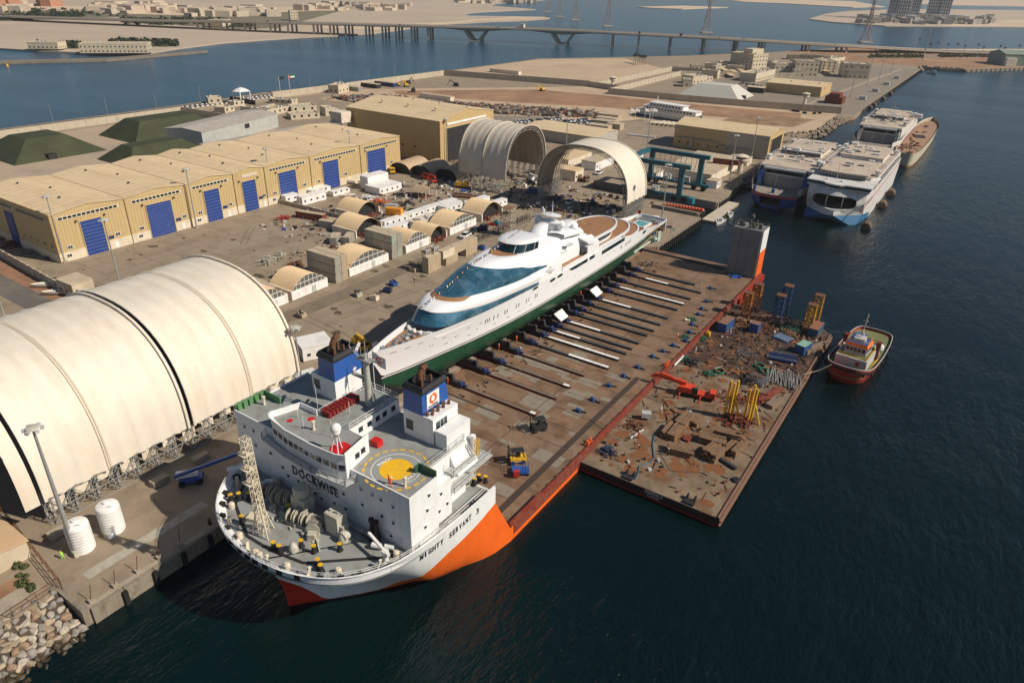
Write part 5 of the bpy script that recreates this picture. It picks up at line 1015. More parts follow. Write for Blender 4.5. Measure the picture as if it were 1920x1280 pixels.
b = MB(); b.box(69.0,-121.6,BGZ,69.35,-32,BGZ+.35); b.box(68.7,-118,BGZ,69,-50,BGZ+.12); b.build('deck_curb',rusttop,BG)
b = MB(); b.box(69.4,-121.6,-1.7,69.8,-32,-1.35); b.box(69.4,-121.6,-2.6,69.7,-32,-2.4); b.build('rubbing_strake',rusttop,BG)
text_fit('SASCHA-2',3.6,.62,lgrey,BG,(55.0,-121.66,-1.75),(1,0,0),(0,0,1)); text_fit('PANAMA',2.4,.36,lgrey,BG,(55.6,-121.66,-2.3),(1,0,0),(0,0,1))
for x in (50.0,62.3): 
 b = MB(); b.box(x,-121.2,BGZ,x+2.0,-120,BGZ+.4); b.box(x+.1,-119.9,BGZ,x+.4,-119,BGZ+1); b.box(x+1.5,-119.9,BGZ,x+1.8,-119,BGZ+1); b.build('fairlead',dark,BG)
rp = mat('faded_rust_patch',(.25,.10,.04),.8,var=.3)
Z6 = lambda x,y: (800+x/2.909,460+y/2.909); ZB = lambda x,y: (1240+x/5.819,560+y/5.819); Z7 = lambda x,y: (1080+x/2.134,400+y/2.134)
B = lambda fn,x,y: at(*fn(x,y),BGZ+.02)
# lattice towers
for (a,h,m,lab) in (((675,415),7.5,'o','orange lattice tower section standing nearest the big ship, front one of a pair'),((712,385),8,'o','orange lattice tower section behind its twin near the ship side'),((800,432),8,'b','front dark blue lattice tower on the barge'),((828,405),9,'b','rear dark blue lattice tower on the barge'),((925,465),7.5,'y','front yellow lattice tower beside the red brown container'),((952,432),8,'y','rear yellow lattice tower beside the red brown container')):
 p = B(Z7,*a); t = thing('lattice_tower',lab,'lattice tower',p,group='lattice towers on the barge')
 m_ = {'o': mat('tower_orange',(.40,.13,.02),.6,var=.2,dirt_or_sheen=DIRT,damt=.4,ds=1),'b': mat('tower_blue',(.02,.05,.13),.6,var=.2),'y': mat('tower_yellow',(.50,.25,.02),.6,var=.2,dirt_or_sheen=DIRT,damt=.4,ds=1)}[m]
 MB().lattice((0,0,0),(0,0,h),2.2,5,.14).build('lattice_frame',m_,t); MB().box(-1.2,-1.2,h,1.2,1.2,h+.2).build('top_plate',rust,t)
def container(loc,rz,label,m,L=6.06,top=None,group=None,cat='container',h=2.6):
 t = thing('shipping_container',label,cat,loc,rz,group)
 MB().box(-1.22,0,.08,1.22,L,h).build('container_body',m,t); MB().box(-1.2,.03,h,1.2,L-.03,h+.03).build('container_roof',top or rusttop,t)
 b = MB()
 for x in (-1.22,1.12):
  for y in (-.04,L-.06): b.box(x,y,0,x+.12,y+.1,h+.04)
 b.box(-1.22,-.04,h-.12,1.22,.06,h+.04); b.box(-1.22,-.04,0,1.22,.06,.16)
 b.build('corner_frame',m,t); d = MB(); d.box(-1.08,-.05,.2,-.02,0,h-.15); d.box(.02,-.05,.2,1.08,0,h-.15)
 for x in (-.8,-.35,.35,.8): d.tube((x,-.08,.2),(x,-.08,h-.2),.025,5)
 d.build('container_door',m,t)
 b = MB(); n = int(L/.55)
 for i in range(n): b.box(1.22,.3+i*.55,.25,1.25,.55+i*.55,h-.15); b.box(-1.25,.3+i*.55,.25,-1.22,.55+i*.55,h-.15)
 b.build('corrugation',m,t,kind='stuff'); return t
container(at(*ZB(650,365),BGZ+.02),-.05,'blue container with rusty roof near the ship side of the barge',bluecont,6.06)
container(at(*ZB(1640,425),BGZ+.02),-.05,'blue grey container with red brown roof next to the tug',mat('faded_blue_container',(.05,.12,.20),.6,var=.2),6.06,mat('red_brown_roof',(.26,.10,.06),.8,var=.2))
container(at(*ZB(995,370),BGZ+.02),-.05,'small blue tank frame standing alone on the dark barge deck',bluecont,2.4)
container(at(*ZB(1495,610),BGZ+.02),-.25,'small blue container with pale green roof among the steel racks',bluecont,4.0,mat('pale_green_roof',(.22,.40,.32),.6))
# truck crane
t = thing('mobile_crane','orange red truck crane with folded boom reaching over the ship edge','crane',(50.4,-84.4,BGZ+.02),radians(100)); t.scale = (.86,.86,.86)
orr = mat('crane_orange_red',(.62,.055,.015),.5,var=.15,dirt_or_sheen=DIRT,damt=.3,ds=1)
b = MB(); b.box(-1.3,-5.2,.9,1.3,3.4,1.5); b.box(-1.35,-5.4,1.5,1.35,-3.4,2.0); b.build('carrier',orr,t)
b = MB(); b.box(-1.3,-5.4,.7,1.3,-3.9,2.6); b.build('driver_cab',orr,t); MB().box(-1.15,-5.45,1.6,1.15,-5.4,2.4).build('windscreen',glass,t); MB().box(-1.33,-5.2,1.6,-1.3,-4.2,2.3).build('side_window',glass,t)
b = MB(); b.box(-1.4,0,1.5,1.4,3.6,2.7); b.box(-1.3,3.6,1.4,1.3,4.4,2.6); b.build('slewing_house',orr,t); MB().box(-1.5,-.8,1.5,-.6,.6,3.0).build('crane_cab',dark,t)
b = MB(); b.bar((.3,2.6,3.1),(.3,10.8,3.9),.9,1.0); b.bar((.3,6,3.9),(.3,9.6,4.5),.6,.5); b.build('boom',orr,t); b = MB(); b.bar((.3,10.4,3.7),(.3,12.0,3.2),.7,.7); b.tube((.0,11.8,3.2),(.6,11.8,3.2),.4,10); b.build('boom_head',orr,t)
MB().bar((.3,11.8,3.2),(.3,11.8,1.0),.06).cbox(.3,11.8,.5,.4,.4,.6).build('hook_block',dark,t)
w = MB().tube((-.2,0,0),(.2,0,0),.6,14).mesh('wheel',black,50)
for x in (-1.2,1.2):
 for y in (-4.3,-2.9,.6,2.0,3.2): o = bpy.data.objects.new('wheel',w); COL.objects.link(o); o.parent = t; o.location = (x,y,.6)
for x in (-2.9,2.9):
 for y in (-1.8,3.6): b = MB(); b.bar((0,y,1.1),(x,y,1.1),.25); b.tube((x,y,0),(x,y,1.1),.15,8); b.lathe([(.35,0),(.35,.1)],(x,y,0),10); b.build('outrigger',orr,t)
# timber stacks
def stack(x,y,rz,nx,nz,L,label,m=timber,w=.62,group='timber stacks on the barge',jit=.25,name='timber_stack',pname='timber_baulk',cat='timber stack',hh=None):
 t = thing(name,label,cat,(x,y,BGZ+.02),rz,group); hh = hh or w*.8
 for k in range(nz):
  for i in range(nx):
   if RND.random() < .1*k: continue
   o = MB().box(-w*.46,0,0,w*.46,L*RND.uniform(.75,1),hh*.94).build(pname,m,t); o.location = ((i-nx/2)*w*1.04,RND.uniform(-jit,jit),k*hh); o.rotation_euler = (0,0,RND.uniform(-.03,.03)*jit*4)
 return t
for (a,rz,nx,nz,L,lab) in (((1320,1060),.0,5,3,4.8,'timber baulk stack at the left of the pile group, lengthwise'),((1380,1000),-.08,4,3,5.2,'timber stack behind the left one, ends uneven'),((1310,1120),-1.35,4,3,5.0,'low stack of timber lying across, frontmost of the group'),((1540,1175),-.2,5,4,4.0,'tall timber stack at the front centre of the group'),((1480,1060),-1.45,4,3,5.5,'timber stack lying across behind the front centre one'),((1650,1145),-.15,5,3,5.2,'timber stack at the right end of the group'),((1450,985),-.05,4,2,3.6,'small low timber stack at the back of the group'),((1560,1040),-1.4,3,4,5.0,'narrow timber stack lying across at the back right')):
 p = B(Z6,*a); stack(p.x,p.y,rz,nx,nz,L*1.12,lab)
p = B(Z6,1410,1070); stack(p.x,p.y,-.2,4,2,2.2,'small red brown steel pile between the timber stacks',rustred,.35,None,name='steel_pile',pname='steel_piece',cat='steel pile')
p = B(Z6,1560,1150); b = MB(); b.box(0,0,0,5.5,.7,.6); tag(b.build('steel_beam',bl,loc=p,rz=-.35),'dark blue steel beam in front of the timber group','steel beam')
# yellow piles
YP = []
for j,(a,hs,lab) in enumerate((((1640,935),(9.0,8.4,9.6),'cluster of tall yellow posts nearer the orange crane'),((1745,960),(8.0,9.0,8.6),'cluster of tall yellow posts on the rusty frame nearer the water'))):
 p = B(Z6,*a); t = thing('yellow_post_cluster',lab,'steel posts',p,group='yellow post clusters on the barge')
 for i,h in enumerate(hs): MB().tube((i*.75-.7,(i % 2)*.6,0),(i*.75-.7+.1,(i % 2)*.6,h),.26,10).build('yellow_post',yellow,t,smooth=50)
 MB().bar((1.0,.3,4.5),(2.6,.3,0),.3).build('yellow_brace',yellow,t)
def junk(p,r,n,label,name,m,cat,sc=(.4,2),zt=.8,group=None): return tag(heap(p,r,n,sc,zt).build(name,m,loc=p),label,cat,group)
junk(B(Z6,1690,960),3.6,70,'tangle of rusty red steel frames around the yellow posts','scrap_tangle',rustred,'scrap steel',(.8,3),1.6)
junk(B(Z6,1800,830),3.2,46,'heap of rusty red steel behind the yellow posts','scrap_heap',rustred,'scrap steel',(.6,2.6),1)
junk(B(Z6,985,1125),2.0,60,'dark heap of hoses and machine parts at the front left barge corner','machine_parts_heap',mat('dark_blue_scrap',(.03,.045,.09),.6,var=.5,vs=3),'scrap heap',(.3,1.4),1.0)
junk(B(ZB,930,600),2.6,60,'pile of short ribbed steel pieces in the middle of the dark deck','ribbed_steel_pile',mat('ribbed_grey',(.13,.12,.12),.6,var=.4,vs=2),'scrap steel',(.5,1.4),.8)
for a,r,n,lab,m in (((1110,320),3.6,70,'clutter of cables and steel between the blue towers',rust),((1420,340),3.4,60,'clutter of green ropes and parts before the yellow towers',gnet),((1200,210),3.4,50,'rusty brown plates and clutter at the back edge of the barge',rusttop),((970,890),3.6,70,'bundles of dark steel parts beside the grey pipes',dark),((1690,420),2.4,40,'clutter on the rusty corner beside the tug',rusttop),((880,240),3,40,'sandy brown scrap near the blue container',mat('sandy_scrap',(.3,.18,.1),.8,var=.4,vs=1)),((230,660),1.6,40,'heap of green net near the ship edge of the barge',gnet),((520,830),1.6,40,'small heap of dark net on the pale barge deck',gnet),((450,440),1.4,30,'green and yellow gear near the barge edge',gnet),((1260,220),2,30,'crushed brown crates behind the blue towers',timber),((600,180),2,40,'dark clutter at the ship side corner of the barge',rust)):
 junk(B(ZB,*a),r,n,lab,'scrap_clutter',m,'scrap clutter',group='scrap clutter on the barge')
for i,(x,y,r,n,m,lab) in enumerate(((46,-38,4,90,rust,'brown debris between the orange and blue towers'),(58,-31,4,90,dark,'dark debris along the back edge of the barge'),(60,-38,4,80,rusttop,'rusty debris before the yellow towers'),(64,-52,3.5,60,dark,'dark bundles beside the long timber'),(60,-68,4,90,rust,'rusty parts between the hose coils and pipes'),(64,-95,3,50,rusttop,'rusty parts along the outer edge'),(58,-80,3.5,60,rustred,'red brown frames near the crane cab'),(44,-70,2,40,dark,'dark gear along the ship side of the barge'),(44,-104,2.2,50,rust,'rusty gear along the ship side, farther forward'))): junk(Vector((x,y,BGZ+.02)),r,n,lab,'scrap_clutter',m,'scrap clutter',(.3,1.6),.7,'scrap clutter on the barge')
# rails of pipe and racks
t = thing('pipe_pile','long grey scaffold pipes lying loose near the outer barge edge','pipe pile',B(ZB,1330,880))
for i in range(46):
 x = (i-23)*.17; L_ = RND.uniform(5,8); y = RND.uniform(-1.4,1.4); a = RND.uniform(-.12,.12)-.25
 MB().tube((x-L_/2*sin(a),y-L_/2*cos(a),.12+RND.uniform(0,.5)),(x+L_/2*sin(a),y+L_/2*cos(a),.12+RND.uniform(0,.5)),.07,6).build('pipe',galv,t)
for a,nx,L,lab,m in (((1330,440),8,3.2,'rack of blue and white striped tubes on the dark barge deck',mat('pale_blue_steel',(.12,.2,.3),.5,var=.4,vs=3)),((1370,600),9,3.5,'rack of black steel beams with rails beside the pale green roofed container',dark),((1060,890),9,3.8,'grid of dark steel bars beside the grey pipes',mat('bar_grey',(.1,.1,.11),.5))):
 p = B(ZB,*a); t = thing('steel_rack',lab,'steel rack',p,-.3)
 for i in range(nx): MB().box(i*.55-nx*.27,-L/2,.35,i*.55-nx*.27+.25,L/2,.6).build('steel_bar',m,t)
 MB().box(-nx*.28,-L/2-.1,0,nx*.28,-L/2+.2,.35).box(-nx*.28,L/2-.2,0,nx*.28,L/2+.1,.35).build('rack_frame',bluep if nx == 8 else lgrey,t)
p = B(ZB,1320,670); t = thing('steel_rack','long black steel rack with pale rails near the tug bow','steel rack',p,-1.35)
for i in range(4): MB().box(i*.9-1.8,-3.4,.1,i*.9-1.3,3.4,.8).build('steel_bar',navy,t)
MB().rail([(-1.9,-3.4,.8),(-1.9,3.4,.8)],.5,1.2).rail([(1.4,-3.4,.8),(1.4,3.4,.8)],.5,1.2).build('pale_rail',lgrey,t)
p = B(ZB,1570,610); stack(p.x,p.y,-.35,3,3,9.5,'long stack of grey brown timber beside the tug',mat('grey_timber',(.24,.17,.12),.8,var=.3,vs=2,dirt_or_sheen=(.1,.07,.05),damt=.4,ds=2),.5,None,.1)
p = B(ZB,1180,1200); stack(p.x,p.y,-.25,3,2,5.2,'stack of ribbed beams near the outer barge edge',mat('grey_timber',(.24,.17,.12)),.6,None,.1)
p = B(ZB,1060,1120); MB().box(-.8,0,0,.8,9,.5).build('x',rustred); o = bpy.data.objects['x']; o.name = 'steel_plate_girder'; o.location = p; o.rotation_euler = (0,0,-.3); tag(o,'long red brown steel girder next to the yellow posts','steel girder')
for a,r,lab in (((1070,745),1.3,'green coiled hose, upper of two rings'),((1130,800),1.4,'green coiled hose, lower of two rings'),((635,800),1.2,'green net ring alone on the pale deck')):
 p = B(ZB,*a); b = MB()
 for k in range(3):
  q = [(r*(1-.08*k)*cos(i*pi/8),r*(1-.08*k)*sin(i*pi/8),.15+.15*k) for i in range(17)]; b.path(q,.12,6)
 tag(b.build('hose_coil',mat('green_hose',(.01,.13,.08),.5),loc=p),lab,'hose coil','green hose coils on the barge')
b = MB(); q = [B(Z6,*a)+Vector((0,0,.12)) for a in ((1240,1035),(1232,1090),(1240,1160),(1215,1185),(1160,1205),(1150,1250),(1135,1275))]; b.path(q,.11,6); tag(b.build('hose',mat('hose_blue_green',(.03,.12,.2),.5)),'long blue green hose winding over the front barge deck','hose')
for q_,lab in ((((1270,1130),(1330,1230),(1500,1240)),'thin dark cable sagging across the front of the barge deck'),(((1180,820),(1290,860),(1320,1010)),'thin dark cable running back from the crane on the barge deck'),(((700,900),(900,980),(1000,1060)),'thin cable across the cargo deck near the forklifts')):
 tag(MB().path([B(Z6,*a)+Vector((0,0,.06 if q_[0][0] > 800 else 1.1)) for a in q_],.045,4).build('cable',dark),lab,'cable')
p = B(Z6,1195,945); t = thing('air_compressor','grey wheeled compressor standing behind the worker on the barge','compressor',p,.5); MB().box(-1,-.7,.5,1,.7,1.7).build('compressor_body',lgrey,t); MB().tube((-.5,-.75,.35),(-.5,.75,.35),.35,10).build('wheel',black,t); MB().bar((1,0,.6),(2.2,0,.3),.1).build('tow_bar',dark,t)
p = B(Z6,1110,1055); tag(MB().tube((0,0,.2),(.9,4.4,.2),.2,8).build('steel_pole',lgrey,loc=p),'single grey pole lying beside the worker in red on the barge','pole')
p = B(Z6,640+0,0) if 0 else B(Z7,640,1068); tag(MB().lathe([(.75,0),(.9,.2),(.75,.4)],(0,0,0),14).build('tyre',black,loc=p,smooth=50),'black tyre at the outer edge of the barge front','tyre')
p = B(ZB,505,410); tag(MB().cbox(0,0,0,1.2,1,1.2).cbox(0,0,1.2,.5,.5,.4).build('generator',yellow,loc=p),'small yellow generator near the barge edge by the big ship','generator')
for i,(a,su,po,lab) in enumerate([((1155,1050),'orange','stand','worker in red overalls alone on the front of the barge'),((1278,915),'white','walk','worker in white walking by the crane on the barge'),((1655,490),'white','stand','worker in white standing before the blue container on the barge'),((1160,1110),'dark','bend','dark clad worker crouching at a hole in the barge deck'),((1315,1145),'dark','stand','dark clad worker beside the front timber stack'),((1465,590),'white','stand','worker in white near the ship edge of the barge')]): person(B(Z6,*a),lab,su,po,i)
tag(MB().box(0,0,0,.25,6,.5).build('gangway_board',white,loc=(41.4,-75,-.4)),'white board laid along the red ship edge beside the barge','board')
def litter(name,label,m,n,box,z,avoid=None,sc=(.15,.9),hh=.5):
 b = MB()
 for _ in range(n):
  x = RND.uniform(box[0],box[2]); y = RND.uniform(box[1],box[3])
  if avoid and avoid(x,y): continue
  if RND.random() < .55: b.cbox(x,y,z,RND.uniform(*sc),RND.uniform(*sc)*.6,RND.uniform(.08,hh),RND.uniform(0,3))
  else: a = RND.uniform(0,6.3); L_ = RND.uniform(.5,3.2); b.bar((x,y,z+.06),(x+L_*cos(a),y+L_*sin(a),z+RND.uniform(.06,.25)),RND.uniform(.06,.16))
 o = b.build(name,m,kind='stuff'); o['label'] = label
zb_ = BGZ+.02
for m,n,lab in ((rust,220,'rusty litter'),(dark,220,'dark litter'),(mat('rust_orange',(.20,.078,.026),.85,var=.35,vs=1),70,'orange brown litter'),(lgrey,40,'pale litter'),(timber,80,'wooden litter')):
 litter('deck_litter',lab+' over the far half of the barge deck',m,n,(42,-70,68.5,-33),zb_); litter('deck_litter',lab+' over the near half of the barge deck',m,n//3,(42,-119,68.5,-70),zb_)
 litter('deck_litter',lab+' along the yacht side of the cargo deck',m,n//4,(6,-118,13,-10),.03)
b = MB()
for _ in range(130):
 x = RND.uniform(43,67); y = RND.uniform(-119,-34); r = RND.uniform(.4,2.2); b.add([(x+r*RND.uniform(.4,1.1)*cos(k*pi/5),y+r*RND.uniform(.4,1.1)*sin(k*pi/5),zb_+.004+_*.00008) for k in range(10)],[tuple(range(10))])
b.build('rust_stain',mat('rust_orange',(.30,.11,.03)),BG,kind='stuff')
# ---- mooring line
tug0 = B(ZB,1540,850); tag(MB().path([tug0+Vector((0,0,.6)),at(*ZB(1720,780),.5),at(*ZB(1862,715),2.2)],.06,5).build('mooring_line',cream),'pale mooring line from the barge edge to the tug bow','rope')
# ============================================================ TUG
TG = thing('tugboat','small tug with red hull, orange banded wheelhouse and blue roof beside the barge','tug',(77.4,-44.0,-3),radians(-4)); TG.scale = (1.06,1.06,1.06)
# local: +y is aft. bow towards the camera
pr = cr([(0,-10.5,0),(2.4,-9.8,0),(4.2,-7.6,0),(5.0,-4,0),(5.2,2,0),(5.1,10,0),(4.7,16,0),(4.0,19.5,0),(2.2,20.6,0),(0,20.8,0)],28)
def tz(y): return 3.1+max(0,(-y-1)/9)**1.5*1.7 if y < -1 else 3.1-min(1,(y+1)/6)*.5
for s_ in (1,-1):
 rows = []
 for z,k,dz in ((-1.5,.7,0),(0,.84,0),(1.0,.93,0),(None,1,-.5),(None,1.0,0)):
  rows.append([(s_*p.x*k,p.y*(k if p.y < 0 else 1-(1-k)*.4),(z if z is not None else tz(p.y)+dz)) for p in pr])
 b = MB(); b.loft(rows if s_ > 0 else [r[::-1] for r in rows]); b.build('hull',mat('tug_red',(.42,.035,.02),.5,var=.2,streak=(.08,.03,.02),samt=.5),TG,smooth=50)
 b = MB(); b.loft([[(s_*(p.x+.12),p.y,tz(p.y)-1.1) for p in pr],[(s_*(p.x+.12),p.y,tz(p.y)-.5) for p in pr]]); b.build('black_belt',black,TG)
 b = MB(); pp = [(s_*p.x,p.y,tz(p.y)) for p in pr]
 for a,c in zip(pp,pp[1:]): b.bar(a,c,.16)
 b.build('bulwark_rim',lgrey,TG)
 for i in (5,8,11,13,15,17,19,21): p = pr[i]; q = MB(); q.tube((s_*(p.x+.1),p.y,tz(p.y)-1.2),(s_*(p.x+.5),p.y,tz(p.y)-1.2),.5,12); q.build('tyre_fender',black,TG)
tgd = mat('tug_deck_green',(.16,.18,.07),.7,var=.15,dirt_or_sheen=DIRT,damt=.3,ds=1)
b = MB(); b.prism([(p.x*.96,p.y*.96) for p in pr]+[(-p.x*.96,p.y*.96) for p in pr[::-1]],1.9,2.1); b.build('deck',tgd,TG)
b = MB(); b.prism([(-3.6,-4.4),(3.4,-4.4),(3.6,3.6),(3.0,6.4),(-3.0,6.4),(-3.8,3.6)],2.1,4.6); b.build('deckhouse',lgrey,TG); MB().prism([(-3.2,-4.0),(3.0,-4.0),(3.2,3.4),(2.6,6.0),(-2.6,6.0),(-3.4,3.4)],4.6,4.63).build('deckhouse_top',tgd,TG)
b = MB(); b.prism([(-2.4,-2.2),(2.4,-2.2),(2.6,2.4),(-2.6,2.4)],4.6,6.7); b.build('wheelhouse',lgrey,TG)
orb = mat('orange_band',(.85,.17,.01),.4,var=.05)
b = MB(); b.add([(-2.5,-2.3,6.7),(2.5,-2.3,6.7),(2.7,2.5,6.7),(-2.7,2.5,6.7),(-2.2,-1.9,7.5),(2.2,-1.9,7.5),(2.4,2.2,7.5),(-2.4,2.2,7.5)],[(0,1,5,4),(1,2,6,5),(2,3,7,6),(3,0,4,7)]); b.build('orange_band',orb,TG)
MB().box(-1.2,-1,7.5,1.2,1.4,8.3).build('top_house',lgrey,TG); MB().add([(-2.2,-1.9,7.48),(2.2,-1.9,7.48),(2.4,2.2,7.48),(-2.4,2.2,7.48)],[(0,1,2,3)]).build('blue_roof',bluep,TG)
for i in range(5): MB().box(-2.15+i*.88,-2.26,5.5,-1.5+i*.88,-2.2,6.4).build('wheelhouse_window',glass,TG)
for i in range(3): MB().box(2.42+i*.05,-1.9+i*1.35,5.5,2.5+i*.06,-.9+i*1.35,6.4).build('wheelhouse_window',glass,TG)
MB().box(1.0,-4.46,3.0,1.9,-4.4,3.9).build('red_hatch',redp,TG); 
b = MB(); b.box(-4.2,3.4,2.1,-3.3,4.8,6.6); b.build('exhaust_stack',mat('stack_dark_red',(.15,.02,.015),.5),TG); b = MB(); b.box(3.2,3.4,2.1,4.1,4.8,6.6); b.build('exhaust_stack',mat('stack_dark_red',(.15,.02,.015),.5),TG)
b = MB(); b.bar((0,.6,7.5),(.2,.9,14.0),.22); b.bar((-.9,.6,9.5),(1.1,.6,9.5),.1); b.bar((-.7,.7,11),(.9,.7,11),.1); b.bar((-.5,.8,12.3),(.7,.8,12.3),.1); b.bar((-1.6,-.5,7.5),(0,.6,10),.1); b.bar((1.6,-.5,7.5),(0,.6,10),.1); b.build('mast',cream,TG)
b = MB(); b.rail([(-3.4,-4.2,4.6),(3.2,-4.2,4.6),(3.4,3.4,4.6)],.9,1.2,.04); b.rail([(-2.2,-1.9,7.5),(2.2,-1.9,7.5),(2.4,2.2,7.5),(-2.4,2.2,7.5),(-2.2,-1.9,7.5)],.8,1.2,.03); b.build('guard_rail',yellow,TG)
b = MB(); b.lathe([(.9,0),(.9,.9),(.8,1.1)],(3.6,7.2,3.6),14); b.tube((3.6,7.2,2.1),(3.6,7.2,3.6),.3,8); b.build('liferaft_canister',white,TG,smooth=50)
b = MB(); b.tube((-1.4,-7,2.8),(1.4,-7,2.8),.6,12); 
for i in range(8): b.cbox(RND.uniform(-2.2,2.2),RND.uniform(-8,-6),2.1,.4,.4,RND.uniform(.4,1))
b.build('towing_winch',dark,TG,smooth=50)
b = MB(); b.box(-3.8,9,2.1,-1.0,16.5,2.35); b.build('blue_cargo_mat',bluep,TG); b = MB(); b.cbox(2.6,12,2.1,1,2.6,.5); b.cbox(0,8,2.1,1.2,1.2,1.2); b.bar((-3.9,8,5.4),(3.9,8,5.0),.14); b.bar((-3.9,8,2.1),(-3.9,8,5.4),.14); b.bar((3.9,8,2.1),(3.9,8,5.0),.14); b.build('tow_gear',rust,TG)
MB().prism([(-3.3,-6.9),(3.2,-6.9),(4.2,-3),(4.4,4),(4.1,4),(3.9,-3),(3.0,-6.6),(-3.1,-6.6)],2.1,2.16).build('yellow_line',yellow,TG)
text_fit('SAGAR',2.0,.35,white,TG,(3.05,-9.45,3.15),(.85,.62,0),(.2,-.2,1))
# ============================================================ FAST FERRIES
fwh = mat('ferry_white',(.66,.65,.63),.5,var=.06,streak=(.40,.26,.15),samt=.45,dirt_or_sheen=(.40,.31,.23),damt=.35,ds=.25)
froof = mat('ferry_roof_dust',(.50,.42,.33),.8,var=.14,vs=.25,dirt_or_sheen=(.33,.24,.16),damt=.4,ds=.2)
fblue = mat('ferry_blue',(.015,.085,.30),.5,var=.15,streak=(.05,.07,.1),samt=.3); fred = mat('ferry_red_band',(.36,.03,.05),.5)
fgrey = mat('ferry_car_deck',(.28,.245,.21),.8,var=.15,dirt_or_sheen=(.2,.14,.1),damt=.4,ds=.3)
fseablue = mat('ferry_sea_blue',(.015,.12,.25),.75,var=.1)
def sprung(b,prof):   # loft of rings given as lists of points
 b.loft(prof); return b
# --- middle white ferry: bow towards the camera with an oval opening
F = thing('white_fast_ferry','large white catamaran ferry with oval bow opening and light blue lower bow','ferry',(44.2,80.5,-3))
W_ = 12.6; L_ = 88
def fy(x,z): return .4+(abs(x)/W_)**1.5*(11.5-(z-3)*.75)+max(0,z-8)*.9
b = MB()
for s_ in (1,-1):   # outer sides
 b.loft([[(s_*x,y,z) for x,y,z in r] for r in ([(10.0,8,-2),(W_-.6,22,-2),(W_-.6,L_,-2)],[(10.6,fy(10.6,3.2),3.2),(W_-.3,20,3.4),(W_-.3,L_,3.4)],[(11.3,fy(11.3,8),8),(W_,17,8),(W_,L_,8)],[(11.3,fy(11.3,13),13),(W_,14,13.2),(W_,L_,13.4)])][::1 if s_ > 0 else 1] if s_ > 0 else [[(s_*x,y,z) for x,y,z in r[::-1]] for r in ([(10.0,8,-2),(W_-.6,22,-2),(W_-.6,L_,-2)],[(10.6,fy(10.6,3.2),3.2),(W_-.3,20,3.4),(W_-.3,L_,3.4)],[(11.3,fy(11.3,8),8),(W_,17,8),(W_,L_,8)],[(11.3,fy(11.3,13),13),(W_,14,13.2),(W_,L_,13.4)])])
b.build('hull_side',fwh,F,smooth=35)
# bow front with the opening: frame made of strips round an oval
OV = []; n = 28
for i in range(n):
 a = 2*pi*i/n; sx = cos(a); sz = sin(a); x = 8.6*math.copysign(abs(sx)**.55,sx); z = 8.2+2.5*math.copysign(abs(sz)**.7,sz); OV.append((x,z))
OUT = []
for i in range(n):
 a = 2*pi*i/n; x = (W_-1.3)*max(-1,min(1,1.5*cos(a))); z = 8.2+(4.9 if sin(a) > 0 else 5.0)*max(-1,min(1,1.5*sin(a))); OUT.append((x,z))
v = [(x,fy(x,z),z) for x,z in OUT]+[(x,fy(x,z),z) for x,z in OV]+[(x,fy(x,z)+1.2,z) for x,z in OV]
b = MB(); b.add(v,[(k*n+i,k*n+(i+1) % n,(k+1)*n+(i+1) % n,(k+1)*n+i) for k in range(2) for i in range(n)]); b.build('bow_face',fwh,F,smooth=35)
b = MB(); b.add([(-1.6,.6,5.3),(1.6,.6,5.3),(9.0,8.5,5.3),(9,24,5.3),(-9,24,5.3),(-9.0,8.5,5.3)],[(0,1,2,3,4,5)]); b.build('car_deck',fgrey,F); b = MB(); b.box(-9,15,5.9,9,15.2,11.5); b.build('hold_bulkhead',dark,F)
for x in (-3.4,2.8): MB().box(x,6.4,5.4,x+.5,6.9,11.6).build('deck_pillar',cream,F)
# light blue lower bow, two raked planes meeting in a ridge
b = MB(); b.add([(-10.4,4.5,-.6),(-10.9,9,3.4),(-1.8,.1,3.4),(0,1.2,1.6),(1.8,.1,3.4),(10.9,9,3.4),(9.9,3.6,-1),(12.35,20,2.4),(12.1,20,-1),(-12.35,20,2.4)],[(0,3,2,1),(3,4,2),(3,6,4),(4,6,5),(5,6,8,7),(1,9,0)]); b.build('blue_lower_bow',fseablue,F)
b = MB(); b.add([(-10.4,4.7,-.7),(0,1.4,1.5),(9.9,3.8,-1.1),(0,14,-.5)],[(0,1,3),(1,2,3)]); b.build('tunnel_top',dark,F)
b = MB(); b.add([(-10.9,8.9,3.4),(-1.8,0,3.4),(1.8,0,3.4),(10.9,8.9,3.4),(9.6,7.4,6.2),(1.5,.2,5.2),(-1.5,.2,5.2),(-9.6,7.4,6.2)],[(0,1,6,7),(1,2,5,6),(2,3,4,5)]); b.build('bow_chin',fwh,F)
# foredeck slab with dark window band, then lounge and roof
def slab(name,pts,z0,z1,m,par=None): return MB().prism(pts,z0,z1).build(name,m,par or F)
fp = [(-12.6,7.5),(-6,7.2),(-4.5,5.0),(-1.2,3.8),(1.0,3.8),(3.0,5.2),(12.6,5.8),(12.6,28),(-12.6,28)]
slab('bow_wall',[(x*.97,y+.5) for x,y in fp],12.6,13.6,fwh); slab('window_band',[(x*.985,y+.2) for x,y in fp],13.6,14.5,ydark); slab('foredeck_roof',fp,14.5,15.0,fwh)
slab('upper_window_band',[(-9.6,18.2),(-6,17.3),(0,16.8),(8,17.2),(8,40),(-9.6,40)],15.0,17.0,ydark)
for i in range(14): MB().box(-9+i*1.25,16.75+abs(i-6)*.08,15.0,-8.85+i*1.25,17.2,17).build('window_mullion',fwh,F)
slab('lounge_roof',[(-10.2,17.6),(-6,16.6),(0,16.0),(9.0,16.6),(9.6,46),(-10.2,46)],17.0,17.5,froof)
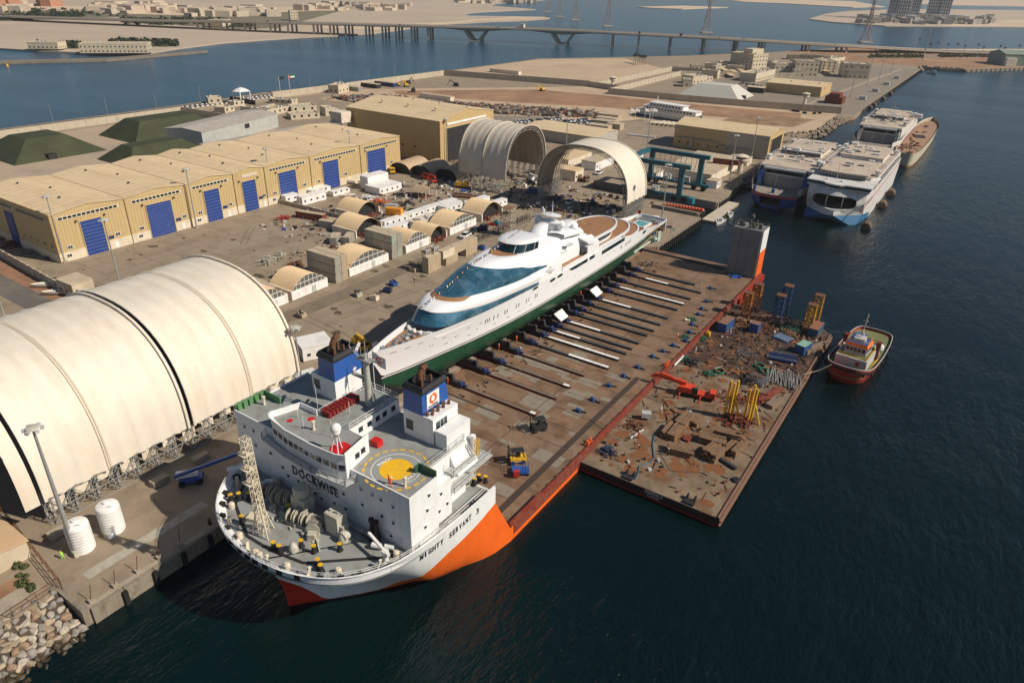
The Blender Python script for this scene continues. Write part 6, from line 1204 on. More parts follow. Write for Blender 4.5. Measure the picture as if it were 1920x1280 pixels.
slab('superstructure',[(-12.2,28),(-9.9,20),(9.9,20),(12.2,28),(12.2,L_-2),(-12.2,L_-2)],13.4,15.9,fwh); slab('main_roof',[(-11.9,28),(-10,21),(10,21),(11.9,28),(11.9,L_-2.5),(-11.9,L_-2.5)],15.9,16.2,froof)
slab('aft_lounge',[(-9,52),(9,52),(9,80),(-9,80)],16.2,18.0,fwh); slab('aft_lounge_roof',[(-9.3,51.5),(9.3,51.5),(9.3,80.4),(-9.3,80.4)],18.0,18.3,froof)
def ferry_trim(F,L,top,w,n=16):
 b = MB(); b.rail([(w,22,top),(w,L-3,top)],1.6,3.2,.07); b.rail([(-w,22,top),(-w,L-3,top)],1.6,3.2,.07); b.build('guard_rail',fwh,F)
 for y in (24,L-14):
  for s_ in (1,-1):
   x0,x1 = sorted((s_*(w-1.4),s_*(w+.2))); MB().box(x0,y,top-.2,x1,y+3.4,top+2.2).build('stair_box',fwh,F); MB().box(x0-.04,y+.6,top+.9,x1+.04,y+2.8,top+1.6).build('stair_window',glass,F)
 b = MB(); b2 = MB()
 for k in range(int((L-34)/3)): b.box(w+.42,28+k*3,top-1.9,w+.56,30.2+k*3,top-1.0)
 for k in range(26): b2.cbox(RND.uniform(-w+2,w-2),RND.uniform(28,L-8),top+(.0 if k % 2 else 1.9),RND.uniform(.6,3.4),RND.uniform(.6,2.2),RND.uniform(.3,1.1))
 for k in range(7): b2.box(-w+1,26+k*8,top,w-1,26.15+k*8,top+.12)
 b.build('side_window',ydark,F,kind='stuff'); b2.build('roof_equipment',fwh,F,kind='stuff')
 for x,y in ((-2,30),(3,34),(-3,60),(4,66)): MB().cbox(x,y,top+(1.3 if y < 46 else 2.1),2.4,1.2,.35,.3).build('roof_hatch',dark,F)
 b = MB(); b.bar((0,58,top),(0,58,top+7),.25); b.bar((-1.6,58,top+5),(1.6,58,top+5),.18); b.bar((1,26,top),(1,26,top+5),.15); b.build('mast',lgrey,F)
ferry_trim(F,L_,16.2,11.8)
for x in (-5.5,.5): MB().cbox(x,10.5,15,.9,.9,.7).build('deck_light',white,F)
MB().tube((-2,12,15),(-2,12,22),.1,6).build('flag_mast',lgrey,F)
b = MB(); b.bar((12.66,6,9.5),(12.66,L_,11.5),.1,.3); b.bar((11.0,2.5,5.9),(12.66,8,9.8),.12,.3); b.bar((-11.0,2.5,5.9),(-12.66,8,9.8),.12,.3); b.build('red_line',fred,F)
for y in (0,38,62):
 p = Vector((58.6,84+y,-3)); b = MB()
 b.tube((0,-2.3,.8),(0,2.3,.8),1.7,14); 
 for i in range(10): a = i*pi/5; b.bar((1.75*cos(a),-2.2,.8+1.75*sin(a)),(1.75*cos(a),2.2,.8+1.75*sin(a)),.3)
 tag(b.build('floating_fender',mat('fender_tyre_brown',(.15,.10,.06),.9,var=.5,vs=3),loc=p),'big brown tyre clad floating fender beside the white ferry, %s' % ['nearest its bow','second from the bow','third from the bow'][[0,38,62].index(y)],'fender','floating fenders')
for i,a in enumerate(((764,962),(778,960))): person(at(1380+a[0]/4.8,180+a[1]/4.8,2.95),'person in dark clothes in the bow opening of the white ferry, %s of two' % ('left' if i == 0 else 'right'),'dark','stand',i,'white')
# --- the two blue and white ferries
def bluef(x0,y0,L,label,green=False,foam=False):
 F = thing('blue_white_ferry',label,'ferry',(x0,y0,-3),0,'blue and white catamaran ferries'); W_ = 12.6
 prof = [(-1,.86,-2,7),(-1,.9,1.5,4),(0,.97,5.0,1.0),(1,1,6.2,.2),(2,1,7.0,0),(2,1,9.2,.2)]
 for s_ in (1,-1):
  R = [[(s_*9.6*k,1.2+dy*1.2 if q == 0 else dy,z) for q,_ in ((0,0),)]+[(s_*W_*k,10+dy*2,z+(.8 if z > 4 else 0)),(s_*W_*k,24,z+(2.4 if z > 4 else 0)),(s_*W_*k,L,z+(2.8 if z > 4 else 0))] for _,k,z,dy in prof]
  for j,(m,nm) in enumerate(((fblue,'hull_side'),(fblue,'hull_side'),(fred,'red_band'),(None,''),(fwh,'upper_side'))):
   if m is None: m = fwh; nm = 'white_band'
   seg = R[j:j+2] if nm != 'hull_side' else R[j:j+2]
   MB().loft(seg if s_ > 0 else [r[::-1] for r in seg]).build(nm,m,F,smooth=35)
 b = MB(); b.add([(-9.6,1.2,5.0),(-5.2,-2.0,5.2),(-4.6,-1.4,1.2),(-8.6,3,.8)],[(0,3,2,1)]); b.add([(9.6,1.2,5.0),(4.0,-2.0,5.2),(3.4,-1.4,1.2),(8.6,3,.8)],[(0,1,2,3)]); b.add([(-4.6,-1.4,1.2),(3.4,-1.4,1.2),(3.6,-1.2,.2),(-4.8,-1.2,.2)],[(0,3,2,1)]); b.build('bow_flank',fblue,F)
 b = MB(); b.add([(-9.6,1.1,5.0),(-5.2,-2.1,5.2),(4.0,-2.1,5.2),(9.6,1.1,5.0),(9.6,1.2,6.1),(4.0,-2.0,6.3),(-5.2,-2.0,6.3),(-9.6,1.2,6.1)],[(0,1,6,7),(1,2,5,6),(2,3,4,5)]); b.build('bow_red_band',fred,F)
 b = MB(); b.box(-4.8,-1.5,1.2,3.6,10,1.25); b.build('ramp_floor',fgrey,F); b = MB(); b.box(-5,8,1.2,4,8.2,5.3); b.box(-5.4,-1,5.25,4.2,8.2,5.3); b.build('hold_dark',dark,F)
 b = MB(); b.prism([(-9.5,1.4),(-5.2,-1.9),(4,-1.9),(9.5,1.4),(12.4,10),(12.4,24),(-12.4,24),(-12.4,10)],6.3,6.5); b.build('mooring_deck',fgrey,F)
 MB().box(-9,13,6.5,9,13.3,11.2).build('hangar_door',mat('shutter_grey',(.30,.28,.26),.7,streak=(.2,.15,.1),samt=.4),F)
 for x in (-9,-3,3,8.7): MB().box(x,12.8,6.5,x+.3,13,11.2).build('door_post',fwh,F)
 slab('superstructure',[(-11.4,13.3),(11.4,13.3),(12.3,26),(12.3,L-2),(-12.3,L-2),(-12.3,26)],9,15.0,fwh,F); slab('window_band',[(-8,12.6),(8,12.6),(8,14),(-8,14)],12.2,13.9,ydark,F); slab('bridge_eave',[(-9,12.2),(9,12.2),(9,15),(-9,15)],13.9,14.6,fwh,F)
 slab('main_roof',[(-11,14),(11,14),(12,26),(12,L-2.2),(-12,L-2.2),(-12,26)],15,15.3,froof,F); slab('upper_lounge',[(-8,42),(8,42),(8,L-16),(-8,L-16)],15.3,17.4,fwh,F); slab('upper_roof',[(-9,45),(9,45),(9,L-8),(-9,L-8)],17.4,17.7,froof,F)
 MB().box(-7.6,41.8,15.8,7.6,42,16.9).build('lounge_window',glass,F)
 MB().box(12,L-16,15,15.5,L-12,17.2).build('bridge_wing',fwh,F)
 for x,m in ((-10.6,fblue if not green else lgrey),(8.8,fblue if not green else lgrey)):
  MB().box(x,10.6,6.5,x+1.9,13.2,13.2).build('corner_tower',m,F); MB().box(x+.4,11,13.2,x+1.4,12.4,15.2).build('winch_top',dark,F)
 ferry_trim(F,L,15.3,11.6)
 if not green:
  for x in (-8.6,-.6): MB().cbox(x,1.2,6.5,1.1,1.1,1.9).build('blue_locker',fblue,F)
 else: MB().rail([(-6,2,6.5),(6,2,6.5)],1.2,1.2,.06).build('guard_rail',lgrey,F)
 return F
bluef(19.5,87,80,'blue and white ferry with red band nearest the quay and boat lift')
bluef(36.0,226,78,'farthest blue and white ferry with grey winch towers, behind the other two',True)
for i,(x,y) in enumerate(((148,785),(240,795),(252,797),(265,797),(275,800),(410,805),(432,803),(448,800),(460,800))): person(at(1380+x/4.8,180+y/4.8,3.5),'dark clad crew member on the open foredeck of the blue ferry, number %d counted from the left' % (i+1) if 0 else 'dark clad crew member on the open foredeck of the blue ferry nearest the quay','dark','stand',i,'white','crew on the blue ferry foredeck')
text_fit('PACIFIC',3.0,.7,white,None,(24.4,86.8,.9),(.9,.35,0),(0,-.1,1)); o = [o for o in COL.objects if o.name.startswith('lettering')][-1]; o.parent = [q for q in COL.objects if q.name.startswith('blue_white_ferry') and not q.parent][0]; o.location = Vector(o.location)-Vector((19.5,87,-3))
# --- hulk
HK = thing('ship_hulk','stripped cream ship hull with rusty empty deck, alongside the far ferry','ship hulk',(54.2,213,-3))
pr = cr([(0,-1,0),(3.0,-.6,0),(4.8,2,0),(6.0,12,0),(6.8,40,0),(6.8,80,0),(5.8,110,0),(3.6,124,0),(0,131,0)],30)
for s_ in (1,-1):
 for z0,z1,m,nm,k0,k1 in ((-2,1.0,mat('hulk_rust_bottom',(.28,.14,.07),.8,var=.2),'lower_side',.78,.86),(1.0,7.6,mat('hulk_cream',(.52,.48,.36),.7,streak=(.3,.17,.08),samt=.4),'hull_side',.86,1)):
  q = [[(s_*p.x*k,p.y,z+max(0,(p.y-90)/40)**2*1.6*(z > 5)) for p in pr] for z,k in ((z0,k0),(z1,k1))]; MB().loft(q if s_ > 0 else [r[::-1] for r in q]).build(nm,m,HK,smooth=50)
MB().prism([(p.x*.97,p.y*.99) for p in pr]+[(-p.x*.97,p.y*.99) for p in pr[::-1]],6.6,6.9).build('deck',mat('hulk_deck',(.34,.21,.13),.9,var=.25,vs=.3,dirt_or_sheen=(.2,.1,.06),damt=.5,ds=.3),HK)
text_fit('P6',3.2,2.0,mat('hull_number_green',(.1,.16,.13)),HK,(5.35,7.5,4.2),(.12,1,0),(0.08,0,1))
for x,y,w,d in ((0,60,6,9),(2,34,2,2),(-2,42,2,1.6),(1,80,1.6,1.6),(-1,100,2,2)): MB().cbox(x,y,6.9,w,d,.3,.2).build('deck_hatch',dark,HK)
b = MB()
for i in range(46): b.cbox(RND.uniform(-4.5,4.5),RND.uniform(3,30) if i < 30 else RND.uniform(30,115),6.9,RND.uniform(.3,2),RND.uniform(.3,2),RND.uniform(.2,1.2),RND.uniform(0,3))
b.build('deck_debris',rusttop,HK,kind='stuff')
# --- pontoon and small boats
t = thing('floating_pontoon','pale floating pontoon jutting out beside the blue ferry','pontoon',(4.2,51.2,-3.0)); MB().box(-2.6,0,-.6,2.6,33,.6).build('pontoon_float',concrete,t); MB().box(-2.5,.1,.6,2.5,32.9,.65).build('pontoon_deck',mat('pale_deck_boards',(.5,.44,.34),.8,var=.1),t)
def smallboat(x,y,rz,label,s=1.0):
 t = thing('motor_boat',label,'boat',(x,y,-3),rz); pr = cr([(0,-3.8,0),(.9,-2.6,0),(1.3,-.6,0),(1.3,3.4,0),(0,3.5,0)],12)
 b = MB()
 for s_ in (1,-1): q = [[(s_*p.x*k,p.y,z) for p in pr] for z,k in ((-.3,.7),(.9,1))]; b.loft(q if s_ > 0 else [r[::-1] for r in q])
 b.build('hull',white,t,smooth=50); MB().prism([(p.x*.9,p.y*.95) for p in pr]+[(-p.x*.9,p.y*.95) for p in pr[::-1]],.4,.5).build('deck',lgrey,t); MB().box(-.7,-.4,.5,.7,1.2,1.5).build('console',lgrey,t); MB().box(-.4,3.4,.2,.4,4,1.3).build('outboard_motor',dark,t); t.scale = (s,s,s)
smallboat(8.6,54,0,'white motor boat moored at the near end of the pontoon',1.1); smallboat(8.8,66,.2,'white motor boat moored farther along the pontoon, by the ferry',.9)
p = at(1280+1400/3,415/3,-3); t = thing('work_boat','small grey work boat at the far end of the naval quay','boat',p); MB().box(-5,-1.6,0,5,1.6,1.2).build('hull',grey,t); MB().box(0,-1.3,1.2,4,1.3,3.2).build('cabin',lgrey,t)
# buoys on the lift pier
b0 = None
for i in range(13):
 x = -15.5+i*1.35; y = 52.6+.03*i; lab = 'orange mooring buoy lying on the lift pier, in the row of balls'
 if b0 is None: b0 = MB().ball((0,0,.75),.75,12).build('mooring_buoy',mat('buoy_orange',(.62,.07,.015),.5,var=.15),smooth=True,loc=(x,y,0)); tag(b0,lab,'buoy','orange buoys on the lift pier'); o = b0
 else: o = inst(b0,None,(x,y,0))
 s = .75+.03*i; o.scale = (s,s,s)
# ============================================================ SHIPYARD
def arch_profile(w,z0,top,n=30,p=.82):   # half ellipse-like tunnel profile, from -w to w
 out = []
 for i in range(n+1):
  a = pi*i/n; out.append((-w*math.copysign(abs(cos(a))**p,cos(a)),z0+(top-z0)*sin(a)**p if 0 < i < n else z0))
 return out
def fabric_shelter(label,O,axis,length,w,z0,top,sections,ribs_in=12,m=fabric,legw=2.2,flare=0):
 """tunnel along local +y, origin at ground of the near end centre"""
 t = thing('fabric_shelter',label,'fabric shelter',O,axis)
 pr = arch_profile(w,z0,top)
 for a,c in sections:
  n = max(4,int((c-a)/.6)); rows = []
  for i in range(n+1):
   y = a+(c-a)*i/n; k = 1-.012*abs(sin(pi*(y-a)/3.4))**.7
   rows.append([(x*k,y,z0+(z-z0)*k+((.22*sin(y*1.7)+.15*sin(y*4.1)) if j in (0,len(pr)-1) else .05*sin(y*2.3+j*1.9)*(1 if j % 2 else .4))) for j,(x,z) in enumerate(pr)])
  b = MB(); b.loft(rows); b.build('fabric_cover',m,t,smooth=True)
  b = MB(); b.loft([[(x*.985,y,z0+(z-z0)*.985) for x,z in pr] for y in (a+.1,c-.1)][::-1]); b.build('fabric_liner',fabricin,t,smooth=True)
  for y in (a,c):
   b = MB(); P = [(x*1.003,y,z0+(z-z0)*1.003) for x,z in pr]
   for p,q in zip(P,P[1:]): b.bar(p,q,.45,.35)
   b.build('edge_hem',m,t)
 for i in range(ribs_in+1):
  y = .4+(length-.8)*i/ribs_in; b = MB(); P = [(x*.955,y,z0+(z-z0)*.955) for x,z in pr]; Q = [(x*.91,y,z0+(z-z0)*.91) for x,z in pr]
  for k in range(0,len(P)-1): b.bar(P[k],P[k+1],.16); b.bar(Q[k],Q[k+1],.16); b.bar(P[k],Q[k+1] if k % 2 else Q[k],.09)
  b.build('truss_rib',galv,t)
  for s_ in (-1,1):
   b = MB(); b.lattice((s_*(w-legw/2),y,0),(s_*(w-legw/2),y,z0+1),legw*.5,4,.06); b.build('truss_leg',galv,t)
 b = MB()
 for s_ in (-1,1):
  for k in range(ribs_in):
   y0 = .4+(length-.8)*k/ribs_in; y1 = .4+(length-.8)*(k+1)/ribs_in; x = s_*(w-.25); x2 = s_*(w-legw)
   for X in (x,):
    b.bar((X,y0,.2),(X,y1,z0),.13); b.bar((X,y1,.2),(X,y0,z0),.13)
    b.bar((X,y0,z0*.5),(X,y1,z0*.5),.13); b.bar((X,y0,.1),(X,y1,.1),.13); b.bar((X,y0,z0),(X,y1,z0),.14)
 b.build('side_bracing',galv,t,kind='stuff'); return t
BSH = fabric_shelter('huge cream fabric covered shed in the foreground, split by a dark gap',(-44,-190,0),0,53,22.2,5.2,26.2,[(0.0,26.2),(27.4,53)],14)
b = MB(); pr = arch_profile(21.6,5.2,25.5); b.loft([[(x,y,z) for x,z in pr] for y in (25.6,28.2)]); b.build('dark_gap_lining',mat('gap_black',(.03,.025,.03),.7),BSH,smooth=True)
b = MB(); pr = arch_profile(22.3,5.2,26.3)
for y in (10.5,40.5): 
 for dy in (0,.5): b.loft([[(x*1.002,y+dy+q,5.2+(z-5.2)*1.002) for x,z in pr] for q in (0,.12)])
b.build('cover_seam',mat('seam_tan',(.5,.38,.25),.8),BSH,smooth=True,kind='stuff')
b = MB(); b.loft([[(x*1.003,y,5.2+(z-5.2)*1.003) for x,z in pr] for y in (-3.2,-.9)]); b.build('end_fabric_strip',fabric,BSH,smooth=True)
b = MB()
for i in range(12): b.box(-22.6,.5+i*4.4,0,-21.9,3.6+i*4.4,4.6)
b.build('side_wall_panel',tents,BSH,kind='stuff')
b = MB()
for i in range(13): b.box(21.2,.5+i*4.1,2.3+.5*(i % 3),21.3,3.1+i*4.1,5.3)
b.build('side_wall_panel',tents,BSH,kind='stuff')
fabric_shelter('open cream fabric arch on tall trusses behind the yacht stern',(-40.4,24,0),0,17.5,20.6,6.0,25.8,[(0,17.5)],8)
fabric_shelter('grey cream fabric arch shelter in front of the big tan hangar',(-102,40.2,0),-pi/2,25,16.4,6.2,26.6,[(0,12.3),(12.5,25)],7,mat('fabric_grey_cream',(.56,.50,.41),.7,var=.05,dirt_or_sheen=(.42,.34,.25),damt=.25,ds=.1,streak=(.4,.34,.26),samt=.35))
# ---- long warehouse with blue doors
WH = thing('warehouse','long tan warehouse with a row of blue shutter doors and low gables','warehouse')
WX,WB = -142.0,-190.0; EV = 15.6
bays = [-129.3,-105.4,-82.9,-63.3,-49.0,-26.0,3.0,29.5]; 
doors = [(-120.6,-113.9,11.4),(-98.5,-89.3,11.5),(-76.3,-70,11.6),(-59.8,-53.6,11.6),(-42.5,-33.8,11.7),(-19.3,-10.4,11.8),(7.3,19.0,11.9)]
WH['label'] = 'long tan warehouse with a row of blue shutter doors and low gables'
slat = {}
wmesh = MB().box(-.02,0,0,.07,1.15,.75).mesh('window_pane',glass); smesh = {}
for i,(y0,y1) in enumerate(zip(bays,bays[1:])):
 ym = (y0+y1)/2; pk = EV+1.25
 b = MB(); b.xprism([(y0+.05,0),(y1-.05,0),(y1-.05,EV),(ym,pk),(y0+.05,EV)],WB,WX-.02); b.build('wall',[tan],WH)
 b = MB(); b.add([(WX+.3,y0,EV+.05),(WX+.3,ym,pk+.05),(WB-.3,ym,pk+.05),(WB-.3,y0,EV+.05),(WX+.3,y1,EV+.05),(WB-.3,y1,EV+.05),(WX+.3,y0,EV-.2),(WX+.3,ym,pk-.2),(WX+.3,y1,EV-.2)],[(0,1,2,3),(1,4,5,2),(6,7,1,0),(7,8,4,1)]); b.build('roof',tanroof,WH)
 MB().box(WB,y0-.12,EV,WX+.35,y0+.12,EV+.12).build('roof_gutter',mat('gutter_brown',(.25,.16,.08),.7),WH)
 for k in range(3): MB().lathe([(.3,0),(.3,.4),(.5,.5),(.1,.7)],(WX-12-14*k,ym+(k % 2)*4-2,pk-.3),8).build('roof_ventilator',dark,WH)
 d0,d1,dh = doors[i]
 # plinth either side of the door
 for a,c in ((y0+.1,d0-.05),(d1+.05,y1-.1)): MB().box(WX-.02,a,0,WX+.12,c,3.0).build('plinth',cream,WH)
 D = MB().box(WX-.02,d0,0,WX+.1,d1,dh).build('door',bluedoor,WH)
 b = MB(); b.box(WX-.02,d0-.25,0,WX+.22,d0,dh+.25); b.box(WX-.02,d1,0,WX+.22,d1+.25,dh+.25); b.box(WX-.02,d0,dh,WX+.22,d1,dh+.25); b.build('door_frame',tan,D)
 b = MB()
 for k in range(int((y1-y0)/1.1)):
  yy = y0+.5+k*1.1
  if not d0-.4 < yy < d1+.4: b.box(WX-.02,yy,3.0,WX+.05,yy+.12,EV-.2)
  else: b.box(WX-.02,yy,dh+.3,WX+.05,yy+.12,EV-.2)
 b.build('cladding_rib',tan,WH,kind='stuff'); b = MB()
 for k in range(13): X = WX-2-k*3.6; b.bar((X,y0+.1,EV+.08),(X,ym,pk+.08),.12,.1); b.bar((X,ym,pk+.08),(X,y1-.1,EV+.08),.12,.1)
 b.build('roof_seam',mat('roof_seam_tan',(.55,.41,.24),.7),WH,kind='stuff'); ns = 14 if i in (1,) else 10
 sm = MB().box(0,.08,.04,.12,d1-d0-.08,dh/ns-.1).mesh('door_slat',bluedoor); gm = MB().box(0,.08,-.06,.06,d1-d0-.08,.04).mesh('slat_rail',mat('slat_rail_pale',(.26,.28,.45),.6))
 for k in range(ns):
  o = bpy.data.objects.new('door_slat',sm); COL.objects.link(o); o.parent = D; o.location = (WX+.1,d0,dh*k/ns)
  o = bpy.data.objects.new('slat_rail',gm); COL.objects.link(o); o.parent = D; o.location = (WX+.14,d0,dh*k/ns)
 if i not in (3,):
  S_ = MB().box(WX,y0+2.4,13.1,WX+.06,y1-2.0,14.25).build('window_strip',cream,WH); n = int((y1-y0-4.4)/1.45)
  for k in range(n):
   yy = y0+2.7+k*((y1-y0-5.0)/n); zz = 13.3+.0
   o = bpy.data.objects.new('window_pane',wmesh); COL.objects.link(o); o.parent = S_; o.location = (WX+.04,yy,zz)
 else: MB().box(WX,y0+4,13.2,WX+.08,y1-3.2,14.3).build('blank_sign',cream,WH)
 for yy,zz in ((y0+3.3,3.9),(d1+3.4 if d1+5 < y1 else y1-2,4.1),(y0+2.4,1.3)):
  if not (d0-1.6 < yy < d1+.2): W1 = MB().box(WX+.1,yy-.15,zz-.15,WX+.14,yy+1.55,zz+1.05).build('window',white,WH); MB().box(WX+.12,yy,zz,WX+.17,yy+.65,zz+.9).build('window_pane',glass,W1); MB().box(WX+.12,yy+.75,zz,WX+.17,yy+1.4,zz+.9).build('window_pane',glass,W1)
 for yy in (d0-1.4,d1+1.0): MB().box(WX,yy,dh+.4,WX+.7,yy+.5,dh+.75).build('wall_lamp',dark,WH)
 if i in (0,1,2,3): MB().box(WX+.02,d1+.7,3.5,WX+.14,d1+2.6,4.5).build('blue_sign',navy,WH); MB().box(WX+.1,d1+2.6,.1,WX+.16,d1+3.6,2.2).build('side_door',white,WH)
 MB().tube((WX+.15,y0+.1,0),(WX+.15,y0+.1,EV),.12,6).build('downpipe',mat('gutter_brown',(.25,.16,.08)),WH)
# left end wall details (facing the camera, in shade)
b = MB(); b.box(WB,-129.4,0,WX-.1,-129.27,3.0); b.build('plinth',cream,WH)
D = MB().box(-172.5,-129.42,0,-167,-129.25,11.5).build('door',bluedoor,WH)
for k in range(11): MB().box(-172.4,-129.5,k*1.04+.05,-167.1,-129.42,k*1.04+.95).build('door_slat',bluedoor,D)
for x0,x1 in ((-163,-145),(-188,-165)):
 S_ = MB().box(x0,-129.4,13.0,x1,-129.28,14.2).build('window_strip',cream,WH)
 for k in range(int((x1-x0)/1.5)): MB().box(x0+.2+k*1.48,-129.45,13.15,x0+1.4+k*1.48,-129.38,14.05).build('window_pane',glass,S_)
for x in (-163,-158.5,-154,-149.5,-145.3): W1 = MB().box(x,-129.42,4.6,x+1.5,-129.28,5.6).build('window',cream,WH); MB().box(x+.1,-129.46,4.7,x+.7,-129.4,5.5).build('window_pane',glass,W1); MB().box(x+.8,-129.46,4.7,x+1.4,-129.4,5.5).build('window_pane',glass,W1)
# ---- generic gabled shed
def shed(label,x0,y0,x1,y1,eave,rise,name='shed',ridge='x',wm=None,wx=None,rm=None,opening=None,vents=0,cat='shed',plinth=0):
 t = thing(name,label,cat,(x0,y0,0)); w = x1-x0; d = y1-y0; wm = wm or tanx; rm = rm or tanroof
 b = MB()
 if ridge == 'x': b.xprism([(0,0),(d,0),(d,eave),(d/2,eave+rise),(0,eave)],0,w)
 else: b.yprism([(0,0),(w,0),(w,eave),(w/2,eave+rise),(0,eave)],0,d)
 b.build('wall',wm,t); e = .3; b = MB()
 if ridge == 'x': b.add([(-e,-e,eave+.03),(w+e,-e,eave+.03),(w+e,d/2,eave+rise+.06),(-e,d/2,eave+rise+.06),(w+e,d+e,eave+.03),(-e,d+e,eave+.03),(-e,-e,eave-.25),(w+e,-e,eave-.25),(w+e,d/2,eave+rise-.25),(w+e,d+e,eave-.25)],[(0,1,2,3),(3,2,4,5),(6,7,1,0),(7,8,2,1),(8,9,4,2)])
 else: b.add([(-e,-e,eave+.03),(w/2,-e,eave+rise+.06),(w/2,d+e,eave+rise+.06),(-e,d+e,eave+.03),(w+e,-e,eave+.03),(w+e,d+e,eave+.03),(-e,-e,eave-.25),(w/2,-e,eave+rise-.25),(w+e,-e,eave-.25),(w+e,d+e,eave-.25)],[(0,1,2,3),(1,4,5,2),(6,7,1,0),(7,8,4,1),(8,9,5,4)])
 b.build('roof',rm,t)
 for k in range(vents): MB().lathe([(.5,0),(.5,.6),(.9,.8),(.2,1.3)],(w*(k+.6)/vents,d/2+(-d*.22 if k % 2 else d*.1),eave+rise*.72),8).build('roof_ventilator',tan,t)
 if opening:
  s_,a,c,h = opening
  if s_ == '+x': MB().box(w-.02,a,0,w+.08,c,h).build('dark_doorway',dark,t); MB().box(w,a-.5,0,w+.3,a,h+.4).box(w,c,0,w+.3,c+.5,h+.4).box(w,a,h,w+.3,c,h+.4).build('door_frame',tan,t)
  else: MB().box(a,-.08,0,c,.02,h).build('dark_doorway',dark,t)
 return t
HG = shed('biggest tan hangar with wide dark doorway behind the arch shelter',-197,49,-133.2,94,20.6,3.6,'hangar','x',tanx,vents=7,opening=('+x',5,40,16.5),cat='hangar')
MB().box(63.9,5.5,18.0,64.1,38,19.0).build('white_sign_band',white,HG)
for x in (22,30,38,46): 
 W1 = MB().box(x,-.1,5.6,x+2.2,0,7).build('window',tan,HG); MB().box(x+.2,-.15,5.8,x+1,-.05,6.8).build('window_pane',glass,W1); MB().box(x+1.2,-.15,5.8,x+2,-.05,6.8).build('window_pane',glass,W1)
shed('low long tan roofed shed seen between the two fabric arches',-138,131,-90,158,6.2,1.4,'shed','x',mat('grey_wall_clad',(.42,.40,.34),.7),vents=0)
TR = shed('tan shed with yellow end frame and dark doorway beside the moored ferries',-59,166.5,-6,195,12.2,2.4,'shed','x',tanx,opening=('+x',4,24,10),vents=0)
MB().box(30,-.06,.2,52.8,.02,12).build('pale_cladding',mat('pale_clad',(.46,.41,.32),.6,streak=(.3,.22,.14),samt=.3,rib=('X',.9,.8),bump=.25),TR)
MB().box(2,-1.2,5.2,26,-.1,5.6).box(10,-1.0,1,11.6,-.1,6.2).box(26,-1.2,3.6,46,-.1,4.0).build('duct',galv,TR)
for x in (3,8,14,20,25,31): W1 = MB().box(x,-.12,2.5,x+1.2,0,3.5).build('window',glass,TR)
shed('long pale grey shed behind the warehouse with one dark window',-276,-2,-252,62,8.0,1.2,'shed','y',mat('pale_grey_cladding',(.42,.43,.40),.6,rib=('Y',.9,.8),bump=.2),rm=mat('pale_grey_roof',(.42,.38,.33),.7,dirt_or_sheen=(.35,.28,.22),damt=.3))
o = [q for q in COL.objects if 'pale grey shed' in q.get('label','')][0]; o.rotation_euler = (0,0,.25); o.location = (-275,-8,0)
if o: MB().box(24.0,34,4.0,24.1,38,6.4).build('window',dark,o)
shed('lower grey shed against the back of the blue door warehouse',-246,-8,-205,60,3.6,.8,'shed','y',mat('grey_cladding_dark',(.30,.31,.29),.7),rm=mat('pale_grey_roof',(.42,.38,.33)))
shed('tan depot building with white side bays by the naval quay',-84,432,-38,470,8,1.6,'depot_building','x',tanx,vents=4,cat='depot')
t = shed('small open tan shelter against the naval depot',-96,420,-82,428,4.4,.6,'open_shelter','x',dark,vents=0)
shed('small tan roofed building by the near corner fence',-36,-203,-17.6,-195.6,3.4,.5,'site_building','x',mat('cream_wall',(.56,.47,.34),.8,dirt_or_sheen=(.35,.25,.16),damt=.3),rm=mat('tan_orange_roof',(.56,.38,.22),.7,var=.06),cat='building')
# ---- green and grey tents
def trap_tent(label,x0,y0,x1,y1,h,ins,m,rz=0,name='storage_tent'):
 t = thing(name,label,'storage tent',((x0+x1)/2,(y0+y1)/2,0),rz); w = (x1-x0)/2; d = (y1-y0)/2
 b = MB(); b.add([(-w,-d,0),(w,-d,0),(w,d,0),(-w,d,0),(-w+ins,-d+ins,h),(w-ins,-d+ins,h),(w-ins,d-ins,h),(-w+ins,d-ins,h)],[(0,1,5,4),(1,2,6,5),(2,3,7,6),(3,0,4,7)]); b.build('tent_side',m,t)
 MB().add([(-w+ins,-d+ins,h),(w-ins,-d+ins,h),(w-ins,d-ins,h),(-w+ins,d-ins,h),(0,0,h+.5)],[(0,1,4),(1,2,4),(2,3,4),(3,0,4)]).build('tent_top',m,t)
 MB().box(w-ins*.5,-d*.3,0,w+.1,-d*.12,2.4).build('tent_door',dark,t); return t
trap_tent('dark green camouflaged tent, leftmost of the group by the coast wall',-326,-80,-283,-36,8.5,13,greentent)
trap_tent('dark green tent with a notch, farthest one near the coast wall',-322,-20,-285,36,9,11,greentent)
trap_tent('dark green tent partly hidden behind the warehouse roof',-268,-50,-240,-6,7,9,greentent)
trap_tent('dark green tent at the left edge just behind the warehouse',-252,-140,-222,-104,7,10,greentent)
trap_tent('pale grey white storage tent inside the naval compound wall',-136,362,-84,402,9,12,mat('pale_tent',(.52,.50,.44),.7,var=.05,streak=(.4,.34,.26),samt=.2))
